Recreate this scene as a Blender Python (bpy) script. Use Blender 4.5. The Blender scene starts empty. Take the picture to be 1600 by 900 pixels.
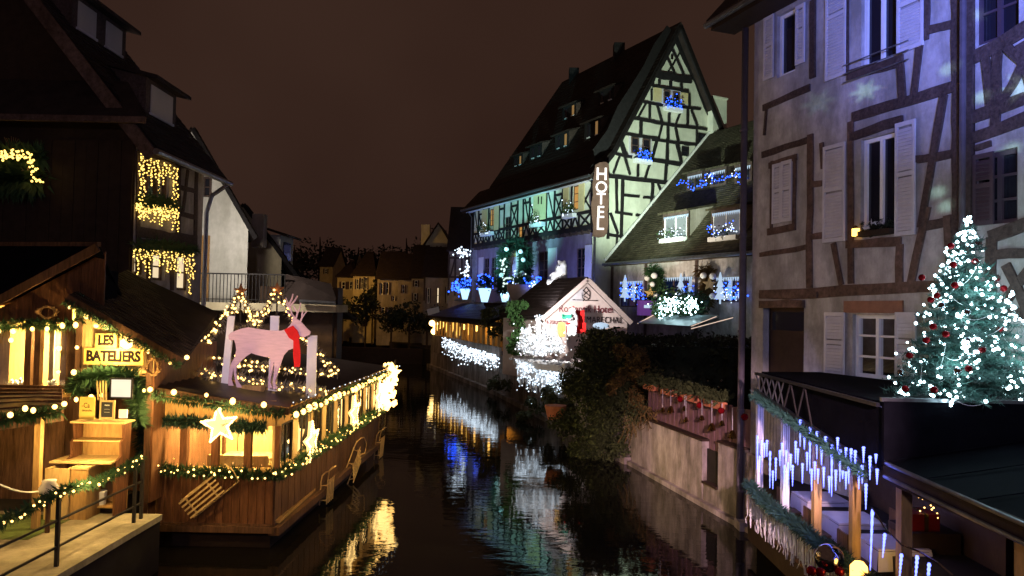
import bpy, math, random
from mathutils import Vector, Matrix
random.seed(7)
V = Vector
R = math.radians
scene = bpy.context.scene
COL = scene.collection

# ------------------------------------------------------------------ camera
EYE, F = 4.8, 1170.0
cam_d = bpy.data.cameras.new('camera'); cam = bpy.data.objects.new('camera', cam_d); COL.objects.link(cam)
cam_d.sensor_width = 36.0; cam_d.lens = F / 1600 * 36; cam_d.clip_start = 0.1; cam_d.clip_end = 900
CM = Matrix.Translation((0, 0, EYE)) @ Matrix.Rotation(R(91.71), 4, 'X') @ Matrix.Rotation(0.02, 4, 'Z')
cam.matrix_world = CM
scene.camera = cam
RM = CM.to_3x3(); CP = V((0, 0, EYE))

# ------------------------------------------------------------------ sky: a low cloud deck lit brown by the town
world = bpy.data.worlds.new('World'); scene.world = world; world.use_nodes = True
wn = world.node_tree.nodes; wl = world.node_tree.links
bg = wn['Background']
tc = wn.new('ShaderNodeTexCoord'); nz = wn.new('ShaderNodeTexNoise'); nz.inputs['Scale'].default_value = 2.2; nz.inputs['Detail'].default_value = 3
cr = wn.new('ShaderNodeValToRGB')
cr.color_ramp.elements[0].position = 0.3; cr.color_ramp.elements[0].color = (0.0275, 0.0128, 0.009, 1)
cr.color_ramp.elements[1].position = 0.75; cr.color_ramp.elements[1].color = (0.043, 0.0215, 0.0148, 1)
wl.new(tc.outputs['Generated'], nz.inputs['Vector']); wl.new(nz.outputs['Fac'], cr.inputs['Fac']); wl.new(cr.outputs['Color'], bg.inputs['Color'])
bg.inputs['Strength'].default_value = 1.0

vs = scene.view_settings
vs.view_transform = 'Standard'; vs.look = 'None'; vs.gamma = 1.0; vs.exposure = 0.0; vs.use_curve_mapping = False
scene.render.engine = 'CYCLES'
cy = scene.cycles
cy.use_denoising = True
try: cy.denoiser = 'OPENIMAGEDENOISE'
except Exception: pass
cy.max_bounces = 5; cy.diffuse_bounces = 2; cy.glossy_bounces = 3; cy.transmission_bounces = 3; cy.transparent_max_bounces = 12
cy.sample_clamp_indirect = 2.0; cy.sample_clamp_direct = 0.0
cy.caustics_reflective = False; cy.caustics_refractive = False
cy.use_light_tree = True
cy.blur_glossy = 0.5

def lamp(kind, loc, col, power, target=None, angle=60, blend=0.6, r=0.08):
    d = bpy.data.lights.new(kind.lower() + '_lamp', kind); d.color = col; d.energy = power; d.shadow_soft_size = r
    o = bpy.data.objects.new(kind.lower() + '_lamp', d); COL.objects.link(o); o.location = loc
    if kind == 'SPOT':
        d.spot_size = R(angle); d.spot_blend = blend
    if target is not None:
        o.rotation_euler = (V(target) - V(loc)).to_track_quat('-Z', 'Y').to_euler()
    o.visible_camera = False; o.visible_glossy = False      # the bulbs and globes themselves are what one sees
    return o
# lamps of the place, and some added ones: floodlights on the hotel, projector and street lamp on the bridge, lamps inside stalls and boat
lamp('SPOT', (4.6,36.0,6.9), (.74,1,.8), 17500, (10.4,51,18.0), 70, .8, .15)           # hotel gable flood
lamp('SPOT', (-2.6,47.0,6.4), (.35,1,1), 7000, (.6,56,12.6), 60, .8, .15)             # hotel canal front flood
for p, t, c, e in (((3.0,46.6,6.0),(3.9,49.6,9),(.3,.36,1),800), ((-.6,53.9,5.6),(.4,56.0,9),(.25,.4,1),1200), ((-2.6,58.1,5.4),(-1.6,60,9),(.22,.36,1),1200), ((-4.6,61.9,5.2),(-3.4,63,9),(.2,.3,1),700)):
    lamp('SPOT', p, c, e, t, 95, .8, .1)
lamp('SPOT', (1.6,33.2,5.0), (.8,.88,1), 600, (2.1,36.6,6.2), 50, .8, .1)              # roof bear spot
lamp('SPOT', (4.6,38.5,4.6), (1,.85,.62), 2800, (9.5,42.5,9.5), 90, .9, .15)            # annexe roof flood
lamp('SPOT', (2.6,-1.0,7.6), (.17,.24,1), 26000, (8.0,11.0,10.6), 33, 1.0, .1)          # blue projector on the bridge
FLAKES = ((1352,142,1.0,900,1),(1279,160,1.3,260,1),(1482,108,.1,700,0),(1466,300,.1,600,0),(1479,322,.2,600,0),(1534,152,.28,900,0),(1597,135,1.4,1200,1),(1582,232,.2,600,0),(1533,20,.15,500,0))
lamp('SPOT', (.5,-2.0,7.0), (.5,.48,1), 2000, (6.6,14,6.2), 44, 1.0, .2)                 # added violet fill on the right house
lamp('SPOT', (2.6,-1.0,6.2), (1,.64,.74), 30000, (4.9,19.8,.9), 16, .9, .1)           # added spot at the bridge, makes the pink light on the quay wall
lamp('SPOT', (-1.5,-1.0,6.2), (1,.76,.9), 8000, (-5.3,15.8,3.9), 11, .8, .1)           # unseen spot at the bridge, stands in for the reindeer's pink floodlight
lamp('POINT', (-1.0,-5.0,9.0), (.8,.68,.9), 1400, r=.3)                                # street lamp on the bridge
lamp('POINT', (-18.3,72.0,8.5), (1,.52,.1), 1300, r=.2)                                # street lamp at the bend
lamp('POINT', (-12.0,60.0,9.0), (1,.66,.4), 220, r=.2)                                 # lamp on the far quay
lamp('POINT', (-9.6,25.0,7.0), (1,.92,.8), 800, r=.2)                                  # added lamp, brightens the white gable wall
lamp('SPOT', (1.4,30.6,4.9), (1,.95,.93), 1150, (2.3,34,4.2), 110, .9, .1)                                  # hut display
for x, y in ((-5.9,16.0),(-5.9,18.5),(-5.8,21),(-5.6,23)): lamp('POINT', (x,y,2.5), (1,.7,.26), 950, r=.08)     # boat cabin
for x, y, z, e in ((-9.7,15.4,4.0,950),(-8.9,15.2,4.0,700),(-7.5,13.9,3.9,150)): lamp('POINT', (x,y,z), (1,.7,.26), e, r=.08)  # stall and cabin lamps
for x, y, z, e in ((-6.6,13.9,2.9,40),(-5.2,13.9,2.7,40),(-3.5,16.0,2.3,60),(-3.4,18.5,2.3,60),(-3.3,21.5,2.3,60),(-8.6,12.0,2.6,60),(-7.3,12.9,2.4,55),(-6.1,11.3,2.2,35)): lamp('POINT', (x,y,z), (1,.66,.24), e*1.9, r=.08)  # strings of bulbs
for x, y in ((-5.2,58.9),(-3.4,53.5),(-1.6,48)): lamp('POINT', (x+.9,y+.5,3.3), (1,.55,.14), 90, r=.1)           # quay restaurant
lamp('POINT', (5.6,12.4,2.5), (.35,.4,1), 14, r=.1)                                    # icicle terrace
for y in (14.3,12.9,11.5): lamp('POINT', (4.7,y,2.3), (.34,.34,1), 34, r=.1)             # icicles
lamp('POINT', (5.25,10.3,1.6), (1,.6,.15), 10, r=.08)                                  # terrace lamp
for x, y, z in ((5.95,10.05,4.2),(6.9,10.05,4.4),(6.42,10.1,5.3),(6.2,10.2,4.8)): lamp('POINT', (x,y,z), (.55,.9,1), 75, r=.3)        # tree lights


# ------------------------------------------------------------------ picture -> place (surveying helpers)
def ray(u, v): return RM @ V(((u - 800) / F, -(v - 450) / F, -1))
def at(u, v, Y):
    d = ray(u, v); return CP + d * (Y / d.y)
def atz(u, v, z):
    d = ray(u, v); return CP + d * ((z - EYE) / d.z)
def crop(ox, oy, s): return lambda x, y: (ox + x / s, oy + y / s)

class Wall:
    """a vertical plane through two ground points; a = metres along, z = height, d = metres proud of it"""
    def __init__(s, p0, p1):
        s.p0 = V((p0[0], p0[1], 0)); e = V((p1[0] - p0[0], p1[1] - p0[1], 0)); s.len = e.length; s.e = e.normalized()
        n = V((s.e.y, -s.e.x, 0)); 
        if n.dot(CP - s.p0) < 0: n = -n
        s.n = n
    def w(s, a, z, d=0.0): return s.p0 + s.e * a + V((0, 0, z)) + s.n * d
    def px(s, u, v, d=0.0):
        r = ray(u, v); t = (s.p0 + s.n * d - CP).dot(s.n) / r.dot(s.n); p = CP + r * t - s.p0
        return p.dot(s.e), p.z
    def a(s, u, v=470): return s.px(u, v)[0]
    def z(s, u, v): return s.px(u, v)[1]

# snowflake projector on the bridge: narrow beams, the larger ones through a snowflake gobo
def flake(target, deg, power, gobo):
    o = lamp('SPOT', (2.6,-1.0,7.6), (.55,1,.85), power*17, target, deg*2.2, .8, .05); d = o.data
    if not gobo: return
    d.use_nodes = True; n = d.node_tree.nodes; l = d.node_tree.links; e = n['Emission']
    def mth(op, a, b=None):
        m = n.new('ShaderNodeMath'); m.operation = op
        for i, x in enumerate((a, b)):
            if x is None: continue
            if isinstance(x, (int, float)): m.inputs[i].default_value = x
            else: l.new(x, m.inputs[i])
        return m.outputs[0]
    t = n.new('ShaderNodeTexCoord'); s = n.new('ShaderNodeSeparateXYZ'); l.new(t.outputs['Normal'], s.inputs[0])
    k = 1/math.tan(R(deg)); u = mth('MULTIPLY', mth('DIVIDE', s.outputs[0], mth('ABSOLUTE', s.outputs[2])), k); v = mth('MULTIPLY', mth('DIVIDE', s.outputs[1], mth('ABSOLUTE', s.outputs[2])), k)
    r = mth('SQRT', mth('ADD', mth('MULTIPLY', u, u), mth('MULTIPLY', v, v))); th = mth('ARCTAN2', v, u)
    lim = mth('ADD', mth('ADD', .52, mth('MULTIPLY', mth('COSINE', mth('MULTIPLY', th, 6.0)), .26)), mth('MULTIPLY', mth('COSINE', mth('MULTIPLY', th, 18.0)), .12))
    e_s = n.new('ShaderNodeMath'); e_s.operation = 'MULTIPLY'; e_s.use_clamp = True; e_s.inputs[1].default_value = 6; l.new(mth('SUBTRACT', lim, r), e_s.inputs[0]); l.new(e_s.outputs[0], e.inputs['Strength'])
for u_, v_, dg_, pw_, gb_ in FLAKES:
    wl_ = Wall((5.45,17.0),(7.28,11.97)) if u_ < 1508 else Wall((7.33,11.85),(9.2,6.6)); a_, z_ = wl_.px(u_, v_); flake(wl_.w(a_, z_), dg_, pw_, gb_)

# ------------------------------------------------------------------ objects
def root_loc(o):
    p = V((0, 0, 0))
    while o is not None:
        p = p + o.location; o = o.parent
    return p
def props(o, label=None, cat=None, group=None, kind=None):
    if label: o['label'] = label
    if cat: o['category'] = cat
    if group: o['group'] = group
    if kind: o['kind'] = kind
    return o
def thing(name, label, cat, loc, group=None):
    o = bpy.data.objects.new(name, None); COL.objects.link(o); o.location = loc; o.empty_display_size = .2
    return props(o, label, cat, group)
ICO = None
def _ico(sub):
    import bmesh
    bm = bmesh.new(); bmesh.ops.create_icosphere(bm, subdivisions=sub, radius=1)
    v = [tuple(x.co) for x in bm.verts]; f = [[q.index for q in x.verts] for x in bm.faces]; bm.free(); return v, f
ICOS = {1: _ico(1), 2: _ico(2), 3: _ico(3)}
OCT = ([(1,0,0),(-1,0,0),(0,1,0),(0,-1,0),(0,0,1),(0,0,-1)], [[0,2,4],[2,1,4],[1,3,4],[3,0,4],[2,0,5],[1,2,5],[3,1,5],[0,3,5]])
class MB:
    def __init__(s): s.v = []; s.f = []
    def poly(s, pts):
        b = len(s.v); s.v += [tuple(p) for p in pts]; s.f.append(list(range(b, b + len(pts)))); return s
    def raw(s, v, f):
        b = len(s.v); s.v += [tuple(p) for p in v]; s.f += [[i + b for i in x] for x in f]; return s
    def obox(s, c, ax, ay, az):
        c = V(c); ps = [c + ax*i + ay*j + az*k for k in (-1, 1) for j in (-1, 1) for i in (-1, 1)]
        return s.raw(ps, [[0,2,3,1],[4,5,7,6],[0,1,5,4],[2,6,7,3],[0,4,6,2],[1,3,7,5]])
    def box(s, x0, y0, z0, x1, y1, z1):
        return s.obox(((x0+x1)/2, (y0+y1)/2, (z0+z1)/2), V(((x1-x0)/2,0,0)), V((0,(y1-y0)/2,0)), V((0,0,(z1-z0)/2)))
    def wbox(s, W, a0, z0, a1, z1, d0, d1):
        return s.obox(W.w((a0+a1)/2, (z0+z1)/2, (d0+d1)/2), W.e*((a1-a0)/2), W.n*((d1-d0)/2), V((0,0,(z1-z0)/2)))
    def bar(s, p, q, w, t=None, up=None):
        p, q = V(p), V(q); d = q - p; L = d.length
        if L < 1e-6: return s
        d = d / L; t = t or w
        up = V(up) if up is not None else (V((0,0,1)) if abs(d.z) < .9 else V((1,0,0)))
        x = d.cross(up).normalized(); y = x.cross(d).normalized()
        return s.obox((p+q)/2, x*(w/2), d*(L/2), y*(t/2))
    def tube(s, pts, r, n=6, cap=True):
        pts = [V(p) for p in pts]; b = len(s.v); rs = r if isinstance(r, (list, tuple)) else [r]*len(pts); x = None
        for i, p in enumerate(pts):
            d = (pts[min(i+1, len(pts)-1)] - pts[max(i-1, 0)]).normalized()
            if x is None or abs(x.dot(d)) > .95: x = d.orthogonal().normalized()
            x = (x - d*x.dot(d)).normalized(); y = d.cross(x)
            for k in range(n):
                a = 2*math.pi*k/n; s.v.append(tuple(p + (x*math.cos(a) + y*math.sin(a))*rs[i]))
        for i in range(len(pts)-1):
            for k in range(n):
                s.f.append([b+i*n+k, b+i*n+(k+1) % n, b+(i+1)*n+(k+1) % n, b+(i+1)*n+k])
        if cap:
            s.f.append([b+k for k in range(n)][::-1]); s.f.append([b+(len(pts)-1)*n+k for k in range(n)])
        return s
    def ball(s, c, r, sub=1, sc=(1,1,1)):
        v, f = ICOS[sub] if sub else OCT; c = V(c)
        return s.raw([(c.x+p[0]*r*sc[0], c.y+p[1]*r*sc[1], c.z+p[2]*r*sc[2]) for p in v], f)
    def lathe(s, c, prof, n=14):
        c = V(c); b = len(s.v)
        for r, z in prof:
            for k in range(n):
                a = 2*math.pi*k/n; s.v.append((c.x+r*math.cos(a), c.y+r*math.sin(a), c.z+z))
        for i in range(len(prof)-1):
            for k in range(n): s.f.append([b+i*n+k, b+i*n+(k+1) % n, b+(i+1)*n+(k+1) % n, b+(i+1)*n+k])
        s.f.append([b+k for k in range(n)][::-1]); s.f.append([b+(len(prof)-1)*n+k for k in range(n)])
        return s
    def prism(s, pts, off):
        """extrude a planar outline by vector off (outline may be concave)"""
        off = V(off); n = len(pts); b = len(s.v)
        s.v += [tuple(V(p)) for p in pts] + [tuple(V(p)+off) for p in pts]
        s.f += [list(range(b, b+n))[::-1], list(range(b+n, b+2*n))]
        for i in range(n): s.f.append([b+i, b+(i+1) % n, b+n+(i+1) % n, b+n+i])
        return s
    def build(s, name, m, parent=None, smooth=False, label=None, cat=None, group=None, kind=None, loc=None):
        o0 = root_loc(parent) if parent is not None else V(loc or (0, 0, 0))
        me = bpy.data.meshes.new(name); me.from_pydata([(p[0]-o0.x, p[1]-o0.y, p[2]-o0.z) for p in s.v], [], s.f); me.update()
        if smooth:
            for p in me.polygons: p.use_smooth = True
        me.materials.append(m)
        o = bpy.data.objects.new(name, me); COL.objects.link(o)
        if parent is not None: o.parent = parent
        else: o.location = o0
        return props(o, label, cat, group, kind)

# ------------------------------------------------------------------ materials
def _nodes(name):
    m = bpy.data.materials.new(name); m.use_nodes = True; nt = m.node_tree; return m, nt.nodes, nt.links, nt.nodes['Principled BSDF']
def mat(name, col, rough=.7, var=.25, scale=4.0, bump=.15, metal=0.0, col2=None, stretch=(1,1,1), spec=.4, bscale=None, grime=0.0):
    m, n, l, b = _nodes(name)
    t = n.new('ShaderNodeTexCoord'); mp = n.new('ShaderNodeMapping'); mp.inputs['Scale'].default_value = stretch
    l.new(t.outputs['Object'], mp.inputs['Vector'])
    a = n.new('ShaderNodeTexNoise'); a.inputs['Scale'].default_value = scale; a.inputs['Detail'].default_value = 6; a.inputs['Roughness'].default_value = .65
    l.new(mp.outputs['Vector'], a.inputs['Vector'])
    r = n.new('ShaderNodeValToRGB'); r.color_ramp.elements[0].position = .3; r.color_ramp.elements[1].position = .72
    c2 = col2 or tuple(min(1, c*(1+var)) for c in col)
    r.color_ramp.elements[0].color = (*[c*(1-var) for c in col], 1); r.color_ramp.elements[1].color = (*c2, 1)
    l.new(a.outputs['Fac'], r.inputs['Fac'])
    out = r.outputs['Color']
    if grime:
        g = n.new('ShaderNodeTexNoise'); g.inputs['Scale'].default_value = .9; g.inputs['Detail'].default_value = 8; g.inputs['Roughness'].default_value = .7
        mg = n.new('ShaderNodeMapping'); mg.inputs['Scale'].default_value = (1.4, 1.4, .45); l.new(t.outputs['Object'], mg.inputs['Vector']); l.new(mg.outputs['Vector'], g.inputs['Vector'])
        gr = n.new('ShaderNodeValToRGB'); gr.color_ramp.elements[0].position = .42; gr.color_ramp.elements[1].position = .62
        gr.color_ramp.elements[0].color = (1-grime, 1-grime, 1-grime*1.1, 1); gr.color_ramp.elements[1].color = (1, 1, 1, 1)
        l.new(g.outputs['Fac'], gr.inputs['Fac'])
        mx = n.new('ShaderNodeMix'); mx.data_type = 'RGBA'; mx.blend_type = 'MULTIPLY'; mx.inputs[0].default_value = 1
        l.new(out, mx.inputs[6]); l.new(gr.outputs['Color'], mx.inputs[7]); out = mx.outputs[2]
    l.new(out, b.inputs['Base Color'])
    b.inputs['Roughness'].default_value = rough; b.inputs['Metallic'].default_value = metal
    b.inputs['Specular IOR Level'].default_value = spec
    if bump:
        q = a
        if bscale:
            q = n.new('ShaderNodeTexNoise'); q.inputs['Scale'].default_value = bscale; q.inputs['Detail'].default_value = 5; l.new(mp.outputs['Vector'], q.inputs['Vector'])
        bp = n.new('ShaderNodeBump'); bp.inputs['Strength'].default_value = bump; bp.inputs['Distance'].default_value = .03
        l.new(q.outputs['Fac'], bp.inputs['Height']); l.new(bp.outputs['Normal'], b.inputs['Normal'])
    return m
def em(name, col, s):
    m, n, l, b = _nodes(name)
    b.inputs['Base Color'].default_value = (*[min(1, c)*.12 for c in col], 1); b.inputs['Emission Color'].default_value = (*col, 1); b.inputs['Emission Strength'].default_value = s
    b.inputs['Roughness'].default_value = .4
    return m
def glass(name, tint=(.9, .95, 1), refl=.25):
    m = bpy.data.materials.new(name); m.use_nodes = True; n = m.node_tree.nodes; l = m.node_tree.links
    n.remove(n['Principled BSDF']); t = n.new('ShaderNodeBsdfTransparent'); t.inputs['Color'].default_value = (*tint, 1)
    g = n.new('ShaderNodeBsdfGlossy'); g.inputs['Roughness'].default_value = .03
    fr = n.new('ShaderNodeFresnel'); fr.inputs['IOR'].default_value = 1.5
    ma = n.new('ShaderNodeMath'); ma.operation = 'MULTIPLY_ADD'; ma.inputs[1].default_value = .9; ma.inputs[2].default_value = refl * .2
    l.new(fr.outputs['Fac'], ma.inputs[0])
    mx = n.new('ShaderNodeMixShader'); l.new(ma.outputs[0], mx.inputs['Fac']); l.new(t.outputs['BSDF'], mx.inputs[1]); l.new(g.outputs['BSDF'], mx.inputs[2])
    l.new(mx.outputs['Shader'], n['Material Output'].inputs['Surface']); return m

M = {}
M['plaster'] = mat('plaster_white', (.52, .5, .46), .85, .12, 3, .12, grime=.25, bscale=30)
M['plaster_gable'] = mat('plaster_hotel', (.6, .6, .5), .85, .08, 2, .1, grime=.15, bscale=30)
M['plaster_cream'] = mat('plaster_cream', (.5, .42, .28), .85, .15, 2, .1, grime=.2)
M['plaster_grey'] = mat('plaster_grey', (.42, .39, .39), .85, .22, 3.4, .35, grime=.42, bscale=16)
M['quay'] = mat('quay_render', (.33, .27, .25), .9, .25, 2.2, .5, grime=.6, bscale=14)
M['timber'] = mat('old_timber', (.085, .058, .052), .8, .5, 9, .6, stretch=(2, 2, 2), grime=.35)
M['timber_red'] = mat('brown_timber', (.13, .082, .066), .8, .5, 9, .6, grime=.35)
M['timber_black'] = mat('black_timber', (.018, .016, .017), .8, .35, 6, .3)
M['plank'] = mat('red_brown_plank', (.17, .072, .034), .55, .5, 7, .35, stretch=(3, 3, .4), grime=.35)
M['plank2'] = mat('brown_plank', (.13, .066, .036), .6, .5, 7, .35, stretch=(3, 3, .4), grime=.4)
M['pine'] = mat('pine_wood', (.44, .26, .095), .5, .3, 6, .2, stretch=(3, 3, .5), grime=.3)
M['pine_light'] = mat('pale_pine', (.56, .38, .16), .5, .25, 6, .15, stretch=(3, 3, .5), grime=.2)
M['darkwood'] = mat('dark_wood', (.035, .022, .016), .7, .3, 5, .3)
M['roof'] = mat('old_roof_tile', (.062, .047, .036), .85, .45, 3, .4, col2=(.1, .085, .055), grime=.4)
M['roof_dark'] = mat('dark_roof_tile', (.028, .02, .018), .85, .4, 3, .4)
M['tar'] = mat('black_roof_felt', (.004, .004, .006), .85, .3, 5, .2, spec=.06)
M['corr'] = mat('corrugated_sheet', (.05, .04, .035), .32, .3, 3, .1, metal=.3)
M['steel'] = mat('zinc', (.35, .36, .4), .35, .25, 6, .05, metal=.9)
M['iron'] = mat('black_iron', (.02, .018, .018), .5, .2, 8, .1)
M['pipe'] = mat('painted_pipe', (.09, .075, .085), .45, .2, 6, .08)
M['white'] = mat('white_paint', (.72, .7, .68), .5, .06, 5, .05)
M['shutter'] = mat('grey_white_shutter', (.56, .53, .56), .55, .08, 5, .05, grime=.12)
M['shutter_y'] = mat('cream_shutter', (.55, .46, .25), .55, .1, 5, .05)
M['shutter_d'] = mat('dark_shutter', (.06, .04, .05), .55, .1, 5, .05)
M['sand'] = mat('red_sandstone', (.24, .12, .08), .85, .2, 5, .2)
M['paving'] = mat('quay_paving', (.3, .25, .17), .8, .3, 3, .3, grime=.35, bscale=20)
M['earth'] = mat('dark_earth', (.022, .018, .015), .95, .3, 2, .3)
M['moss'] = mat('green_carpet', (.075, .095, .03), .95, .3, 8, .3)
M['needle'] = mat('fir_needle', (.035, .075, .03), .6, .4, 12, 0)
M['needle_d'] = mat('dark_fir_needle', (.02, .045, .03), .6, .4, 12, 0)
M['leaf'] = mat('ivy_leaf', (.048, .056, .022), .6, .5, 5, 0)
M['leaf_b'] = mat('autumn_leaf', (.12, .075, .025), .6, .5, 5, 0)
M['leaf_d'] = mat('dark_leaf', (.02, .026, .016), .7, .4, 5, 0)
M['bark'] = mat('bark', (.05, .035, .025), .9, .3, 6, .5)
M['flock'] = mat('white_flock', (.75, .75, .75), .8, .08, 6, .1)
M['pink'] = mat('pale_pink_board', (.6, .41, .45), .6, .14, 5, .25, stretch=(.7, 1, 5))
M['red'] = mat('red_cloth', (.55, .02, .02), .6, .15, 8, .1)
M['redball'] = mat('red_bauble', (.22, .006, .01), .15, .1, 8, 0, metal=.6)
M['silver'] = mat('silver_bauble', (.7, .7, .75), .1, .05, 8, 0, metal=1.0)
M['gold'] = mat('brass', (.5, .36, .14), .25, .1, 8, 0, metal=1.0)
M['wicker'] = mat('wicker', (.3, .17, .07), .8, .3, 14, .5)
M['cloth'] = mat('white_cloth', (.42, .38, .4), .8, .06, 6, .1)
M['curtain'] = mat('curtain', (.6, .5, .36), .8, .1, 8, .1)
M['signbrown'] = mat('sign_brown', (.1, .055, .045), .5, .2, 4, .1)
M['signpink'] = mat('sign_pink', (.62, .5, .46), .6, .1, 3, .05)
M['ink'] = mat('dark_lettering', (.015, .01, .009), .9, .1, 6, 0, spec=.05)
M['maroon'] = mat('maroon_lettering', (.16, .02, .03), .6, .1, 6, 0)
M['signy'] = mat('yellow_sign_board', (.62, .42, .1), .6, .12, 3, .05)
M['paper'] = mat('paper', (.8, .78, .7), .7, .04, 3, 0)
M['slate'] = mat('chalk_board', (.03, .03, .03), .7, .1, 5, 0)
M['fence'] = mat('purple_brown_fence', (.13, .07, .075), .6, .25, 5, .15, stretch=(3, 3, .5))
M['terracotta'] = mat('terracotta', (.4, .14, .07), .8, .2, 6, .1)
M['blueglass'] = mat('dark_pane', (.012, .012, .018), .06, .1, 3, 0, spec=.6)
M['figskin'] = mat('figure_face', (.6, .38, .3), .6, .05, 4, 0)
M['bookgreen'] = mat('green_book', (.03, .2, .13), .5, .05, 4, 0)
M['ceramic'] = mat('glazed_jar', (.5, .45, .4), .3, .1, 6, 0)
M['glass'] = glass('window_glass')
WARM, WARMER, COOL, BLUE, CYAN = (1, .62, .22), (1, .5, .12), (.8, .9, 1), (.05, .14, 1), (.7, .95, 1)
M['b_warm'] = em('warm_bulb', (1, .56, .15), 6)
M['b_warmtiny'] = em('warm_fairy_light', (1, .56, .15), 6)
M['b_curtain'] = em('warm_curtain_light', (1, .62, .13), 3.2)
M['b_cool'] = em('cool_fairy_light', (.72, .86, 1), 2.6)
M['b_cyan'] = em('ice_white_fairy_light', (.62, .92, 1), 14)
M['b_blue'] = em('blue_fairy_light', (.02, .09, 1), 6)
M['b_icicle'] = em('icicle_light', (.14, .18, 1), 4.8)
M['b_star'] = em('star_light', (1, .62, .2), 7)
M['b_lamp'] = em('lamp_glass', (1, .52, .1), 5)
M['b_window'] = em('lit_window', (1, .5, .13), .5)
M['b_room'] = em('lit_room_light', (1, .78, .48), .9)
M['b_sign'] = em('sign_letter', (1, .93, .86), 1.8)
M['b_bluewin'] = em('blue_lit_room', (.03, .1, 1), .55)
M['b_white'] = em('white_glow', (.6, .78, 1), .75)

# water
m, n, l, b = _nodes('canal_water')
b.inputs['Base Color'].default_value = (.006, .005, .0045, 1); b.inputs['Roughness'].default_value = .015; b.inputs['IOR'].default_value = 1.33
b.inputs['Specular IOR Level'].default_value = .6
t = n.new('ShaderNodeTexCoord'); mp = n.new('ShaderNodeMapping'); mp.inputs['Scale'].default_value = (.8, 1.9, 1); l.new(t.outputs['Object'], mp.inputs['Vector'])
n1 = n.new('ShaderNodeTexNoise'); n1.inputs['Scale'].default_value = 2.4; n1.inputs['Detail'].default_value = 3; n1.inputs['Distortion'].default_value = .6
n2 = n.new('ShaderNodeTexNoise'); n2.inputs['Scale'].default_value = .9; n2.inputs['Detail'].default_value = 2
for q in (n1, n2): l.new(mp.outputs['Vector'], q.inputs['Vector'])
mm = n.new('ShaderNodeMath'); mm.operation = 'MULTIPLY_ADD'; mm.inputs[1].default_value = .6
l.new(n1.outputs['Fac'], mm.inputs[0]); l.new(n2.outputs['Fac'], mm.inputs[2])
bp = n.new('ShaderNodeBump'); bp.inputs['Strength'].default_value = .045; bp.inputs['Distance'].default_value = .1
l.new(mm.outputs[0], bp.inputs['Height']); l.new(bp.outputs['Normal'], b.inputs['Normal'])
M['water'] = m

# ------------------------------------------------------------------ shared builders
def beam(W, p, q, w, parent, m='timber', d=(-.02, .035), name='timber_beam'):
    """a timber between two points (a, z) of a wall"""
    j = random.uniform(0, .012); A = W.w(p[0], p[1], (d[0]+d[1]+j)/2); B = W.w(q[0], q[1], (d[0]+d[1]+j)/2)
    ax = B-A; L = ax.length
    if L < .02: L = .02
    ax = ax/L; side = ax.cross(W.n).normalized(); t = (d[1]-d[0]+j)/2; n = max(2, min(6, int(L/.5)+1)); vs_ = []; fs_ = []
    for i in range(n+1):                      # hand-hewn: width and line wander a little
        e_ = i in (0, n); c = A+ax*(L*i/n)+side*(0 if e_ else random.gauss(0, w*.07)); h = w/2*random.uniform(.9, 1.1)
        vs_ += [c-side*h-W.n*t, c+side*h-W.n*t, c+side*h+W.n*t, c-side*h+W.n*t]
    for i in range(n):
        for k in range(4): fs_.append([4*i+k, 4*i+(k+1) % 4, 4*i+4+(k+1) % 4, 4*i+4+k])
    fs_ += [[3,2,1,0], [4*n,4*n+1,4*n+2,4*n+3]]
    b = MB(); b.raw(vs_, fs_); return b.build(name, M[m], parent)
def beams(W, lst, c, w, parent, m='timber', d=(-.02, .035)):
    for it in lst:
        x0, y0, x1, y1 = it[:4]; ww = it[4] if len(it) > 4 else w
        beam(W, W.px(*c(x0, y0)), W.px(*c(x1, y1)), ww, parent, m, d)
def holed(W, a0, z0, a1, z1, holes, name, m, parent, reveal=.18, d=0.0):
    """wall sheet with real openings and reveals"""
    xs = sorted({a0, a1, *[h[0] for h in holes], *[h[2] for h in holes]}); zs = sorted({z0, z1, *[h[1] for h in holes], *[h[3] for h in holes]})
    xs = [x for x in xs if a0 <= x <= a1]; zs = [z for z in zs if z0 <= z <= z1]
    b = MB()
    for i in range(len(xs)-1):
        for k in range(len(zs)-1):
            cx, cz = (xs[i]+xs[i+1])/2, (zs[k]+zs[k+1])/2
            if any(h[0] < cx < h[2] and h[1] < cz < h[3] for h in holes): continue
            b.poly([W.w(xs[i], zs[k], d), W.w(xs[i+1], zs[k], d), W.w(xs[i+1], zs[k+1], d), W.w(xs[i], zs[k+1], d)])
    for h in holes:
        A = [W.w(h[0], h[1], d), W.w(h[2], h[1], d), W.w(h[2], h[3], d), W.w(h[0], h[3], d)]
        B = [p - W.n*reveal for p in A]
        for i in range(4): b.poly([A[i], A[(i+1) % 4], B[(i+1) % 4], B[i]])
    return b.build(name, m, parent)
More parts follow.
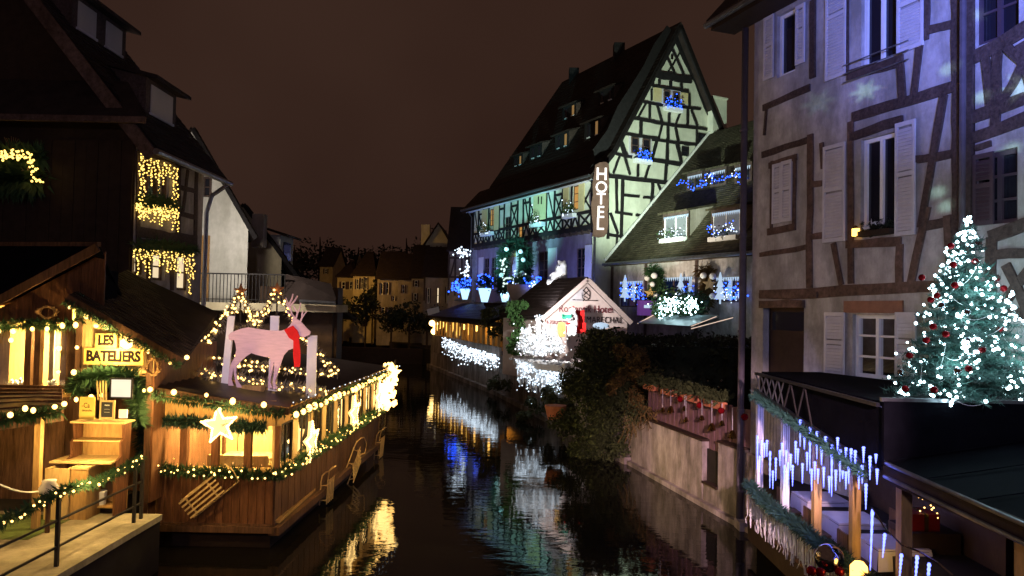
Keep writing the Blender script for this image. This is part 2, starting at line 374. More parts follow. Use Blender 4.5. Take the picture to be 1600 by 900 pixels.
def window(W, r, parent, m='white', pane='blueglass', d=-.14, fw=.07, nv=2, nh=1, back=True, label=None, flat=False):
    """frame with mullions, each pane a sub-part; r = a0, z0, a1, z1"""
    a0, z0, a1, z1 = r; b = MB(); g = (a1-a0)/nv
    b.wbox(W, a0, z0, a0+fw, z1, d, d+.06); b.wbox(W, a1-fw, z0, a1, z1, d, d+.06)
    b.wbox(W, a0+fw, z0, a1-fw, z0+fw, d, d+.055); b.wbox(W, a0+fw, z1-fw, a1-fw, z1, d, d+.055)
    for i in range(1, nv): b.wbox(W, a0+g*i-fw*.5, z0+fw, a0+g*i+fw*.5, z1-fw, d, d+.065)
    hh = (z1-z0)/nh
    for i in range(1, nh): b.wbox(W, a0+fw, z0+hh*i-.02, a1-fw, z0+hh*i+.02, d, d+.05)
    o = b.build('window', M[m], parent, label=label)
    for i in range(nv):
        for k in range(nh):
            q = MB(); q.wbox(W, a0+g*i+.01, z0+hh*k+.01, a0+g*(i+1)-.01, z0+hh*(k+1)-.01, d-.012, d+.012); q.build('pane', M[pane], parent if flat else o)
    return o
def shutter(W, r, parent, m='shutter', d=.03, louvre=True, label=None):
    a0, z0, a1, z1 = r; f = .055; b = MB()
    b.wbox(W, a0, z0, a0+f, z1, d, d+.035); b.wbox(W, a1-f, z0, a1, z1, d, d+.035)
    zm = z0+(z1-z0)*.52
    for z in (z0, zm, z1-f*1.4): b.wbox(W, a0+f, z, a1-f, z+f*1.4, d, d+.033)
    o = b.build('shutter', M[m], parent, label=label); s = MB()
    if louvre:
        k = z0+.12
        while k < z1-.1:
            if abs(k-zm-.04) > .06:
                s.obox(W.w((a0+a1)/2, k, d+.015), W.e*((a1-a0)/2-f), (W.n*.014+V((0,0,-.031))), (W.n*.006+V((0,0,.004))))
            k += .062
        s.build('louvre', M[m], o, kind='stuff')
    else:
        s.wbox(W, a0+f, z0+f, a1-f, z1-f, d+.008, d+.024).build('board', M[m], o)
    return o
def tiles(p0, e, up, width, length, tw, th, m, parent, name='roof_tiles', skip=None, thick=.02, trap=None):
    """every tile of a slope as geometry: p0 eave start, e along the eave, up the slope"""
    e, up = V(e).normalized(), V(up).normalized(); n = e.cross(up).normalized()
    if n.z < 0: n = -n
    b = MB(); rows = int(length/th)
    for r in range(rows):
        h = r*th; off = (r % 2)*tw*.5
        s0, s1 = (0, width) if trap is None else trap(h)
        k = math.floor((s0-off)/tw)
        while k*tw+off < s1:
            a0, a1 = max(s0, k*tw+off+.004), min(s1, (k+1)*tw+off-.004); k += 1
            if a1-a0 < .03: continue
            if skip and skip((a0+a1)/2, h+th/2): continue
            j = random.uniform(-.006, .008); q = p0+e*a0+up*h+n*(.03+thick+j); w = e*(a1-a0)
            q2 = q+up*(th*1.15)-n*(thick+j)
            lo = n*(thick+.012)
            b.raw([q-lo, q+w-lo, q+w, q, q2+w, q2], [[0,1,2,3],[3,2,4,5]])
    return b.build(name, M[m], parent, kind='stuff')
def needles(path, r, n, size, mb=None, droop=.2):
    """fir sprigs along a polyline"""
    mb = mb or MB(); segs = [(V(path[i]), V(path[i+1])) for i in range(len(path)-1)]; L = [(b-a).length for a, b in segs]; T = sum(L) or 1
    for (a, b), ln in zip(segs, L):
        d = (b-a).normalized() if ln > 0 else V((1,0,0))
        for _ in range(max(1, int(n*ln/T))):
            p = a+(b-a)*random.random(); o = V((random.gauss(0,1), random.gauss(0,1), random.gauss(0,1))); o = (o-d*o.dot(d)*.7)
            if o.length < .1: continue
            o.normalize(); p = p+o*r*random.random()*.5; t = (o+V((0,0,-droop))).normalized()*size*random.uniform(.6, 1.3); s = t.orthogonal().normalized()*size*.13
            mb.raw([p-s, p+s, p+t+s*.3], [[0,1,2]])
    return mb
def polyline(pts, n):
    pts = [V(p) for p in pts]; L = [(pts[i+1]-pts[i]).length for i in range(len(pts)-1)]; T = sum(L); out = []
    for k in range(n):
        t = T*(k/(n-1) if n > 1 else .5); i = 0
        while i < len(L)-1 and t > L[i]: t -= L[i]; i += 1
        out.append(pts[i]+(pts[i+1]-pts[i])*(t/max(L[i], 1e-6)))
    return out
def swag(p, q, sag, n=8):
    p, q = V(p), V(q); return [p+(q-p)*(i/n)-V((0,0,sag*4*(i/n)*(1-i/n))) for i in range(n+1)]
def jit(p, s): return V(p)+V((random.uniform(-s, s), random.uniform(-s, s), random.uniform(-s, s)))
def lights(parent, pts, r, m, parts=False, sub=1, name='bulb', sc=(1,1,1)):
    if parts:
        for p in pts: MB().ball(jit(p, r*.5), r*random.uniform(.72, 1.2), 2, (1, 1, random.uniform(1, 1.35))).build(name, M[m], parent, smooth=True)
    else:
        b = MB()
        for p in pts: b.ball(p, r*random.uniform(.75, 1.2), sub)
        b.build('fairy_lights', M[m], parent, kind='stuff')
def star_mesh(c, ex, ez, r, t, m, parent, name='star', label=None, inner=.42, rot=0):
    pts = []; 
    for k in range(10):
        a = math.pi/2+rot+k*math.pi/5; q = r if k % 2 == 0 else r*inner; pts.append(V(c)+V(ex)*math.cos(a)*q+V(ez)*math.sin(a)*q)
    n = V(ex).cross(V(ez)).normalized(); return MB().prism([p-n*t/2 for p in pts], n*t).build(name, M[m], parent, label=label)
def leaves(mb, c, rad, n, size, shell=.55):
    c = V(c)
    for _ in range(n):
        d = V((random.gauss(0,1), random.gauss(0,1), random.gauss(0,1)))
        if d.length < .01: continue
        d.normalize(); k = random.uniform(shell, 1)**.7
        p = V((c.x+d.x*rad[0]*k, c.y+d.y*rad[1]*k, c.z+d.z*rad[2]*k)); s = size*random.uniform(.45, 1.6)
        x = V((random.gauss(0,1), random.gauss(0,1), random.gauss(0,1))).normalized()*s; y = x.orthogonal().normalized()*s*.55
        mb.raw([p-x*.5, p+y*.5, p+x*.5, p-y*.5], [[0,1,2,3]])
    return mb
def clumpy(mb, c, rad, n, size, clumps=14, cs=.45):
    c = V(c)
    for _ in range(clumps):
        d = V((random.gauss(0,1), random.gauss(0,1), random.gauss(0,1))).normalized(); k = random.uniform(.35, .8)
        leaves(mb, (c.x+d.x*rad[0]*k, c.y+d.y*rad[1]*k, c.z+d.z*rad[2]*k), [x*cs*random.uniform(.6, 1.1) for x in rad], n//clumps, size, .3)
    return mb
def text(name, body, c, ex, ez, size, m, parent, ext=.01, sx=1.0, bold=0.0, label=None):
    cu = bpy.data.curves.new(name, 'FONT'); cu.body = body; cu.size = size; cu.align_x = 'CENTER'; cu.align_y = 'CENTER'; cu.extrude = ext; cu.offset = bold; cu.resolution_u = 3
    t_ = bpy.data.objects.new('tmp', cu); COL.objects.link(t_); dg = bpy.context.evaluated_depsgraph_get(); dg.update()
    me = bpy.data.meshes.new_from_object(t_.evaluated_get(dg)); bpy.data.objects.remove(t_); bpy.data.curves.remove(cu)
    me.name = name; me.materials.clear(); me.materials.append(M[m])
    o = bpy.data.objects.new(name, me); COL.objects.link(o); o.parent = parent
    ex, ez = V(ex).normalized(), V(ez).normalized(); nn = ex.cross(ez); c = V(c)-root_loc(parent)
    o.matrix_local = Matrix(((ex.x*sx, ez.x, nn.x, c.x), (ex.y*sx, ez.y, nn.y, c.y), (ex.z*sx, ez.z, nn.z, c.z), (0,0,0,1)))
    if label: o['label'] = label
    return o
def blob(parts, voxel, name, m, parent=None, **k):
    b = MB()
    for c, rad in parts: b.ball(c, 1, 2, rad)
    o = b.build(name, M[m], parent, smooth=True, **k)
    md = o.modifiers.new('remesh', 'REMESH'); md.mode = 'VOXEL'; md.voxel_size = voxel; md.use_smooth_shade = True
    return o
X, Y, Z = V((1,0,0)), V((0,1,0)), V((0,0,1))

# ================================================================== setting
MB().poly([(-70,-8,0),(60,-8,0),(60,160,0),(-70,160,0)]).build('water', M['water'], kind='structure')
LB = [(-6.25,-8),(-6.25,13.6),(-7.5,13.7),(-7.6,30),(-10,45),(-16,63),(-30,80),(-70,100)]      # left bank line
RB = [(5.7,-8),(5.45,17.2),(4.0,23.9),(-.5,42.6),(-6.6,62.4),(-14,80),(-40,105),(-70,118)]         # right bank line
def bank(name, line, far, z, m):
    b = MB(); pts = [V((x, y, z)) for x, y in line]; fp = [V((x, y, z)) for x, y in far]
    b.poly(pts+fp)
    for i in range(len(pts)-1): b.poly([pts[i], pts[i+1], pts[i+1]-Z*(z+.5), pts[i]-Z*(z+.5)])
    return b.build(name, m, kind='structure')
bank('ground_left', LB, [(-70,-8)], 1.0, M['earth'])
bank('ground_right', RB, [(-70,160),(60,160),(60,-8)], 1.4, M['earth'])
# paved walkway on the left quay
b = MB(); b.box(-12,-6,.9,-6.22,13.62,1.004); b.build('walkway', M['paving'], kind='structure')
for i in range(5):
    MB().box(-9.2-i*.02, 12.0, 1.006, -7.6, 13.4, 1.012).build('carpet', M['moss'], bpy.data.objects['walkway']) if i == 0 else None

# ================================================================== right house, lit blue
def rhouse():
    W = Wall((5.45,17.0),(7.28,11.97)); c1, c2, c3, c4 = crop(1130,0,3.404), crop(1160,180,3), crop(1380,0,2.5), crop(1160,420,4.09)
    H = thing('timber_framed_house', 'tall half-timbered house with pale shutters bathed in blue light', 'house', W.w(0, 1.4))
    L = W.len
    def rc(u0, v0, u1, v1): # rectangle from the mean of its pixel corners
        um = (u0+u1)/2; a0, a1 = W.a(u0, (v0+v1)/2), W.a(u1, (v0+v1)/2); return (a0, W.z(um, v1), a1, W.z(um, v0))
    w1, w2, w3, w4, w5 = rc(1214,18,1243,116), rc(1346,-50,1404,96), rc(1345,212,1401,368), rc(1207,252,1240,350), rc(1332,492,1402,592)
    door = rc(1192,480,1256,590); w4 = (w4[0], w4[1], w4[2], w4[3])
    holes = [w1, w2, w3, w5, door]
    top = 11.65
    holed(W, 0, 1.4, L, top, holes, 'wall', M['plaster_grey'], H, .16)
    b = MB(); D = 6.5
    P = [W.w(0,1.4), W.w(0,1.4,-D), W.w(L,1.4,-D), W.w(L,1.4)]
    for i in range(3): b.poly([P[i], P[i+1], P[i+1]+Z*(top-1.4), P[i]+Z*(top-1.4)])
    b.poly([W.w(0,1.4,-.9), W.w(L,1.4,-.9), W.w(L,top,-.9), W.w(0,top,-.9)])
    b.build('rear_wall', M['plaster_grey'], H)
    # roof with deep eave
    b = MB()
    for (s0, s1) in ((-.75, L),):
        e0 = [W.w(s0, top-.1, .7), W.w(s1, top-.1, .7), W.w(s1, top+4.2, -3.2), W.w(s0, top+4.2, -3.2)]
        b.prism(e0, W.n*.1+Z*.16)
        e1 = [W.w(s0, top+4.2, -3.2), W.w(s1, top+4.2, -3.2), W.w(s1, top-.1, -7), W.w(s0, top-.1, -7)]
        b.prism(e1, Z*.16)
    b.build('roof', M['roof_dark'], H)
    MB().wbox(W, -.75, top-.16, L, top-.02, .0, .66).build('soffit', M['darkwood'], H)
    MB().tube([W.w(-.8, top-.05, .78), W.w(L, top-.05, .78)], .07, 8).build('gutter', M['steel'], H)
    beams(W, [(690,625,1245,455,.2),(215,575,465,465,.14),(482,0,480,415,.15),(210,825,480,735,.14),(665,405,960,320,.2),
              (1087,-60,1078,215,.13),(1050,225,1018,510,.13),(945,312,958,520,.14),(1075,165,1245,125,.14),(1252,-80,1268,780,.24),
              (1182,505,1125,820,.13),(1040,850,1255,812,.14),(680,732,960,640,.17),(235,560,222,720,.06),(662,-60,660,400,.1)], c1, .14, H, 'timber')
    beams(W, [(322,90,318,810,.15),(512,30,513,790,.14),(332,325,385,318,.12),(330,570,382,563,.12),(430,600,468,795,.12),
              (490,606,748,592,.16),(742,605,740,795,.14),(872,430,795,785,.14),(85,840,1030,798,.2),(85,655,312,615,.1),
              (128,238,258,196,.14),(122,548,252,522,.14),(142,215,138,530,.07),(250,200,246,520,.07),(375,130,382,250,.1),
              (965,470,990,800,.12)], c2, .13, H, 'timber_red')
    beams(W, [(130,622,285,600,.13),(240,372,150,890,.13),(155,885,290,855,.16),(300,330,292,1080,.2)], c3, .13, H, 'timber')
    beams(W, [(120,228,400,225,.16),(120,170,490,168,.12)], c4, .14, H, 'timber_red', d=(-.02, .06))
    # sandstone lintel of the ground floor window
    r = rc(1320,470,1412,489); MB().wbox(W, r[0], r[1], r[2], r[3], -.02, .03).build('lintel', M['sand'], H)
    window(W, w1, H, nv=1, nh=1); window(W, w2, H, nv=2); window(W, w3, H, nv=2)
    window(W, w5, H, nv=2, nh=3, pane='glass'); 
    q = MB()
    for s in (0, 1):   # looped curtains behind the ground floor window
        a0 = w5[0]+.05 if s == 0 else w5[2]-.05; a1 = w5[0]+(w5[2]-w5[0])*.42 if s == 0 else w5[2]-(w5[2]-w5[0])*.3
        for k in range(7):
            t0, t1 = k/7, (k+1)/7
            q.poly([W.w(a0+(a1-a0)*t0, w5[1], -.24-.04*(k % 2)), W.w(a0+(a1-a0)*t1, w5[1], -.24-.04*((k+1) % 2)), W.w(a0+(a1-a0)*t1*.8, w5[3], -.24-.04*((k+1) % 2)), W.w(a0+(a1-a0)*t0*.8, w5[3], -.24-.04*(k % 2))])
    q.build('curtain', M['cloth'], H)
    for r in ((1196,26,1211,124),(1246,8,1260,100),(1293,-60,1325,122),(1405,-60,1446,78),(1289,226,1323,378),(1402,190,1433,368)):
        shutter(W, rc(*r), H)
    shutter(W, rc(1209,256,1223,349), H, d=.02, label='closed left leaf of the small shuttered window'); shutter(W, rc(1223,251,1239,346), H, d=.02)
    shutter(W, rc(1291,488,1322,592), H); shutter(W, rc(1402,488,1434,592), H)
    # balcony bars at the upper window
    for v in (0, 1, 2):
        p, q2 = W.px(*c1(575,395-v*32)), W.px(*c1(930,288-v*50) if v else c1(1025,200))
        z0 = W.z(1375, 112-v*14)
        MB().tube([W.w(w2[0]-.35, z0, .1), W.w(w2[2]+.3, z0, .1)], .012, 6).build('bar', M['steel'], H)
    # door leaf set back in the dark opening
    o = MB().wbox(W, door[0], door[1], door[2], door[3], -.24, -.18).build('door', M['darkwood'], H)
    MB().wbox(W, door[0]+.1, door[3]-.5, door[2]-.1, door[3]-.1, -.185, -.17).build('pane', M['blueglass'], o)
    # drainpipe down the corner into the canal
    b = MB(); b.tube([W.w(-.16, .15, .16), W.w(-.14, 4, .16), W.w(-.12, top-.25, .16)], .075, 10)
    o = b.build('drainpipe', M['pipe'], H, smooth=True)
    b = MB()
    for z in (.8, 2.6, 4.4, 6.6, 9): MB().tube([W.w(-.14, z, .16), W.w(-.14, z+.06, .16)], .095, 10).build('collar', M['pipe'], o)
    MB().box(5.15,16.75,-.2,5.5,17.15,.2).build('foot', M['quay'], o)
    # sill plants of the middle window
    p = thing('window_plant', 'white flowered plant on the sill between grey shutters of blue house', 'plant', W.w((w3[0]+w3[2])/2, w3[1], .06))
    b = MB(); 
    for k in range(5): leaves(b, W.w(w3[0]+.15+k*.14, w3[1]+.14, .07), (.1,.08,.16), 60, .07, .2)
    b.build('foliage', M['leaf_d'], p); b = MB(); leaves(b, W.w(w3[0]+.45, w3[1]+.2, .16), (.22,.05,.09), 16, .12, .3); b.build('petals', M['white'], p)
    MB().wbox(W, w3[0]+.03, w3[1]+.0, w3[2]-.03, w3[1]+.1, .0, .14).build('trough', M['darkwood'], p)
    lt = thing('sill_lantern', 'tiny glowing gold lantern on sill of the blue house', 'lantern', W.w(w3[0]-.02, w3[1], .12))
    MB().wbox(W, w3[0]-.05, w3[1]+.02, w3[0]+.06, w3[1]+.16, .08, .16).build('glow', M['b_lamp'], lt); MB().ball(W.w(w3[0], w3[1]+.18, .12), .05).build('cap', M['gold'], lt)
    return W
RW = rhouse()

def rneighbour():
    W = Wall((7.33,11.85),(9.2,6.6)); c3 = crop(1380,0,2.5); c5 = crop(1390,330,2.73)
    H = thing('neighbour_house', 'pink plastered half-timbered house with cross braces at the right edge', 'house', W.w(0, 1.4))
    L = W.len
    def rc(u0, v0, u1, v1):
        um = (u0+u1)/2; return (W.a(u0, (v0+v1)/2), W.z(um, v1), W.a(u1, (v0+v1)/2), W.z(um, v0))
    w1, w2 = rc(1522,-40,1592,62), rc(1524,236,1590,350)
    holed(W, 0, 1.4, L, 11.9, [w1, w2], 'wall', M['plaster_grey'], H, .16)
    b = MB(); P = [W.w(0,1.4), W.w(0,1.4,-6), W.w(L,1.4,-6), W.w(L,1.4)]
    for i in range(3): b.poly([P[i], P[i+1], P[i+1]+Z*10.5, P[i]+Z*10.5])
    b.poly([W.w(0,1.4,-.8), W.w(L,1.4,-.8), W.w(L,11.9,-.8), W.w(0,11.9,-.8)])
    b.build('rear_wall', M['plaster_grey'], H)
    b = MB(); b.prism([W.w(0,11.8,.7), W.w(L,11.8,.7), W.w(L,16,-3), W.w(0,16,-3)], Z*.2); b.prism([W.w(0,16,-3), W.w(L,16,-3), W.w(L,11.8,-6.5), W.w(0,11.8,-6.5)], Z*.2); b.build('roof', M['roof_dark'], H)
    beams(W, [(335,235,560,110,.22),(328,468,560,383,.2),(328,548,560,462,.2),(452,180,441,495,.15),(400,200,425,420,.13),(480,178,556,246,.14),
              (548,255,463,400,.14),(335,-30,328,905,.2),(365,580,425,560,.1),(540,170,600,400,.14)], c3, .15, H, 'timber')
    beams(W, [(430,112,600,50,.2),(500,228,600,440,.15),(600,250,490,400,.15),(425,190,600,180,.14),(440,110,430,760,.18),(430,430,610,440,.16)], c5, .15, H, 'timber')
    # framing that goes on past the picture's edge
    zs = [W.px(*c3(555, y))[1] for y in (112, 385, 464)]+[W.px(*c5(600, y))[1] for y in (52, 180, 440)]; a0 = 1.35
    for z in zs: beam(W, (a0-.1, z), (L, z), .19, H, 'timber')
    zz = sorted(zs); k = 0; a = a0
    while a < L: beam(W, (a, 1.5), (a, 11.8), .17, H, 'timber'); a += 1.05
    for i in range(4):
        p, q = a0+1.05*i+.1, a0+1.05*(i+1)-.1
        if q > L: break
        for lo_, hi_ in ((zz[-1]+.1, 11.6), (zz[0]+.1, zz[1]-.1), (zz[-2]-1.5, zz[-2]-.1)):
            if i % 2: beam(W, (p, lo_), (q, hi_), .13, H, 'timber', (-.02,.03)); beam(W, (q, lo_), (p, hi_), .13, H, 'timber', (-.02,.042))
    window(W, w1, H, m='shutter_d', nv=2, nh=2); window(W, w2, H, m='shutter_d', nv=2, nh=3)
    shutter(W, rc(1524,240,1556,352), H, m='shutter_d', label='dark open shutter')
    MB().tube([W.w(-.12, 3.4, .14), W.w(-.1, 11.7, .14)], .05, 8).build('drainpipe', M['pipe'], H)
    return W
RN = rneighbour()

# ================================================================== quay wall, fence, planters on the right bank
QW = Wall((4.0,23.9),(5.42,17.25))
def quay():
    W = QW; L = W.len
    Q = thing('quay_wall', 'stained pink plaster quay wall rising from the water', 'wall', W.w(0, 0))
    d = .12
    a_gap0, a_gap1 = W.a(1104, 720), W.a(1129, 730)
    zt = 1.58
    b = MB(); b.wbox(W, 0, -.4, a_gap0, zt, -.3, d); b.build('panel', M['quay'], Q)
    b = MB(); b.wbox(W, a_gap1, -.4, L+1.6, zt+.12, -.3, d); b.build('panel', M['quay'], Q)
    b = MB(); b.wbox(W, a_gap0, -.4, a_gap1, .55, -.3, d-.03); b.build('panel', M['quay'], Q)
    for a0, a1, z in ((0, a_gap0+.03, zt), (a_gap1-.03, L-.05, zt+.12), (a_gap0+.03, a_gap1-.03, .55)): MB().wbox(W, a0, z, a1, z+.05, -.3, d+.03).build('coping', M['darkwood'], Q)
    MB().wbox(W, 0, -.4, L+1.6, .12, d-.02, d+.14).build('plinth', M['quay'], Q)
    # board fence on top: board by board
    Fn = thing('board_fence', 'purple brown board fence standing on the pink quay wall', 'fence', W.w(0, zt))
    a = .9; k = 0
    while a < L+.1:
        low = .6 if a_gap0 < a < a_gap1 else (zt+.06 if a < a_gap0 else zt+.18)
        MB().wbox(W, a, low, a+.135, 2.62+.02*math.sin(k*2.1), -.08-.012*(k % 2), -.05-.012*(k % 2)).build('board', M['fence'], Fn); a += .148; k += 1
    MB().wbox(W, .9, 2.42, L+.1, 2.5, -.14, -.095).build('rail', M['fence'], Fn)
    # planters with plants
    for i, (a0, a1, lab) in enumerate(((1.0,1.75,'terracotta flower box nearest the ivy on top of the board fence'),(2.3,3.1,'terracotta flower box second from the ivy on the board fence'),(3.6,4.5,'terracotta flower box third from the ivy on the board fence'),(5.0,5.9,'terracotta flower box nearest the drainpipe on the board fence'))):
        p = thing('flower_box', lab, 'planter', W.w(a0, 2.5, 0), 'flower boxes along the fence')
        b = MB(); b.wbox(W, a0, 2.5, a1, 2.68, -.02, .16); b.build('trough', M['terracotta'], p)
        b = MB(); leaves(b, W.w((a0+a1)/2, 2.8, .06), (.5,.2,.2), 260, .09, .1); needles([W.w(a0, 2.72, .06), W.w(a1, 2.72, .06)], .2, 160, .2, b, -.2); b.build('foliage', M['leaf'], p)
        b = MB()
        for _ in range(7): b.ball(jit(W.w((a0+a1)/2, 2.95, .1), .25), .022, 1)
        b.build('berries', M['silver'], p, kind='stuff')
    # hanging bells and baubles
    c8 = crop(840,500,3.214)
    bells = [(628,345,448,'g'),(668,350,445,'b'),(745,380,497,'g'),(738,380,440,'g'),(825,400,488,'g'),(875,405,532,'b'),(926,420,515,'g'),(978,440,570,'b'),(716,385,398,'r'),(813,395,428,'r'),(1040,460,487,'r'),(922,430,455,'r')]
    nm = ['leftmost','second','third','fourth','fifth','sixth','seventh','eighth']
    kb = kr = 0
    for x, y0, y1, t in sorted(bells):
        A = W.px(*c8(x, y0), .2); B = W.px(*c8(x, y1), .2)
        if t == 'r':
            o = thing('red_bauble', f'shiny red bauble hanging on the board fence, {nm[kr]} from the ivy' if kr else 'shiny red bauble hanging on the board fence, closest to the ivy', 'bauble', W.w(B[0], B[1], .2), 'ornaments hung along the fence'); kr += 1
            MB().ball(W.w(B[0], B[1], .2), .085, 2).build('ball', M['redball'], o, smooth=True); MB().tube([W.w(A[0], A[1]+.1, .2), W.w(B[0], B[1]+.08, .2)], .006, 4).build('ribbon', M['gold'], o)
        else:
            o = thing('hanging_bell', f'small brass bell on a pale ribbon, {nm[kb]} of the bells along the fence', 'bell', W.w(B[0], B[1], .2), 'ornaments hung along the fence'); kb += 1
            s = .1 if t == 'b' else .07
            b = MB(); b.lathe(W.w(B[0], B[1]-s, .2), [(s*1.05,0),(s*.95,s*.25),(s*.75,s*.9),(s*.5,s*1.5),(s*.12,s*1.8)], 12); b.ball(W.w(B[0], B[1]-s*1.1, .2), s*.3, 1); b.build('bell', M['gold'], o, smooth=True)
            MB().bar(W.w(A[0], A[1], .2), W.w(B[0], B[1]+s*.7, .2), .022, .008, up=W.n).build('ribbon', M['cloth'], o)
quay()

# ================================================================== covered terrace beside the bridge
M['redbox'] = mat('dark_red_paper', (.12, .008, .01), .4, .2, 6, .05); M['steel_dark'] = mat('dull_steel', (.06, .06, .075), .35, .25, 6, .05, metal=.8); M['needle_b'] = mat('blue_fir_needle', (.03, .075, .06), .6, .4, 12, 0)
def terrace():
    x0 = 4.9
    C = thing('terrace_canopy', 'flat black canopy on steel truss over the canal terrace', 'canopy', (x0, 15, 1.2))
    zt = 3.62
    # roof sheet
    MB().prism([(x0+.05,10.0,zt),(7.85,10.0,zt+.02),(6.15,14.9,zt+.02),(x0+.1,14.95,zt)], Z*.06).build('roof', M['tar'], C)
    # truss along the canal edge
    z1 = zt+.02; zl = lambda y: zt-.3-.55*(15-y)/5
    o = MB().bar((x0,15.0,z1),(x0,10.0,z1), .05, .05).build('truss', M['steel_dark'], C); MB().bar((x0,15.0,zl(15)),(x0,10.0,zl(10)), .05, .05).build('lower_chord', M['steel_dark'], o)
    n = 16; ys = [15-5*i/n for i in range(n+1)]
    for i in range(9):  # far bars paler: the sheen on that end is put into the material
        MB().bar((x0, ys[i], zl(ys[i]) if i % 2 else z1), (x0, ys[i+1], z1 if i % 2 else zl(ys[i+1])), .022).build('lattice_bar', M['steel' if i < 5 else 'iron'], o)
        if i < 5: MB().bar((x0, ys[i], z1 if i % 2 else zl(ys[i])), (x0, ys[i+1], zl(ys[i+1]) if i % 2 else z1), .018).build('lattice_bar', M['steel' if i < 5 else 'iron'], o)
    MB().prism([(x0+.06,10.02,zt-.02),(x0+.06,14.9,zt-.02),(x0+.06,14.9,zl(14.9)),(x0+.06,10.02,zl(10))], X*.02).build('fascia', M['tar'], C)
    # end screen facing the bridge
    b = MB(); b.box(x0+.03,9.9,2.86,8.0,9.96,zt+.08); b.build('end_screen', M['tar'], C)
    MB().bar((x0,9.93,zt+.1),(8.0,9.93,zt+.1), .05).build('edge_rail', M['steel'], C)
    # lower awning towards the bridge with two bright gutter rails
    A = thing('lower_awning', 'black sloping awning with bright metal rails above the near terrace', 'awning', (5, 8, 2.0))
    b = MB(); nx, ny = 16, 30; g = []
    for j in range(ny+1):
        for i in range(nx+1):
            s, t = i/nx, j/ny; zz = 2.9+.5*s-.08*t-.05*math.sin(math.pi*((t*5) % 1))*(.4+s)+random.uniform(-.006,.006); g.append((4.98+(3.0+.4*t)*s, 9.88-4.68*t, zz))
    b.raw(g, [[j*(nx+1)+i, j*(nx+1)+i+1, (j+1)*(nx+1)+i+1, (j+1)*(nx+1)+i] for j in range(ny) for i in range(nx)]); b.build('sheet', M['tar'], A, smooth=True)
    for k in range(6): MB().bar((4.98,9.86-.93*k,2.93-.016*k),(7.98+.06*k,9.86-.93*k,3.43-.016*k), .02, .012).build('seam', M['tar'], A)
    for dx, dz in ((0,-.03),(-.02,-.2)): MB().tube([(4.96+dx,9.9,2.92+dz),(4.96+dx,5.2,2.84+dz)], .028, 8).build('rail', M['steel'], A)
    MB().box(5.0,5.2,2.62,5.04,9.88,2.86).build('valance', M['darkwood'], A)
    for y in (9.7, 7.4, 5.4): MB().box(5.06,y,.95,5.2,y+.14,2.84).build('post', M['pine'], A)
    # deck, railing, posts
    D = thing('terrace_deck', 'timber terrace deck over the water with white railing', 'deck', (4.9,12,0))
    for i in range(14): MB().box(4.8+.0, 5.2+i*.72, .72, 7.2, 5.2+i*.72+.7, .78).build('plank', M['plank2'], D)
    MB().box(4.84,5.2,.3,4.92,15.2,.72).build('edge_beam', M['darkwood'], D)
    o = MB().bar((4.84,15.2,1.36),(4.84,5.2,1.36), .06, .05).build('handrail', M['iron'], D)
    b = MB(); y = 15.1
    while y > 5.3: b.bar((4.84,y,.78),(4.84,y,1.34), .02); y -= .11
    b.build('balusters', M['white'], D, kind='stuff')
    for y in (15.0, 13.6, 12.2, 10.85): MB().box(4.93,y-.06,.78,5.05,y+.06,zl(y)).build('post', M['pine'] if y < 12.5 else M['shutter'], C)
    # back wall of the terrace
    MB().box(6.6,10,.78,6.7,15,2.6).build('back_panel', M['darkwood'], C)
    # tables and chairs
    for i, (tx, ty, lab) in enumerate(((5.75,13.9,'small table with white cloth farthest along the covered terrace'),(5.7,12.5,'small table with white cloth in the middle of the covered terrace'),(5.7,11.2,'small table with white cloth behind the orange post of the terrace'))):
        t = thing('terrace_table', lab, 'table', (tx,ty,.78), 'terrace tables')
        MB().box(tx-.38,ty-.38,1.46,tx+.38,ty+.38,1.49).build('table_top', M['cloth'], t)
        b = MB(); z = 1.455
        for (sx, sy) in ((1,0),(-1,0),(0,1),(0,-1)):
            p = V((tx+sx*.385, ty+sy*.385, z)); q = V((sy,sx,0))*.385
            b.poly([p-q, p+q, p+q*1.05-Z*.28+V((sx,sy,0))*.03, p-q*1.05-Z*.25+V((sx,sy,0))*.02])
        b.build('cloth_drop', M['cloth'], t); MB().lathe((tx,ty,.78), [(.22,0),(.04,.05),(.035,.66)], 10).build('pedestal', M['iron'], t)
        for sx in (-1, 1):
            c = thing('terrace_chair', ('dark wooden chair on the canal side of the ' if sx < 0 else 'dark wooden chair on the wall side of the ')+['far','middle','near'][i]+' terrace table', 'chair', (tx,ty+.0,.78), 'terrace chairs')
            cx = tx+sx*.55
            MB().box(cx-.18,ty-.18,1.2,cx+.18,ty+.18,1.23).build('seat', M['plank2'], c)
            for lx in (-.16,.16):
                for ly in (-.16,.16): MB().box(cx+lx-.015,ty+ly-.015,.78,cx+lx+.015,ty+ly+.015,1.2).build('leg', M['plank2'], c)
            MB().box(cx+sx*.17-.015,ty-.18,1.23,cx+sx*.17+.015,ty+.18,1.62).build('backrest', M['plank2'], c)
    # blue LED icicles
    c7 = crop(1160,640,3.46); W = Wall((4.86,15.2),(4.86,9))
    I = thing('icicle_lights', 'string of blue white LED icicles along the far canopy edge', 'light string', (4.86,13,3.1))
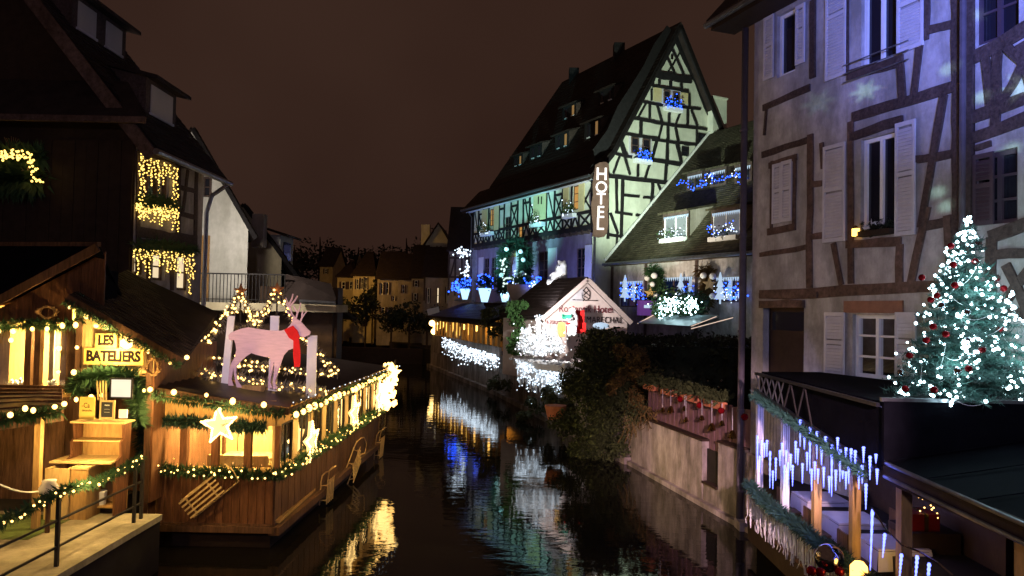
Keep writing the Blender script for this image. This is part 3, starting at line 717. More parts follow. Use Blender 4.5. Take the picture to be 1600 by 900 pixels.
    ic = [(82,140,325),(105,165,275),(133,165,255),(150,225,425),(181,260,385),(203,220,305),(228,300,470),(248,285,425),(288,170,290),(272,300,415),
          (313,55,200),(335,140,215),(366,95,345),(403,118,268),(450,145,220),(375,320,440),(409,320,400),(484,190,470),(505,325,438),(528,215,390),(542,330,375),(560,205,280),(588,210,325),(560,335,430),(648,300,400),(668,400,540),(722,240,290),(728,320,405),(95,250,340),(120,180,260),(165,330,430),(215,180,250),(238,220,290),(262,240,330),(300,210,300),(325,290,400),(350,230,330),(392,280,380),(428,200,300),(440,310,420),(515,150,230),(575,300,400),(610,220,330),(630,330,430),(655,200,290),(690,250,380),(470,360,450)]
    cord = []
    def rip(p, q, r=.025):
        n = 14; o = MB(); o.tube([p+(q-p)*(i/n) for i in range(n+1)], [max(.004, r*(1-.75*i/n)*(1.0 if i % 2 else .62)) for i in range(n+1)], 7); return o
    for x, y0, y1 in ic:
        A0, A1 = W.px(*c7(x, y0)), W.px(*c7(x, y1)); p = W.w(A0[0], A0[1]); q = W.w(A0[0], A1[1])
        rip(p, q).build('icicle', M['b_icicle'], I, smooth=True); cord.append((A0[0], A0[1]))
    cord = sorted(cord); b = MB(); zc = lambda a: zl(15.2-a); b.tube([W.w(a, zc(a)) for a, z in cord[::2]], .008, 4)
    for a, z in cord: b.bar(W.w(a, zc(a)), W.w(a, z), .006)
    b.build('cable', M['iron'], I)
    I = thing('near_icicle_lights', 'sagging silver cord of LED icicles at the lower right terrace', 'light string', (4.9,9,2.5))
    ic = [(703,540,870),(770,670,800),(860,780,930),(945,790,960),(1010,830,990)]
    W2 = Wall((4.88,10.6),(4.88,6))
    for x, y0, y1 in ic:
        A0, A1 = W2.px(*c7(x, y0)), W2.px(*c7(x-12, y1)); p = W2.w(*A0); q = W2.w(*A1)
        rip(p, q, .024).build('icicle', M['b_icicle'], I, smooth=True)
    MB().tube([W2.w(*W2.px(*c7(x, y))) for x, y in ((700,530),(770,640),(860,730),(960,770),(1060,830),(1140,900))], .012, 5).build('cable', M['silver'], I)
    # canopy edge fir garland
    G = thing('canopy_garland', 'dark fir garland hung under the canopy of the icicle terrace', 'garland', (4.9,13,3.2))
    b = MB(); needles([(4.84,14.9,3.22),(4.84,13.4,3.06),(4.84,12,2.9),(4.84,10.2,2.68)], .12, 2600, .1, b, .4); b.build('needles', M['needle_b'], G)
    # railing garland
    G = thing('railing_garland', 'dark fir garland lying along the white terrace railing', 'garland', (4.84,13,1.3))
    pa = [(4.8,15.1,1.42),(4.76,13.8,1.36),(4.76,12.4,1.36),(4.76,11,1.36),(4.76,9.4,1.36)]
    b = MB(); needles(pa, .18, 4200, .11, b, .2); b.build('needles', M['needle_d'], G)
    # unlit white net lights over the railing
    b = MB()
    for k in range(70):
        y = random.uniform(10.2,15); z = 1.22; p = [V((4.76,y,z))]
        for s in range(6): p.append(p[-1]+V((random.uniform(-.02,.02), random.uniform(-.07,.07), -.09)))
        b.tube(p, .007, 3)
        if k % 2: b.tube([p[3], p[3]+V((0,.08,-.06))], .007, 3)
    b.build('net_cord', M['white'], kind='stuff', label='tangled white net cord hanging over the terrace railing', cat='cord', loc=(4.76,13,1))
    # big glass bauble, lamp
    o = thing('glass_bauble', 'large clear glass bauble with red reflections on the terrace railing', 'bauble', at(1296,872,10.6))
    MB().ball(at(1296,872,10.6), .2, 3).build('ball', M['silver'], o, smooth=True); 
    for u, v, i in ((1268,892,0),(1282,894,1),(1312,893,2)):
        q = thing('small_bauble', 'small red bauble beside the large glass bauble, '+['left one','middle one','right one'][i], 'bauble', at(u,v,10.4), 'small baubles on the railing'); MB().ball(at(u,v,10.4), .07, 2).build('ball', M['redball'], q, smooth=True)
    p = at(1342,892,10.1); o = thing('terrace_lamp', 'small glowing yellow lamp at the foot of the orange post', 'lamp', p)
    MB().lathe(p-Z*.14, [(.08,0),(.11,.05),(.11,.2),(.06,.26)], 12).build('glass', M['b_lamp'], o, smooth=True); MB().tube([p-Z*.14, (p.x,p.y,.78)], .02, 6).build('stand', M['iron'], o)
    # banner and wall piece behind
    q = thing('red_gift_box', 'small red gift box with tiny lights on the terrace sideboard', 'box', (6.2,11.2,1.6)); MB().box(5.9,11.0,1.7,6.3,11.4,1.95).build('box', M['redbox'], q); MB().box(6.07,10.99,1.7,6.13,11.41,1.955).build('ribbon', M['gold'], q); lights(q, [jit((6.1,11.0,2.08),.16) for _ in range(14)], .012, 'b_warmtiny')
    q = thing('terrace_sideboard', 'dark wooden sideboard under the canopy behind the orange post', 'sideboard', (6.2,11.2,.78)); MB().box(5.85,10.9,.78,6.55,11.6,1.7).build('body', M['darkwood'], q)
    for k in range(2): MB().box(5.83,10.95+k*.33,.9,5.85,11.2+k*.33,1.6).build('door', M['plank2'], q)
terrace()

# ================================================================== christmas tree on the canopy
def xmas():
    base = V((6.42,10.55,3.68)); H = 2.5; T = thing('christmas_tree', 'fir tree with ice white fairy lights and red baubles at right', 'tree', base)
    MB().tube([base, base+Z*H*.6, base+Z*H*.98], [.06,.035,.008], 8).build('trunk', M['bark'], T)
    MB().lathe(base, [(.16,0),(.2,.02),(.18,.14),(.05,.16)], 12).build('stand', M['iron'], T)
    b = MB(); tips = []; k = 0
    z = .16
    while z < H*.95:
        f = 1-z/H; r = 1.0*f**.9+.03; n = max(5, int(22*f+5))
        for i in range(n):
            a = random.uniform(0, 2*math.pi); d = V((math.cos(a), math.sin(a), .22-.5*f*random.uniform(.5,1)))
            L = r*random.uniform(.62,1.2); p0 = base+Z*z; p1 = p0+V((d.x*L, d.y*L, 0))+Z*(d.z*.3*L-.05*L); mid = (p0+p1)/2+Z*.05
            b.tube([p0, mid, p1], [.012,.008,.003], 3, False)
            needles([p0+(mid-p0)*.3, mid, p1], .05, int(80*L+18), .08, b, .1)
            for s in (-1, 1):
                for q in (.45,.7):
                    s0 = p0+(p1-p0)*q; sd = V((-d.y,d.x,0))*s*.5+V((d.x,d.y,0))*.6; s1 = s0+sd*L*.32
                    needles([s0, s1], .04, int(34*L+6), .075, b, .1)
            tips.append((p0+(p1-p0)*random.uniform(.6,1), p1))
        z += .13
    b.build('crown', M['needle_b'], T)
    pts = [p for p, q in tips]; random.shuffle(pts)
    vis = [p+V((p.x-base.x, p.y-base.y, 0))*.06 for p in pts]
    lights(T, [jit(p, .03) for p in vis[:620]]+[jit(p0_, .1) for p0_ in random.sample(vis, 40) for _ in range(6)], .0225, 'b_cyan', sub=1)
    b = MB()
    for i in range(46):
        a = random.choice(vis); c = min(vis, key=lambda q: abs((q-a).length-.34)); b.tube(swag(a, c, .06, 6), .003, 3, False)
    b.build('light_cable', M['white'], T, kind='stuff')
    c5 = crop(1390,330,2.73)
    for x, y, m in ((262,148,'r'),(378,132,'r'),(138,283,'r'),(366,214,'r'),(272,228,'r'),(278,316,'r'),(203,360,'r'),(176,378,'r'),(457,285,'r'),(487,330,'r'),(85,615,'r'),(67,757,'r'),(157,550,'r'),(186,492,'r'),(337,672,'r'),(470,500,'r'),(190,762,'r'),(240,525,'r'),(330,552,'s'),(290,682,'s'),(48,688,'s'),(222,402,'s'),(330,432,'s'),(395,590,'r')):
        u, v = c5(x, y); q = at(u, v, 10.55); f = max(.08, 1-(q.z-base.z)/H); rr = .95*f**.9; dx = min(rr, abs(q.x-base.x)); Yd = 10.55-math.sqrt(max(0, rr*rr-dx*dx))*.9
        p = at(u, v, Yd); MB().ball(p, .05, 2).build('bauble', M['redball' if m == 'r' else 'silver'], T, smooth=True)
    s = base+Z*(H+.03); b = MB()
    star_mesh(s, X, Z, .05, .02, 'b_cyan', T, 'star'); lights(T, [s+V((random.uniform(-.07,.07), random.uniform(-.06,.0), random.uniform(-.3,.06))) for _ in range(16)], .02, 'b_cyan')
xmas()

# ================================================================== ivy bush and hedge on the right bank
def greenery():
    p = at(945,700,25.5); T = thing('ivy_bush', 'large dark ivy bush overhanging the canal beside the pink quay wall', 'bush', (3.6,26,1.4))
    b = MB()
    for u, v, Yd, r, n in ((940,545,26,.9,1500),(950,570,25.6,1.1,1500),(935,560,26,1.0,1500),(930,620,25.5,1.3,2000),(960,660,24.8,1.2,1900),(915,690,24.9,.8,900),(985,600,25.6,1.0,1300),(1000,690,24.2,.7,800),(945,700,24.6,.8,1000),(905,600,26.2,.8,900),(1020,620,25,.75,800),(880,665,25.5,.6,500)):
        clumpy(b, at(u,v,Yd), (r,r,r), int(n*2.2), .1, 14, .5)
    b.build('crown', M['leaf'], T)
    b = MB()
    for u, v, r, n in ((985,580,.55,420),(1000,560,.45,300),(965,600,.4,220),(975,545,.35,150),(995,620,.4,160)): clumpy(b, at(u,v,24.4), (r,r,r*1.2), n, .12, 6, .5)
    b.build('autumn_leaves', M['leaf_b'], T)
    b = MB()
    for k in range(6): b.tube([(3.4+k*.2,26,1.0), jit((3.2+k*.25,25.8,2.4),.3), jit((2.9+k*.35,25.3,3.6),.4)], [.05,.035,.015], 5)
    b.build('trunk', M['bark'], T)
    T = thing('trailing_creeper', 'brown bare creeper trailing down the quay wall beside the ivy', 'plant', (4.3,22.6,1.5)); b = MB()
    for k in range(40):
        a = random.uniform(-.2,2.2); q = [QW.w(a, 2.0, .15)]
        for s in range(6): q.append(q[-1]+V((random.uniform(-.12,.12), random.uniform(-.1,.1), -random.uniform(.08,.22)*(1.3-a*.4))))
        b.tube(q, .012, 3, False)
    b.build('stems', M['leaf_b'], T); b = MB(); leaves(b, QW.w(.8,1.75,.2), (.9,.7,.4), 500, .09, .1); b.build('foliage', M['leaf'], T)
    # dark hedge between the ivy and the houses
    H = thing('dark_hedge', 'tall dark clipped hedge behind the board fence below the annexe', 'hedge', (7,30,1.4)); b = MB()
    b.box(3.9,27.2,1.4,10.5,33,3.6); b.build('core', M['leaf_d'], H)
    b = MB()
    for k in range(60): leaves(b, (random.uniform(3.6,10.8), random.uniform(26.6,28), random.uniform(1.6,3.9)), (.6,.5,.5), 90, .15, .2)
    for k in range(40): leaves(b, (random.uniform(3.8,10.8), random.uniform(27,33), 3.75), (.7,.7,.22), 70, .15, .2)
    b.build('foliage', M['leaf_d'], H)
    T = thing('low_bush', 'small dark bush at the water edge under the white glowing curtain', 'bush', (1.6,31,.8)); b = MB()
    for u, v, Yd, r, n in ((850,625,31,.8,700),(828,640,33,.7,500),(875,640,29.5,.7,500),(770,595,43,.7,350),(795,610,40,.9,400)): clumpy(b, at(u,v,Yd), (r,r,r*.8), n, .15, 6, .5)
    b.build('crown', M['leaf'], T)
    T = thing('terracotta_tub', 'red brown tub standing at the water edge beside the ivy', 'tub', atz(868,655,.9)); MB().lathe(T.location, [(.28,0),(.36,.3),(.4,.5),(.3,.5)], 14).build('tub', M['terracotta'], T)
greenery()

# ================================================================== hotel
HD = V((-.456,.89,0)).normalized(); HP = V((.89,.456,0)).normalized()
H0 = V((5.13,48,0))
HL = Wall((H0.x,H0.y), (H0.x+HD.x*18.9, H0.y+HD.y*18.9))     # canal front, receding
HG = Wall((H0.x,H0.y), (H0.x+HP.x*13.3, H0.y+HP.y*13.3))     # gable front
M['plaster_mauve'] = mat('plaster_mauve', (.24, .2, .26), .85, .12, 2, .1, grime=.3)
M['b_dim'] = em('dim_lit_attic', (1, .55, .2), .22)
def hotel():
    N = thing('half_timbered_hotel', 'big half-timbered hotel with floodlit pale green gable and steep roof', 'hotel', (H0.x,H0.y,3))
    ap = HG.px(1053,46); ze = 13.7; L = HL.len; hw = ap[0]; GW = hw*2
    # gable wall, panel of plaster with flared foot
    pts = [(-.05,3),(GW,3),(GW,ze-.5),(hw,ap[1]),(.1,ze-.5),(-.05,ze-.5)]
    b = MB(); b.poly([HG.w(a,z) for a,z in pts]); b.build('gable_wall', M['plaster_gable'], N)
    # canal front: ground floor set back below a jettied upper storey
    c2 = crop(660,280,4.09)
    zb = HL.z(870,366)
    d0 = -.45
    def rl(x0, y0, x1, y1, d=0.0):
        um, vm = (x0+x1)/2, (y0+y1)/2
        A, B = HL.px(*c2(x0,vm), d)[0], HL.px(*c2(x1,vm), d)[0]; return (min(A,B), HL.px(*c2(um,y1), d)[1], max(A,B), HL.px(*c2(um,y0), d)[1])
    up = [rl(430,190,458,300), rl(735,100,790,265), rl(962,40,1000,195), rl(527,240,562,378), rl(612,300,640,385)]
    holed(HL, 0, zb, L, ze, up, 'upper_wall', M['plaster_gable'], N, .12)
    lo = [rl(395,505,425,690,d0), rl(440,500,470,690,d0), rl(742,460,808,640,d0), rl(985,440,1040,630,d0)]
    holed(HL, 0, 3, L, zb+.1, lo, 'lower_wall', M['plaster_mauve'], N, .14, d=d0)
    MB().poly([HL.w(0,zb,0), HL.w(L,zb,0), HL.w(L,zb,d0), HL.w(0,zb,d0)]).build('jetty_soffit', M['timber'], N)
    b = MB(); b.poly([HL.w(0,3,-1), HL.w(L,3,-1), HL.w(L,ze,-1), HL.w(0,ze,-1)]); b.poly([HL.w(L,3,0), HL.w(L,3,-GW), HL.w(L,ze,-GW), HL.w(L,ze,0)]); b.poly([HL.w(0,3,-GW), HL.w(L,3,-GW), HL.w(L,ze,-GW), HL.w(0,ze,-GW)]); b.build('rear_wall', M['plaster_grey'], N)
    k = 0; a = .3
    while a < L: MB().wbox(HL, a, zb-.22, a+.2, zb-.01, d0, .08).build('joist_end', M['timber'], N); a += .75
    # timbers of the canal front
    B = lambda p, q, w, d=(-.02,.05): beam(HL, p, q, w*1.25, N, 'timber_black', d)
    H1 = zb+.32*(ze-zb)
    B((0,zb+.1),(L,zb+.1),.28,(-.02,.07)); B((0,ze-.15),(L,ze-.15),.25,(-.02,.065))
    B((0,H1),(L,H1),.16,(-.02,.058)); zm = ze-.33*(ze-H1)
    posts = [.15]
    xs = sorted(up, key=lambda r: r[0])
    for r in xs: posts += [r[0]-.1, r[2]+.1]
    posts += [L-.15]; allp = [posts[0]]
    for p in posts[1:]:
        g = p-allp[-1]; n = max(1, round(g/1.05)); inside = any(abs(r[0]-.1-allp[-1]) < .01 for r in xs)
        if not inside:
            for i in range(1, n): allp.append(allp[-1]+g/n)
        allp.append(p)
    for i, p in enumerate(allp): B((p,zb+.1),(p,ze-.1),.15,(-.02,.05))
    for i in range(len(allp)-1):
        p, q = allp[i]+.08, allp[i+1]-.08
        if q-p < .25: continue
        win = any(r[0] < (p+q)/2 < r[2] for r in xs)
        low = any(r[0] < (p+q)/2 < r[2] and r[1] < H1-.2 for r in xs)
        if not low:
            if i % 3 != 1: B((p,zb+.2),(q,H1-.08),.11,(-.02,.036)); B((q,zb+.2),(p,H1-.08),.11,(-.02,.043))
            else: B((p,zb+.2),((p+q)/2,H1-.08),.11,(-.02,.036)); B((q,zb+.2),((p+q)/2,H1-.08),.11,(-.02,.043))
        if not win:
            if i % 2: B((p,zm),(q,zm),.13,(-.02,.046))
            if i % 3 == 0: B((p,H1+.1),(q,zm-.06),.11,(-.02,.034)); B((q,H1+.1),(p,zm-.06),.11,(-.02,.04))
            elif i % 3 == 1: B((p+.05,H1+.1),(q-.1,ze-.3),.11,(-.02,.034))
    lits = [1,0,1,0,1]
    for i, r in enumerate(up): window(HL, r, N, m='timber_red', pane='b_window' if lits[i] else 'blueglass', nv=2 if r[2]-r[0] > .8 else 1, nh=3, d=-.1)
    for r in lo: window(HL, r, N, m='timber_red', pane='blueglass', nv=2, nh=3, d=d0-.1)
    for r in ((385,195,420,335),(462,165,492,325),(905,45,938,210),(1003,15,1040,205)): shutter(HL, rl(*r), N, 'shutter_y', .05, False)
    r = rl(715,70,800,262); sw = Wall(HL.w(r[0],0,.05)[:2], (HL.w(r[0],0,.05)+(HL.n*.6-HL.e*.55))[:2])
    for r in ((718,72,797,262),): shutter(HL, rl(*r), N, 'shutter_y', .09, False, label='closed cream shutter with two slots')
    for x in (748,768):
        r = rl(x,112,x+6,160); MB().wbox(HL, r[0], r[1], r[2]+.02, r[3], .12, .13).build('slot', M['ink'], N)
    for r in ((806,440,862,650),(1042,420,1098,640),(475,480,500,690),(362,500,392,690)): shutter(HL, rl(*r, d0), N, 'shutter' if r[0] > 480 else 'shutter', d0+.03, False)
    # gable timbers
    c4, c5 = crop(900,40,4.09), crop(880,220,4.5)
    G1 = [(552,145,632,318,.14),(583,88,690,328,.14),(642,92,525,302,.14),(668,160,580,308,.14),(470,305,735,348,.62),(488,388,712,420,.2),(530,345,527,388,.2),(602,355,600,402,.22),(668,365,671,412,.2),(500,340,485,390,.1),
          (700,420,718,425,.1),(719,435,721,525,.18),(372,478,552,512,.2),(652,518,792,535,.2),(448,490,393,592,.17),(469,492,467,605,.18),(515,503,548,625,.18),(592,560,592,640,.2),(672,532,632,638,.18),(711,532,708,648,.18),(733,540,777,658,.17),
          (318,585,552,628,.24),(548,628,835,664,.24),(413,612,409,702,.28),(546,635,524,728,.17),(585,640,585,732,.22),(632,650,650,742,.19),(278,688,532,726,.22),(480,730,762,762,.22),(268,698,326,835,.19),(276,695,272,720,.1),(516,740,482,862,.18),(583,735,577,900,.24),(638,750,667,872,.18),(203,808,332,838,.2),(488,862,682,894,.22),(768,668,766,850,.14),(690,760,768,765,.14),(445,405,408,460,.2),(480,405,480,480,.14)]
    G1 = [(*g[:4], g[4]*.82) for g in G1]
    for q in ((hw-.1,ap[1]-.2,.35,ze+1.2,1.25),(hw+.1,ap[1]-.2,GW-.3,ze+1.2,.75),(.75,ze+1.6,-.1,ze-.6,1.1)): beam(HG, q[:2], q[2:4], q[4], N, 'timber_black', (-.02,.06), 'soffit_band')  # dark bands added on the wall, stand in for the overhang's underside
    beams(HG, G1, c4, .2, N, 'timber_black', (-.02,.09))
    G2 = [(318,82,480,116,.2),(608,130,850,166,.22),(393,-10,467,240,.2),(395,108,350,228,.18),(655,0,575,262,.2),(733,-20,714,280,.24),(800,0,828,150,.2),(524,165,522,252,.2),(312,248,756,298,.3),(371,268,375,505,.22),(416,260,406,685,.26),(626,288,614,465,.24),(660,295,692,372,.16),
          (424,382,532,393,.2),(560,398,658,406,.2),(363,502,482,520,.2),(508,522,566,529,.2),(328,508,382,655,.2),(376,668,372,758,.18),(312,658,446,678,.24),(308,120,312,690,.2)]
    G2 = [(*g[:4], g[4]*.82) for g in G2]
    beams(HG, G2, c5, .2, N, 'timber_black', (-.02,.09))
    def rg(c, x0, y0, x1, y1):
        um, vm = (x0+x1)/2, (y0+y1)/2; return (HG.px(*c(x0,vm))[0], HG.px(*c(um,y1))[1], HG.px(*c(x1,vm))[0], HG.px(*c(um,y0))[1])
    for r in ((545,402,665,520),(335,702,480,838)):
        q = rg(c4, *r); MB().wbox(HG, q[0], q[1], q[2], q[3], .0, .06).build('window_surround', M['shutter'], N)
        w = q[2]-q[0]
        for s in (0, 1): window(HG, (q[0]+w*(.08+.5*s), q[1]+.15, q[0]+w*(.42+.5*s), q[3]-.2), N, m='timber_red', pane='blueglass', d=.062, nv=1, nh=2)
    for r in ((492,395,545,485),(668,430,712,500)): shutter(HG, rg(c4, *r), N, 'shutter_y', .03, False)
    for r in ((605,185,618,215),): q = rg(c4, *r); MB().wbox(HG, *q, 0, .05).build('oculus', M['ink'], N)
    for r in ((775,690,825,760),(672,775,715,835)): window(HG, rg(c4, *r), N, m='timber_black', d=.03, nv=1, nh=2)
    # roof: two flared slopes, hipped far end, gable overhang
    ov = .75; far = HD*L; rid = V((H0.x,H0.y,0))+HP*hw+Z*(ap[1]+.25)
    rl0 = 4.2
    P = lambda a, s, z: V((H0.x,H0.y,0))+HD*a+HP*s+Z*z
    z1 = ze+1.3
    b = MB()
    ridge0, ridge1 = P(-ov, hw, ap[1]+.3), P(L-rl0, hw, ap[1]+.3)
    sl = 1.05
    kn0, kn1 = P(-ov, sl, z1+.35), P(L-sl, sl, z1+.35); ev0, ev1 = P(-ov, -.75, ze-.25), P(L+.75, -.75, ze-.25)
    kr0, kr1 = P(-ov, GW-sl, z1+.35), P(L-sl, GW-sl, z1+.35); er0, er1 = P(-ov, GW+.75, ze-.25), P(L+.75, GW+.75, ze-.25)
    for q in ([kn0,kn1,ridge1,ridge0],[ev0,ev1,kn1,kn0],[kr0,kr1,ridge1,ridge0],[er0,er1,kr1,kr0],[kn1,kr1,ridge1],[ev1,er1,kr1,kn1]): b.poly(q); b.poly([p-Z*.22 for p in q])
    for q in ((ridge0,kn0),(kn0,ev0),(ridge0,kr0),(kr0,er0),(ev0,ev1)): b.poly([q[0],q[1],q[1]-Z*.3,q[0]-Z*.3])
    Rf = b.build('roof', M['roof_dark'], N)
    upv = (ridge0-kn0); lg = upv.length
    tiles(kn0, HD, upv, (kn1-kn0).length, lg, .34, .34, 'roof_dark', Rf, trap=lambda h: (0, (kn1-kn0).length-(rl0-sl)*h/lg))
    tiles(ev0, HD, kn0-ev0, (ev1-ev0).length, (kn0-ev0).length, .34, .34, 'roof_dark', Rf)
    for s0, z0, s1, z1b in ((hw, ap[1]+.05, sl, z1+.1),(sl, z1+.1, -.5, ze-.5),(hw, ap[1]+.05, GW-sl, z1+.1)):
        MB().bar(P(-ov+.06,s0,z0), P(-ov+.06,s1,z1b), .12, .34, up=Z).build('bargeboard', M['timber_black'], N)
    b = MB(); b.poly([P(-ov,hw,ap[1]+.02),P(-.02,hw,ap[1]+.02),P(-.02,sl,z1+.08),P(-ov,sl,z1+.08)]); b.build('verge_soffit', M['timber_black'], N)
    MB().tube([P(-ov,-.85,ze-.3),P(L+.7,-.85,ze-.3)], .1, 8).build('gutter', M['steel'], N)
    MB().tube([P(L+.1,-.5,ze-.4),P(L+.05,-.12,ze-.9),P(L+.05,-.12,3)], .06, 6).build('drainpipe', M['steel'], N)
    # flat boarded eave soffit
    MB().poly([HL.w(-.7,ze-.5,.75), HL.w(L+.5,ze-.5,.75), HL.w(L+.5,ze-.45,0), HL.w(-.7,ze-.45,0)]).build('eave_soffit', M['shutter'], N)
    # dormers: long shed dormers in two rows on the slope
    un = upv.normalized(); nn = HD.cross(un).normalized()
    nn = nn if nn.z > 0 else -nn
    horiz = -HP
    for (a0, a1, h, hh, lit) in ((2.2,4.2,1.7,1.25,'b_window'),(6.3,8.3,1.7,1.2,'b_window'),(10.2,12.2,1.6,1.15,None),(3.0,5.0,5.0,1.1,None),(8.0,10,5.0,1.1,'b_window'),(13.2,14.8,1.4,1.0,'b_window')):
        Dm = bpy.data.objects.new('roof_dormer', None); COL.objects.link(Dm); Dm.parent = N
        f0 = kn0+HD*(a0+ov)+un*h; f1 = kn0+HD*(a1+ov)+un*h; t0, t1 = f0+Z*hh, f1+Z*hh
        b = MB(); b.poly([f0,f1,t1,t0]); b.build('front', M['timber_black'], Dm)
        dp = hh/(un.z/un.dot(HP)-.3)
        r0, r1 = t0+HP*dp+Z*.3*dp, t1+HP*dp+Z*.3*dp
        [MB().poly(q_).build('cheek', M['timber'], Dm) for q_ in ([f0,t0,r0],[f1,t1,r1])]
        o = horiz*.3; b = MB(); b.prism([t0+o-Z*.08-HD*.2, t1+o-Z*.08+HD*.2, r1+HD*.2, r0-HD*.2], Z*.1); b.build('dormer_roof', M['roof_dark'], Dm)
        Wd = Wall(f0[:2], f1[:2]); zz = f0.z; wl_ = (f1-f0).length
        for s in range(2): 
            r = (.3+s*wl_*.5, zz+.2, .3+s*wl_*.5+wl_*.13, zz+hh-.15)
            MB().wbox(Wd, *r, .0, .03).build('pane', M['b_dim' if lit and s == 0 else 'blueglass'], Dm)
            MB().wbox(Wd, r[0]-.06, r[1]-.07, r[2]+.06, r[1]-.005, .0, .07).build('sill', M['shutter'], Dm)
    # roof chimneys
    for a, hgt in ((6.5,1.0),(13.0,.9)):
        p = P(a, hw, ap[1]); MB().box(p.x-.4,p.y-.4,p.z-.6,p.x+.4,p.y+.4,p.z+hgt).build('chimney', M['timber_black'], N)
    # tall pale chimney beside the gable
    q = rg(crop(720,20,3), 1155,405,1228,625); b = MB(); b.wbox(HG, q[0], q[1]-1, q[2]-.2, q[3], -1.0, .6); b.wbox(HG, q[0]-.06, q[3]-.12, q[2]-.14, q[3], -1.06, .66); b.build('side_chimney', M['plaster_gable'], N, label='tall pale chimney right of the gable')
    # drainpipe on the near corner
    MB().tube([HG.w(.05,3,.15), HG.w(.05,zb+1,.15)], .08, 8).build('drainpipe', M['steel'], N)
    # HOTEL sign plaque hung at the corner
    S = thing('hotel_sign', 'brown vertical sign board with glowing white letters HOTEL', 'sign', HG.w(.2, zb+.6, .8))
    cs = crop(880,220,4.5); Wd = Wall(HG.w(-1,0,.9)[:2], (HG.w(-1,0,.9)+X*3-Y*.0)[:2])
    ol = [(225,170),(262,150),(300,148),(322,165),(318,230),(326,300),(316,360),(322,430),(314,500),(318,580),(308,650),(290,672),(250,680),(205,670),(212,600),(200,520),(196,440),(210,380),(206,300),(216,240)]
    pts = [Wd.w(*Wd.px(*cs(*p))) for p in ol]; MB().prism(pts[::-1], -Wd.n*.18).build('board', M['signbrown'], S)
    for ch, x, y, sz in (('H',270,238,96),('O',268,330,88),('T',266,412,88),('E',262,505,92),('L',258,588,96)):
        a, z = Wd.px(*cs(x,y)); a2, z2 = Wd.px(*cs(x,y+sz)); 
        text('letter', ch, Wd.w(a,z,.04), X, Z, (z-z2)*1.28, 'b_sign', S, .03, .95, .008)
    for z in (.25, .75):
        a, z_ = Wd.px(*cs(205, 200+z*420)); MB().bar(Wd.w(a, z_, -.09), HG.w(.0, z_, .0), .06).build('bracket', M['iron'], S)
    # window flower boxes with lights
    def box(W, r, lab, m, d=.05, n=15):
        o = thing('lit_flower_box', lab, 'flower box', W.w((r[0]+r[2])/2, r[1], d), 'lit flower boxes on the hotel'); MB().wbox(W, r[0], r[1], r[2], r[1]+.28, d, d+.35).build('trough', M['flock'], o)
        b = MB(); leaves(b, W.w((r[0]+r[2])/2, r[1]+.6, d+.2), ((r[2]-r[0])/2,.25,.5), 240, .14, .1); b.build('foliage', M['needle'], o)
        lights(o, [W.w(random.uniform(r[0],r[2]), r[1]+.15+abs(random.gauss(0,.45)), d+random.uniform(.2,.45)) for _ in range(n)], .04, m)
    box(HL, rl(395,330,462,362), 'lit flower box under the far left upper window of the hotel front', 'b_cool'); box(HL, rl(712,270,790,305), 'lit flower box under the closed cream shutter', 'b_cool'); box(HL, rl(922,212,990,250), 'lit flower box under the upper window nearest the HOTEL sign', 'b_cool')
    box(HG, rg(c4, 555,515,660,555), 'blue lit flower box under the top gable window', 'b_blue', .06, 40); box(HG, rg(c4, 360,845,465,885), 'blue lit flower box under the lower gable window', 'b_blue', .06, 46)
    return ze, ap, hw, zb, rl, d0
HT = hotel()

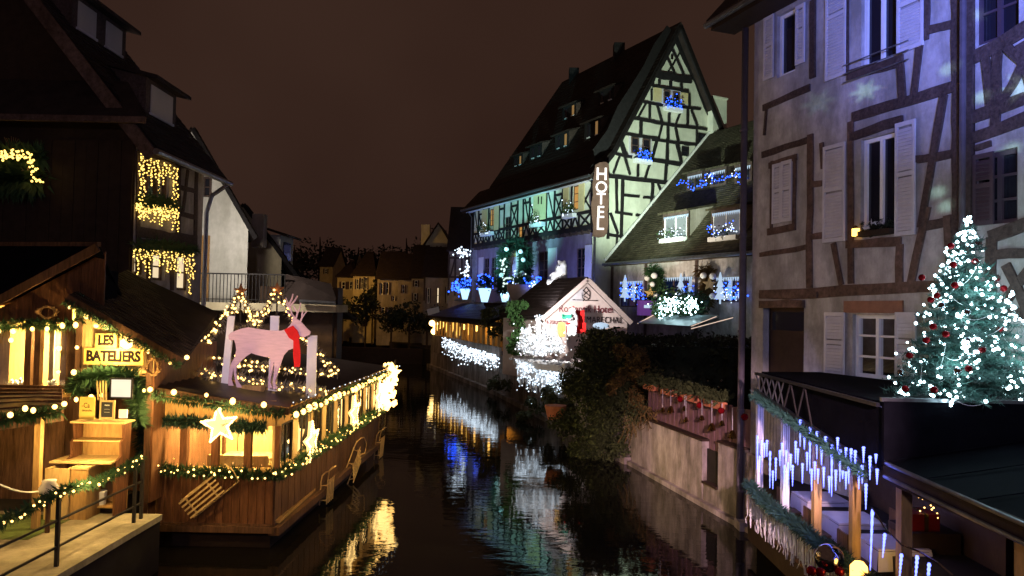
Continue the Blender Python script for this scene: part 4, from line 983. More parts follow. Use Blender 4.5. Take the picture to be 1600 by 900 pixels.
# ================================================================== annexe: long tiled roof with dormers, decorated front
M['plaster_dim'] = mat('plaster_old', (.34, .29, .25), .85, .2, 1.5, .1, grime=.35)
def annexe():
    ze = 8.3; E0 = V((6.35,48.3,0)); ed = -HD; LW = 15.5
    W = Wall(E0[:2], (E0+ed*LW)[:2]); W2 = W
    A = thing('annexe_house', 'low house with mossy tiled roof and lit dormers beside the hotel gable', 'house', (E0.x,E0.y,3))
    up = (HP*9.7+Z*10.6).normalized(); lg = 13.0
    p0 = E0-HP*.5+Z*(ze-.42)
    b = MB(); b.poly([p0, p0+ed*LW, p0+ed*LW+up*lg, p0+up*lg]); b.poly([p0-Z*.15, p0+ed*LW-Z*.15, p0+ed*LW+up*lg-Z*.15, p0+up*lg-Z*.15]); b.poly([p0, p0+ed*LW, p0+ed*LW-Z*.15, p0-Z*.15])
    r0, r1 = p0+up*lg, p0+ed*LW+up*lg; b.poly([r0, r1, r1+HP*9-Z*8, r0+HP*9-Z*8])
    Rf = b.build('roof', M['roof'], A)
    tiles(p0, ed, up, LW, lg, .24, .2, 'roof', Rf, thick=.022)
    MB().bar(p0+up*.2-ed*.05+Z*.05, p0+up*lg-ed*.05+Z*.05, .1, .32).build('verge_board', M['white'], A)
    # gutter
    MB().tube([p0-HP*.1-Z*.02, p0+ed*LW-HP*.1-Z*.02], .1, 8).build('gutter', M['steel'], A)
    ca = crop(920,380,5.625)
    def ra(x0, y0, x1, y1):
        um, vm = (x0+x1)/2, (y0+y1)/2; return (W.px(*ca(x0,vm))[0], W.px(*ca(um,y1))[1], W.px(*ca(x1,vm))[0], W.px(*ca(um,y0))[1])
    wins = [ra(275,335,470,560), ra(655,300,905,520), ra(1120,300,1330,520)]
    holed(W, 0, 3, LW, ze+.1, wins, 'wall', M['plaster_grey'], A, .15)
    b = MB(); b.poly([W.w(0,3), W.w(0,3,-6), W.w(0,ze+5.5,-6), W.w(0,ze,0)]); b.poly([W.w(LW,3), W.w(LW,3,-9), W.w(LW,ze+8,-9), W.w(LW,ze,0)]); b.build('end_wall', M['plaster_grey'], A)
    MB().poly([W.w(0,3,-.8), W.w(LW,3,-.8), W.w(LW,ze,-.8), W.w(0,ze,-.8)]).build('room_back', M['b_bluewin'], A, label='blue lit room behind the windows')
    MB().wbox(W, 0, ze-.55, LW, ze-.25, .0, .08).build('eave_beam', M['timber'], A)
    for a in (0.1, wins[0][2]+.25, wins[1][2]+.3, wins[2][2]+.2, LW-.2): MB().wbox(W, a, 3, a+.22, ze-.56, -.02, .06).build('timber_beam', M['timber'], A)
    for r in wins: window(W, r, A, m='timber', pane='glass', nv=3, nh=1, d=-.12)
    # scalloped white trim above each window
    for r in wins:
        b = MB(); a = r[0]
        while a < r[2]: b.poly([W.w(a,r[3],.03), W.w(a+.16,r[3],.03), W.w(a+.08,r[3]-.22,.03)]); a += .17
        b.build('scalloped_trim', M['b_white'], A)
    # dormers on the slope
    nrm = ed.cross(up).normalized(); nrm = nrm if nrm.z > 0 else -nrm
    def slope_px(u, v):
        d = ray(u, v); t = (p0-CP).dot(nrm)/d.dot(nrm); p = CP+d*t-p0; return p.dot(ed), p.dot(up)
    cd = crop(880,220,4.5); K = up.z/up.dot(HP)
    def dormer(x0, x1, ybot, hh, small, lab):
        s0, h = slope_px(*cd(x0,ybot)); s1, _ = slope_px(*cd(x1,ybot))
        Dm = bpy.data.objects.new('roof_dormer', None); COL.objects.link(Dm); Dm.parent = A; Dm['label'] = lab
        f0, f1 = p0+ed*s0+up*h, p0+ed*s1+up*h; t0, t1 = f0+Z*hh, f1+Z*hh; g = .22; dp = hh/(K-g)
        b0, b1 = t0+HP*dp+Z*g*dp, t1+HP*dp+Z*g*dp; w = (f1-f0).length
        Wd = Wall(f0[:2], f1[:2]); zz = f0.z
        b = MB(); b.wbox(Wd, 0, zz-.1, .14, zz+hh, -.1, .02); b.wbox(Wd, w-.14, zz-.1, w, zz+hh, -.1, .02); b.wbox(Wd, .14, zz+hh-.22, w-.14, zz+hh, -.1, .02); b.wbox(Wd, .14, zz-.1, w-.14, zz+.12, -.1, .02); b.build('front_frame', M['timber'], Dm)
        window(Wd, (.14,zz+.12,w-.14,zz+hh-.22), Dm, m='white' if not small else 'timber', pane='b_dorm' if not small else 'blueglass', nv=2, nh=1, d=-.06, flat=True)
        [MB().poly(q_).build('cheek', M['timber' if small else 'plaster_dim'], Dm) for q_ in ([f0,t0,b0],[f1,t1,b1])]
        o = -HP*.3-Z*g*.3; b = MB(); b.prism([t0+o-ed*.15, t1+o+ed*.15, b1+ed*.15, b0-ed*.15], Z*.12); b.build('dormer_roof', M['roof'], Dm)
        b = MB(); a = .1
        while a < w-.1: b.poly([Wd.w(a,zz+hh-.2,.05), Wd.w(a+.14,zz+hh-.2,.05), Wd.w(a+.07,zz+hh-.42,.05)]); a += .15
        b.build('scalloped_trim', M['b_white'], Dm)
        return Wd, w, zz, hh
    for i, (x0, x1, yb, lab) in enumerate(((700,865,712,'lit lower dormer nearest the hotel'),(1040,1240,702,'lit lower dormer nearest the drainpipe'))):
        Wd, w, zz, hh = dormer(x0, x1, yb, 1.65, False, lab)
        o = thing('dormer_planter', ['white lit flower arrangement in the lower dormer nearest the hotel','blue white lit flower arrangement in the lower dormer nearest the drainpipe'][i], 'planter', Wd.w(w/2,zz,.1))
        b = MB(); leaves(b, Wd.w(w/2,zz+.3,.2), (w*.45,w*.3,.4), 260, .12, .1); b.build('foliage', M['needle'], o); MB().wbox(Wd, .1, zz-.1, w-.1, zz+.14, .03, .35).build('trough', M['flock'], o)
        lights(o, [Wd.w(random.uniform(.1,w-.1), zz+random.uniform(.1,.75), random.uniform(.25,.5)) for _ in range(30)], .035, 'b_cool')
        if i == 1: lights(o, [Wd.w(random.uniform(.1,w-.1), zz+random.uniform(.3,.9), random.uniform(.25,.5)) for _ in range(14)], .035, 'b_blue')
    for i, (x0, x1, yb, lab) in enumerate(((870,960,360,'upper dormer nearest the hotel gable'),(1035,1130,335,'middle upper dormer'),(1205,1310,310,'upper dormer nearest the drainpipe'))): dormer(x0, x1, yb, 1.15, True, lab)
    o = thing('blue_roof_lights', 'blue fairy light string draped across the three upper dormers', 'light string', p0+up*6)
    def on(x, y, dd=.5): s, h = slope_px(*cd(x, y)); return p0+ed*s+up*h+nrm*dd-HP*.3
    pts = [(870,350),(880,330),(900,330),(925,340),(940,360),(965,380),(985,382),(1010,372),(1030,355),(1030,320),(1060,300),(1085,285),(1110,290),(1120,310),(1100,330),(1070,350),(1045,365),(1150,318),(1180,312),(1210,310),(1240,300),(1270,285),(1295,290),(1310,310),(1325,340),(1300,345)]
    P3 = [on(*p) for p in pts]; MB().tube(P3, .015, 3, False).build('cable', M['iron'], o)
    lights(o, [jit(q, .12) for q in P3 for _ in range(3)], .038, 'b_blue'); lights(o, [jit(on(1085,310), .3) for _ in range(12)]+[jit(on(1260,280), .25) for _ in range(8)], .035, 'b_cool')
    # ---------------- window display below
    def pa(x, y, d): 
        a, z = W.px(*ca(x, y), d); return W.w(a, z, d)
    for i, (x, y, m, lab) in enumerate(((318,400,'b_white','white glowing fir figure in the left annexe window'),(808,400,'b_white','white glowing fir figure in the middle annexe window'),(1155,400,'b_white','white glowing fir figure in the right annexe window'))):
        c = pa(x, y, .25); o = thing('fir_figure', lab, 'decoration', c, 'fir figures in the annexe windows'); b = MB()
        for k in range(4): b.lathe(c+Z*(-.55+k*.33), [(.34-.07*k,0),(.1-.02*k,.38),(.03,.42)], 7)
        b.tube([c-Z*.8, c-Z*.5], .05, 5); b.build('tiers', M[m], o)
    for i, (x, y, r, lab) in enumerate(((575,285,.19,'large white ball on the left fir pillar'),(512,305,.17,'white ball left on the left fir pillar'),(560,360,.16,'white heart ball lower on the left fir pillar'),(590,462,.15,'white ball at the foot of the left fir pillar'),(1008,285,.18,'large white ball on the right fir pillar'),(1085,465,.16,'white ball at the foot of the right fir pillar'),(1090,290,.18,'pale ball right on the right fir pillar'))):
        c = pa(x, y, .75); o = MB().ball(c, r, 2).build('white_ball', M['flock'], None, True, lab, 'ornament', 'white balls on the fir pillars', loc=c)
    for i, (x, m) in enumerate(((560,'needle'),(1010,'leaf_b'))):
        o = thing('fir_pillar', ['green fir branch pillar between the left and middle annexe windows','brownish fir branch pillar between the middle and right annexe windows'][i], 'decoration', pa(x,520,.3)); b = MB()
        needles([pa(x-20,230,.4), pa(x+50,300,.4), pa(x+30,420,.4), pa(x,540,.4)], .8, 1500, .3, b, .4); b.build('foliage', M[m], o); MB().tube([pa(x,220,.2), pa(x,560,.2)], .05, 5).build('pole', M['bark'], o)
    for x, y, lab in ((540,440,'pale wooden star on the left fir pillar'),(1060,360,'pale wooden star on the right fir pillar')):
        o = thing('wooden_star', lab, 'star', pa(x,y,.8), 'wooden stars on the fir pillars'); star_mesh(pa(x,y,.8), X, Z, .38, .05, 'pine_light', o, 'star_frame')
    o = thing('blue_window_lights', 'blue fairy lights filling the annexe windows', 'light string', pa(800,430,.3))
    lights(o, [pa(random.gauss(x,s), random.gauss(y,38), .3) for x, y, s, n in ((340,420,45,34),(440,460,40,22),(865,410,25,14),(1190,420,40,30),(1290,440,35,26)) for _ in range(n)], .04, 'b_blue'); lights(o, [pa(random.gauss(x,30), random.gauss(y,30), .3) for x, y in ((380,410),(1160,430),(1210,460)) for _ in range(12)], .035, 'b_cool')
    MB().tube([pa(280,380,.28), pa(480,420,.28), pa(900,380,.28), pa(1320,400,.28)], .012, 3).build('cable', M['iron'], o)
    for i, (x, y, n, w) in enumerate(((740,540,120,95),(900,540,70,70),(660,590,50,50))):
        o = thing('lit_fir_bush', ['large fir bush densely lit ice white before the annexe','small fir bush lit ice white, right of the large one','low fir bush lit ice white, left of the large one'][i], 'bush', pa(x,y+70,1.4)); b = MB(); c = pa(x,y,1.4)
        leaves(b, c, (1.3-.3*i,.8,1.0-.2*i), 1100, .2, .1); b.build('foliage', M['needle'], o); lights(o, [pa(random.gauss(x,w*.55), random.gauss(y,38), 2.0) for _ in range(n)], .036, 'b_cyan')
    c = pa(505,570,1.6); o = thing('purple_gift', 'purple lit gift box with white reindeer shape before the annexe', 'decoration', c); MB().obox(c, X*.45, Y*.4, Z*.42).build('box', M['b_purple'], o); MB().obox(c+V((0,-.42,.08)), X*.2, Y*.02, Z*.08).build('emblem', M['b_white'], o)
    # glass terrace roof with light tube
    o = thing('glass_terrace_roof', 'frosted low glass roof edged with a light tube before the annexe', 'roof', pa(800,680,2.5)); q = [pa(430,705,2.6), pa(880,735,2.6), pa(1140,640,1.6), pa(620,630,1.4)]
    MB().prism(q, Z*.04).build('sheet', M['frost'], o)
    for s, e_ in (((900,752),(1265,655)),((900,730),(1120,645))): MB().tube([pa(*s,2.8), pa(*e_,2.8)], .02, 5).build('light_tube', M['b_tube'], o)
    MB().tube([pa(430,705,2.6), pa(600,615,1.5)], .03, 5).build('light_tube', M['b_tube'], o)
M['b_dorm'] = em('net_curtained_room', (.85, .9, 1), .08); M['b_purple'] = em('purple_glow', (.3, .1, .6), .22); M['frost'] = mat('frosted_sheet', (.2, .24, .25), .3, .2, 3, .1); M['b_tube'] = em('light_tube', (1, .7, .55), .9)
annexe()

# ================================================================== hotel terrace, signed hut, decorations on the canal front
def hotel_front():
    rl, d0 = HT[4], HT[5]; c7 = crop(660,400,3.75); c2 = crop(660,280,4.09)
    # pergola restaurant on the quay, lit amber
    RQ = Wall((-6.2,62.5),(-.9,44.6))
    P = thing('quay_restaurant', 'low tiled terrace restaurant with amber lit windows on the quay', 'restaurant', (-4,54,1.4))
    A0, A1 = V((-6.4,61.5,0)), V((-.6,42.5,0)); ed = (A1-A0).normalized(); W = Wall(A0[:2], A1[:2]); L = W.len; nb = -W.n
    zr, zf = 4.2, 2.45
    b = MB(); b.poly([W.w(-.3,zr,.5), W.w(L,zr,.5), W.w(L,zr+1.1,-2.6), W.w(-.3,zr+1.1,-2.6)]); b.poly([W.w(-.3,zr-.1,.5), W.w(L,zr-.1,.5), W.w(L,zr+1.0,-2.6), W.w(-.3,zr+1.0,-2.6)]); b.poly([W.w(-.3,zr-.1,.5), W.w(L,zr-.1,.5), W.w(L,zr,.5), W.w(-.3,zr,.5)])
    Rf = b.build('roof', M['roof_dark'], P)
    tiles(W.w(-.3,zr,.5), ed, (W.w(0,zr+1.1,-2.6)-W.w(0,zr,.5)), L, 3.2, .34, .3, 'roof_slate', Rf)
    MB().poly([W.w(0,zf-.4,-2.4), W.w(L,zf-.4,-2.4), W.w(L,zr+.8,-2.4), W.w(0,zr+.8,-2.4)]).build('back_wall', M['pine'], P)
    MB().wbox(W, 0, 1.3, L, zf+.25, -.1, .05).build('parapet', M['quay'], P)
    a = 0.0; k = 0
    while a < L: MB().wbox(W, a, zf+.25, a+.14, zr-.05, -.06, .08).build('post', M['pine'], P); a += 1.15; k += 1
    MB().wbox(W, 0, zr-.35, L, zr-.1, -.07, .09).build('header', M['darkwood'], P)
    for i in range(5):
        a = 1.5+i*3.6; q = thing('hanging_lamp', 'round amber lamp glowing under the quay restaurant roof, '+['leftmost','second from left','third from left','fourth from left','rightmost'][i], 'lamp', W.w(a,3.5,-.8), 'lamps of the quay restaurant')
        MB().ball(W.w(a,3.55,-.5), .2, 2).build('globe', M['b_lamp'], q, smooth=True); MB().tube([W.w(a,3.75,-.5), W.w(a,zr+.1,-.5)], .015, 4).build('cord', M['iron'], q)
    # curtain lights in the restaurant windows
    o = thing('amber_curtain_lights', 'amber vertical light strands in the quay restaurant windows', 'light string', W.w(3,3.5,.1)); b = MB()
    for k in range(46): a = random.uniform(.1,12); z = random.uniform(3.2,4.0); b.bar(W.w(a,z,-.15), W.w(a,z-random.uniform(.3,.8),-.15), .05)
    b.build('strands', M['b_strand'], o, kind='stuff')
    b = MB(); b.tube([W.w(0,4.1,-.15), W.w(12,4.1,-.15)], .01, 3); b.build('cable', M['iron'], o)
    # far end lantern sign
    q = thing('lit_lantern_sign', 'bright lantern and bracket sign at the far end of the quay restaurant', 'lantern', at(680,510,61)); c = at(680,512,61)
    for u, v, r in ((675,505,.25),(683,510,.32),(678,518,.25)): MB().ball(at(u,v,61), r, 2).build('glow', M['b_star'], q)
    MB().bar(at(668,488,61), at(686,484,61), .12, .5).build('bracket', M['white'], q); MB().tube([at(684,484,61), V((at(684,484,61).x, at(684,484,61).y, 1.4))], .05, 5).build('pole', M['iron'], q)
    # low quay plinth and parapet with icicle curtains
    QT = Wall((-6.55,62.3),(-.5,42.5))
    o = thing('terrace_wall', 'pink rendered terrace wall along the water below the quay restaurant', 'wall', QT.w(0,0)); MB().wbox(QT, 0, -.4, QT.len, 2.2, -.3, .1).build('panel', M['quay'], o); MB().wbox(QT, 0, -.3, QT.len, .25, .1, .4).build('plinth', M['quay'], o)
    QT2 = Wall((-.5,42.5),(4.0,23.9)); o = thing('garden_quay_wall', 'dark quay wall running under the bushes towards the ivy', 'wall', QT2.w(0,0)); MB().wbox(QT2, 0.02, -.4, QT2.len-.02, 1.5, -.3, .1).build('panel', M['quay'], o); MB().wbox(QT2, 0.02, -.3, QT2.len-.02, .22, .1, .35).build('plinth', M['quay'], o)
    def curtain(nm, lab, cells, Yf, r, n, m='b_cool'):
        o = thing(nm, lab, 'light curtain', at(cells[0][0], cells[0][1], Yf(cells[0][0]))); pts = []; b = MB()
        for (u0, v0, u1, v1, h0, h1) in cells:
            for k in range(n):
                t = random.random(); u = u0+(u1-u0)*t; v = v0+(v1-v0)*t; h = h0+(h1-h0)*t; Yd = Yf(u)
                pts.append(at(u+random.uniform(-3,3), v+abs(random.gauss(0,.42))*h, Yd-random.uniform(0,.4)))
            for k in range(int(n/4)):
                t = random.random(); u = u0+(u1-u0)*t; v = v0+(v1-v0)*t; h = h0+(h1-h0)*t; Yd = Yf(u)-.2
                b.tube([at(u,v,Yd), at(u+random.uniform(-2,2), v+h*random.uniform(.5,1), Yd)], .012, 3, False)
        lights(o, pts, r, m); b.build('strands', M['flock'], o, kind='stuff'); return o
    Yq = lambda u: W.w(W.px(u,540,.45)[0],0,.45).y
    curtain('white_light_curtain', 'white icicle light curtain along the terrace wall of the quay restaurant', [(693,527,735,545,26,28),(735,543,778,556,26,26)], Yq, .045, 260)
    curtain('white_light_heap', 'thick white light garland below the signed hut, with hearts', [(808,562,850,578,40,44),(850,578,884,584,44,34)], lambda u: 33.6-(u-808)*.03, .026, 330)
    b = MB()
    for k in range(9): a = .3+k*1.0; b.wbox(QT, a, 1.75, a+.5, 2.5, .12, .16)
    for u, v, s, lab in ((856,603,20,'large pale heart hanging below the white light garland'),(832,586,12,'small pale heart inside the white light garland')):
        pts = []; c = at(u,v,32.2); sc = s*32.2/F/17
        for k in range(24): t = 2*math.pi*k/24; pts.append(c+X*(16*math.sin(t)**3)*sc*.5+Z*(13*math.cos(t)-5*math.cos(2*t)-2*math.cos(3*t)-math.cos(4*t))*sc*.5)
        o = MB().prism(pts, Y*.06).build('hanging_heart', M['flock'], None, False, lab, 'heart', 'hearts under the hut', loc=c)
    # ---------------- signed hut
    Hc = 34.0; ap = at(917,437,Hc); el = at(846,497,Hc); er = at(985,503,Hc); el.y = er.y = Hc; back = V((-.456,.89,0)).normalized()*4.2
    Hh = thing('signed_hut', 'small gabled hut with the painted hotel name on its front', 'hut', (ap.x,Hc,1.6))
    Wh = Wall((el.x,Hc),(er.x,Hc)); 
    MB().prism([V((el.x+.15,Hc,1.6)), V((er.x-.15,Hc,1.6)), V((er.x-.15,Hc,er.z)), ap-Z*.1, V((el.x+.15,Hc,el.z))], back).build('wall', M['signpink'], Hh)
    b = MB()
    for e in (el, er):
        p = [ap-Y*.3, e-Y*.3-Z*.05, e+back-Z*.05, ap+back]; b.prism(p, Z*.12)
    Rf = b.build('roof', M['roof_dark'], Hh)
    tiles(el-Y*.3+Z*.08, back, (ap-el), (back).length, (ap-el).length, .26, .24, 'roof_dark', Rf)
    for e in (el, er): MB().bar(ap-Y*.34, e-Y*.34-Z*.06, .1, .2, up=Z).build('bargeboard', M['signpink'], Hh)
    cs = crop(660,400,3.75)
    def tx(s, x0, x1, y, hpx, m, wide=1.0):
        p, q = at(*cs(x0,y),Hc-.06), at(*cs(x1,y),Hc-.06); o = text('lettering', s, (p+q)/2, X, Z, hpx/3.75*Hc/F*1.3, m, Hh, .008, wide, 0); return o
    tx('Romantik Hotel', 810, 1105, 312, 46, 'maroon', .82); tx('LE MARECHAL', 900, 1180, 376, 40, 'ink', .8); tx('Restaurant', 705, 850, 385, 32, 'maroon', .75)
    b = MB(); em_ = [((935,215),(960,182)),((960,182),(982,212)),((935,215),(938,245)),((982,212),(980,250)),((938,245),(958,262)),((980,250),(958,262)),((940,200),(978,232)),((978,200),(938,235)),((948,235),(975,250)),((880,256),(1028,262)),((945,262),(940,262))]
    for (p, q) in em_: b.bar(at(*cs(*p),Hc-.05), at(*cs(*q),Hc-.05), .035, .02, up=Y)
    b.build('emblem', M['ink'], Hh)
    # dark shutters painted left of the text: pale blue patch as a small window
    q = at(*cs(905,230),Hc-.03); MB().obox(q, X*.3, Y*.03, Z*.28).build('pane', M['shutter'], Hh)
    # ---------------- white bear sitting on the hut roof
    c = at(868,440,36.5); s = 36.5/F/3.75
    def bp(x, y, dy=0): p = at(*cs(x,y),36.5); return V((p.x, p.y+dy, p.z))
    B = thing('white_bear', 'white plush bear sitting on the roof of the signed hut', 'bear figure', bp(790,165))
    blob([(bp(812,100),(.32,.3,.42)),(bp(818,60),(.25,.24,.25)),(bp(795,66,-.1),(.14,.15,.12)),(bp(800,32),(.08,.06,.09)),(bp(832,34),(.08,.06,.09)),(bp(785,108,-.15),(.3,.12,.12)),(bp(765,128,-.2),(.12,.1,.1)),(bp(790,148,-.2),(.34,.16,.15)),(bp(750,158,-.25),(.22,.16,.15)),(bp(738,155,-.2),(.12,.13,.18)),(bp(830,145,.1),(.25,.3,.2)),(bp(770,115,.1),(.25,.1,.1))], .05, 'body', 'flock', B)
    for x, y in ((788,60),(800,58),(784,70)): MB().ball(bp(x,y,-.24), .03, 1).build('eye' if y < 65 else 'nose', M['ink'], B)
    # ---------------- seated figure in red chair, reading
    def fp(x, y, dy=0): p = at(*cs(x,y),32.6); return V((p.x, p.y+dy, p.z))
    C = thing('red_armchair', 'red armchair holding the reading figure before the signed hut', 'armchair', fp(905,470))
    b = MB(); b.obox(fp(898,440), X*.34, Y*.3, Z*.09); b.build('seat', M['red'], C); MB().obox(fp(918,385,.28), X*.25, Y*.06, Z*.5).build('backrest', M['red'], C)
    for dx in (-.34,.34): MB().obox(fp(900,420)+X*dx, X*.06, Y*.3, Z*.22).build('armrest', M['red'], C)
    for dx in (-.3,.3):
        for dy in (-.24,.24): MB().obox(fp(898,462)+V((dx,dy,0)), X*.04, Y*.04, Z*.2).build('leg', M['darkwood'], C)
    G = thing('person', 'seated figure in white robe and hood reading a green book on red chair', 'person', fp(880,440))
    blob([(fp(885,375),(.24,.2,.36)),(fp(880,405,-.05),(.28,.26,.18)),(fp(878,330,-.04),(.15,.15,.17)),(fp(880,318,-.02),(.17,.17,.14)),(fp(868,365,-.2),(.14,.2,.09)),(fp(850,370,-.28),(.16,.1,.08)),(fp(868,415,-.25),(.16,.26,.13)),(fp(860,435,-.45),(.11,.12,.28)),(fp(888,435,-.42),(.11,.12,.28)),(fp(858,460,-.5),(.1,.17,.08)),(fp(886,460,-.48),(.1,.17,.08))], .045, 'body', 'flock', G)
    MB().ball(fp(868,332,-.13), .09, 2).build('face', M['figskin'], G, smooth=True); 
    for dx in (-.035,.03): MB().ball(fp(866,328,-.22)+X*dx, .014, 1).build('eye', M['ink'], G)
    MB().ball(fp(866,342,-.2), .08, 2, (1,.5,.8)).build('beard', M['flock'], G, smooth=True); MB().ball(fp(884,302,.02), .07, 1).build('hat_ball', M['red'], G)
    o = thing('green_book', 'open green book held by the reading figure', 'book', fp(842,358,-.36)); 
    for sg in (-1, 1): MB().prism([fp(842,358,-.36)+V((0,0,-.1)), fp(842,358,-.36)+V((sg*.2,-.04,-.06)), fp(842,358,-.36)+V((sg*.2,.04,.14)), fp(842,358,-.36)+V((0,.06,.1))], Y*.03).build('page' , M['bookgreen'], o)
    # ---------------- flocked white trees and snowy platform
    o = thing('snow_platform', 'bright snowy display platform before the signed hut', 'platform', at(770,570,33)); T0 = [at(802,549,34.5), at(846,567,31.8), at(882,570,31), at(892,545,33.5)]
    MB().prism([V((p.x,p.y,2.3)) for p in T0], Z*.25).build('slab', M['flock'], o); 
    b = MB()
    for k in range(90): p = T0[0].lerp(T0[2], random.random()); b.ball(V((p.x+random.uniform(-.3,.9), p.y+random.uniform(-.4,1.2), 2.6)), random.uniform(.08,.2), 1, (1,1,.5))
    b.build('snow', M['flock'], o, kind='stuff')
    for i, (x, y0, y1) in enumerate(((590,420,545),(625,400,560),(672,345,560),(715,380,560),(650,470,575),(760,430,560),(800,470,560),(690,500,580))):
        p0 = at(*cs(x,y1), 33.2-.1*i); p1 = at(*cs(x,y0), 33.2-.1*i); h = (p1-p0).length
        o = thing('flocked_fir', ['leftmost slim snow flocked fir of the hut display','second slim snow flocked fir from left of the hut display','tallest snow flocked fir of the hut display','snow flocked fir right of the tallest one','short snow flocked fir in front of the tallest one','snow flocked fir before the hut wall','snow flocked fir nearest the red armchair','lowest snow flocked fir at the platform edge'][i], 'tree', p0, 'flocked firs of the hut display'); b = MB()
        for z in range(9):
            f = z/9; 
            for k in range(10):
                a = random.uniform(0,6.28); r = .34*(1-f)+.05; needles([p0+Z*h*(f*.95+.05), p0+Z*h*(f*.95)+V((math.cos(a)*r, math.sin(a)*r, 0))], .05, 9, .12, b, .2)
        b.build('crown', M['flock'], o); MB().tube([p0, p1], .025, 4).build('trunk', M['flock'], o); lights(o, [p0+Z*h*random.random()+V((random.uniform(-.22,.22),-.15,0)) for _ in range(16)], .035, 'b_cool')
    o = thing('display_lights', 'dense white fairy lights heaped on the snowy hut display', 'light string', at(830,530,32)); pts = [at(random.gauss(848,20), random.gauss(524,14), random.uniform(31.4,33)) for _ in range(130)]+[at(random.uniform(808,885), random.uniform(535,556), 31.3) for _ in range(60)]
    lights(o, pts, .028, 'b_disp'); MB().tube([at(808,550,31.5), at(840,530,31.5), at(880,545,31.5)], .012, 3).build('cable', M['white'], o)
    o = thing('lit_snow_mound', 'glowing white mound beside the hut wall above the ivy', 'decoration', at(939,511,33)); MB().ball(at(939,509,33), .38, 2, (1,.8,.4)).build('mound', M['b_white'], o, smooth=True)
    o = thing('wooden_cutout', 'orange wooden figure board in front of the hut wall', 'figure board', at(873,528,32.4)); pts = [cs(795,390),(cs(815,385)),(cs(835,392)),cs(840,420),cs(835,475),cs(800,475),cs(790,420)]; MB().prism([at(*p,32.4) for p in pts], Y*.06).build('board', M['pine'], o)
    # shrub left of the hut, laurel hedge above the restaurant
    o = thing('laurel_shrub', 'lit green laurel shrub left of the signed hut', 'shrub', at(815,540,36)); b = MB()
    for u, v, r, n in ((812,495,.8,420),(822,485,.7,320),(806,515,.8,320),(830,510,.7,260),(800,540,.6,200),(820,550,.6,200)): clumpy(b, at(u,v,36), (r,r,r), n, .2, 5, .6)
    b.build('crown', M['laurel'], o); MB().tube([V((1,36,1.4)), at(815,520,36)], .06, 5).build('trunk', M['bark'], o)
    o = thing('creeper_hedge', 'dark creeper growing over the quay restaurant roof', 'plant', at(770,500,44)); b = MB()
    for u, v, r, n in ((765,495,.8,300),(785,485,.8,300),(790,505,.8,300),(775,515,.6,200),(795,530,.6,220)): clumpy(b, at(u,v,42.6), (r,r,r*.8), n, .2, 5, .6)
    b.build('crown', M['leaf'], o); MB().tube([at(795,590,42.6), at(790,520,42.6)], .06, 5).build('stem', M['bark'], o)
    # ---------------- glowing pots and window pieces on the hotel front
    for i, (x, y, s) in enumerate(((272,735,34),(398,742,44),(528,745,40))):
        Yd = [60.5,57.5,54.5][i]; p = at(*c2(x,y),Yd); k = s/4.09*Yd/F
        o = thing('glowing_pot', ['small glowing white pot farthest along the hotel front','wide glowing white pot in the middle of the hotel front','tall glowing white pot nearest the fir archway'][i], 'pot', p-Z*k, 'glowing pots on the hotel ledge'); MB().lathe(p-Z*k, [(k*.45,0),(k*.9,1.7*k),(k*.95,2*k),(k*.7,2*k)], 14).build('pot', M['b_pot'], o, smooth=True)
        b = MB(); needles([p+Z*k, p+Z*(k*2.6)], k*1.5, 260, k*.9, b, -.2); b.build('plant', M['needle'], o)
        lights(o, [jit(p+Z*k*1.9, k*1.2) for _ in range([60,44,26][i])], .05, 'b_blue')
        MB().obox(p-Z*(k+.08), X*.8, Y*.5, Z*.08).build('ledge', M['steel'], o)
    o = thing('blue_ledge_lights', 'blue fairy lights and white glow on the ledge right of the archway', 'light string', at(838,447,51)); pts = [at(*c2(random.gauss(735,30), random.gauss(660,22)),50.5) for _ in range(46)]; lights(o, pts, .06, 'b_blue'); lights(o, [at(*c2(random.gauss(712,10), random.gauss(682,10)),50.4) for _ in range(20)], .07, 'b_cool'); MB().tube([at(*c2(690,690),50.5), at(*c2(790,640),50.5)], .02, 3).build('cable', M['iron'], o)
    o = thing('white_branch_lights', 'white lit branch decorations at the far corner of the hotel', 'light string', at(722,395,63)); pts = [at(*c2(random.gauss(255,22), random.gauss(468,14)),63) for _ in range(44)]+[at(*c2(random.gauss(290,8), random.uniform(520,700)),62) for _ in range(26)]+[at(*c2(random.gauss(268,14), random.gauss(600,12)),62) for _ in range(10)]
    lights(o, pts, .075, 'b_cool'); lights(o, [at(*c2(random.gauss(235,22), random.gauss(685,26)),61) for _ in range(60)], .07, 'b_blue'); MB().tube([at(*c2(300,430),63), at(*c2(255,468),63), at(*c2(290,540),62), at(*c2(285,700),62)], .03, 4).build('branch', M['iron'], o)
    # fir archway with pale balls
    o = thing('fir_archway', 'fir branch archway with white balls round the hotel door', 'archway', at(*c2(570,780),53)); b = MB()
    pth = [at(*c2(*p),52.8) for p in ((515,720),(510,560),(520,470),(545,425),(600,410),(650,430),(665,500),(655,600),(650,720))]; needles(pth, .7, 2600, .42, b, .4); b.build('foliage', M['needle_d'], o)
    for x, y in ((538,446),(628,462),(645,515),(638,600),(505,612),(600,655)): MB().ball(at(*c2(x,y),52.2), .17, 2).build('ball', M['flock'], o, smooth=True)
    lights(o, [at(*c2(random.gauss(518,10), random.uniform(500,690)),52.3) for _ in range(26)]+[at(*c2(random.gauss(610,18), random.uniform(580,690)),52.3) for _ in range(26)]+[at(*c2(random.gauss(580,16), 632),52.3) for _ in range(14)], .075, 'b_pale')
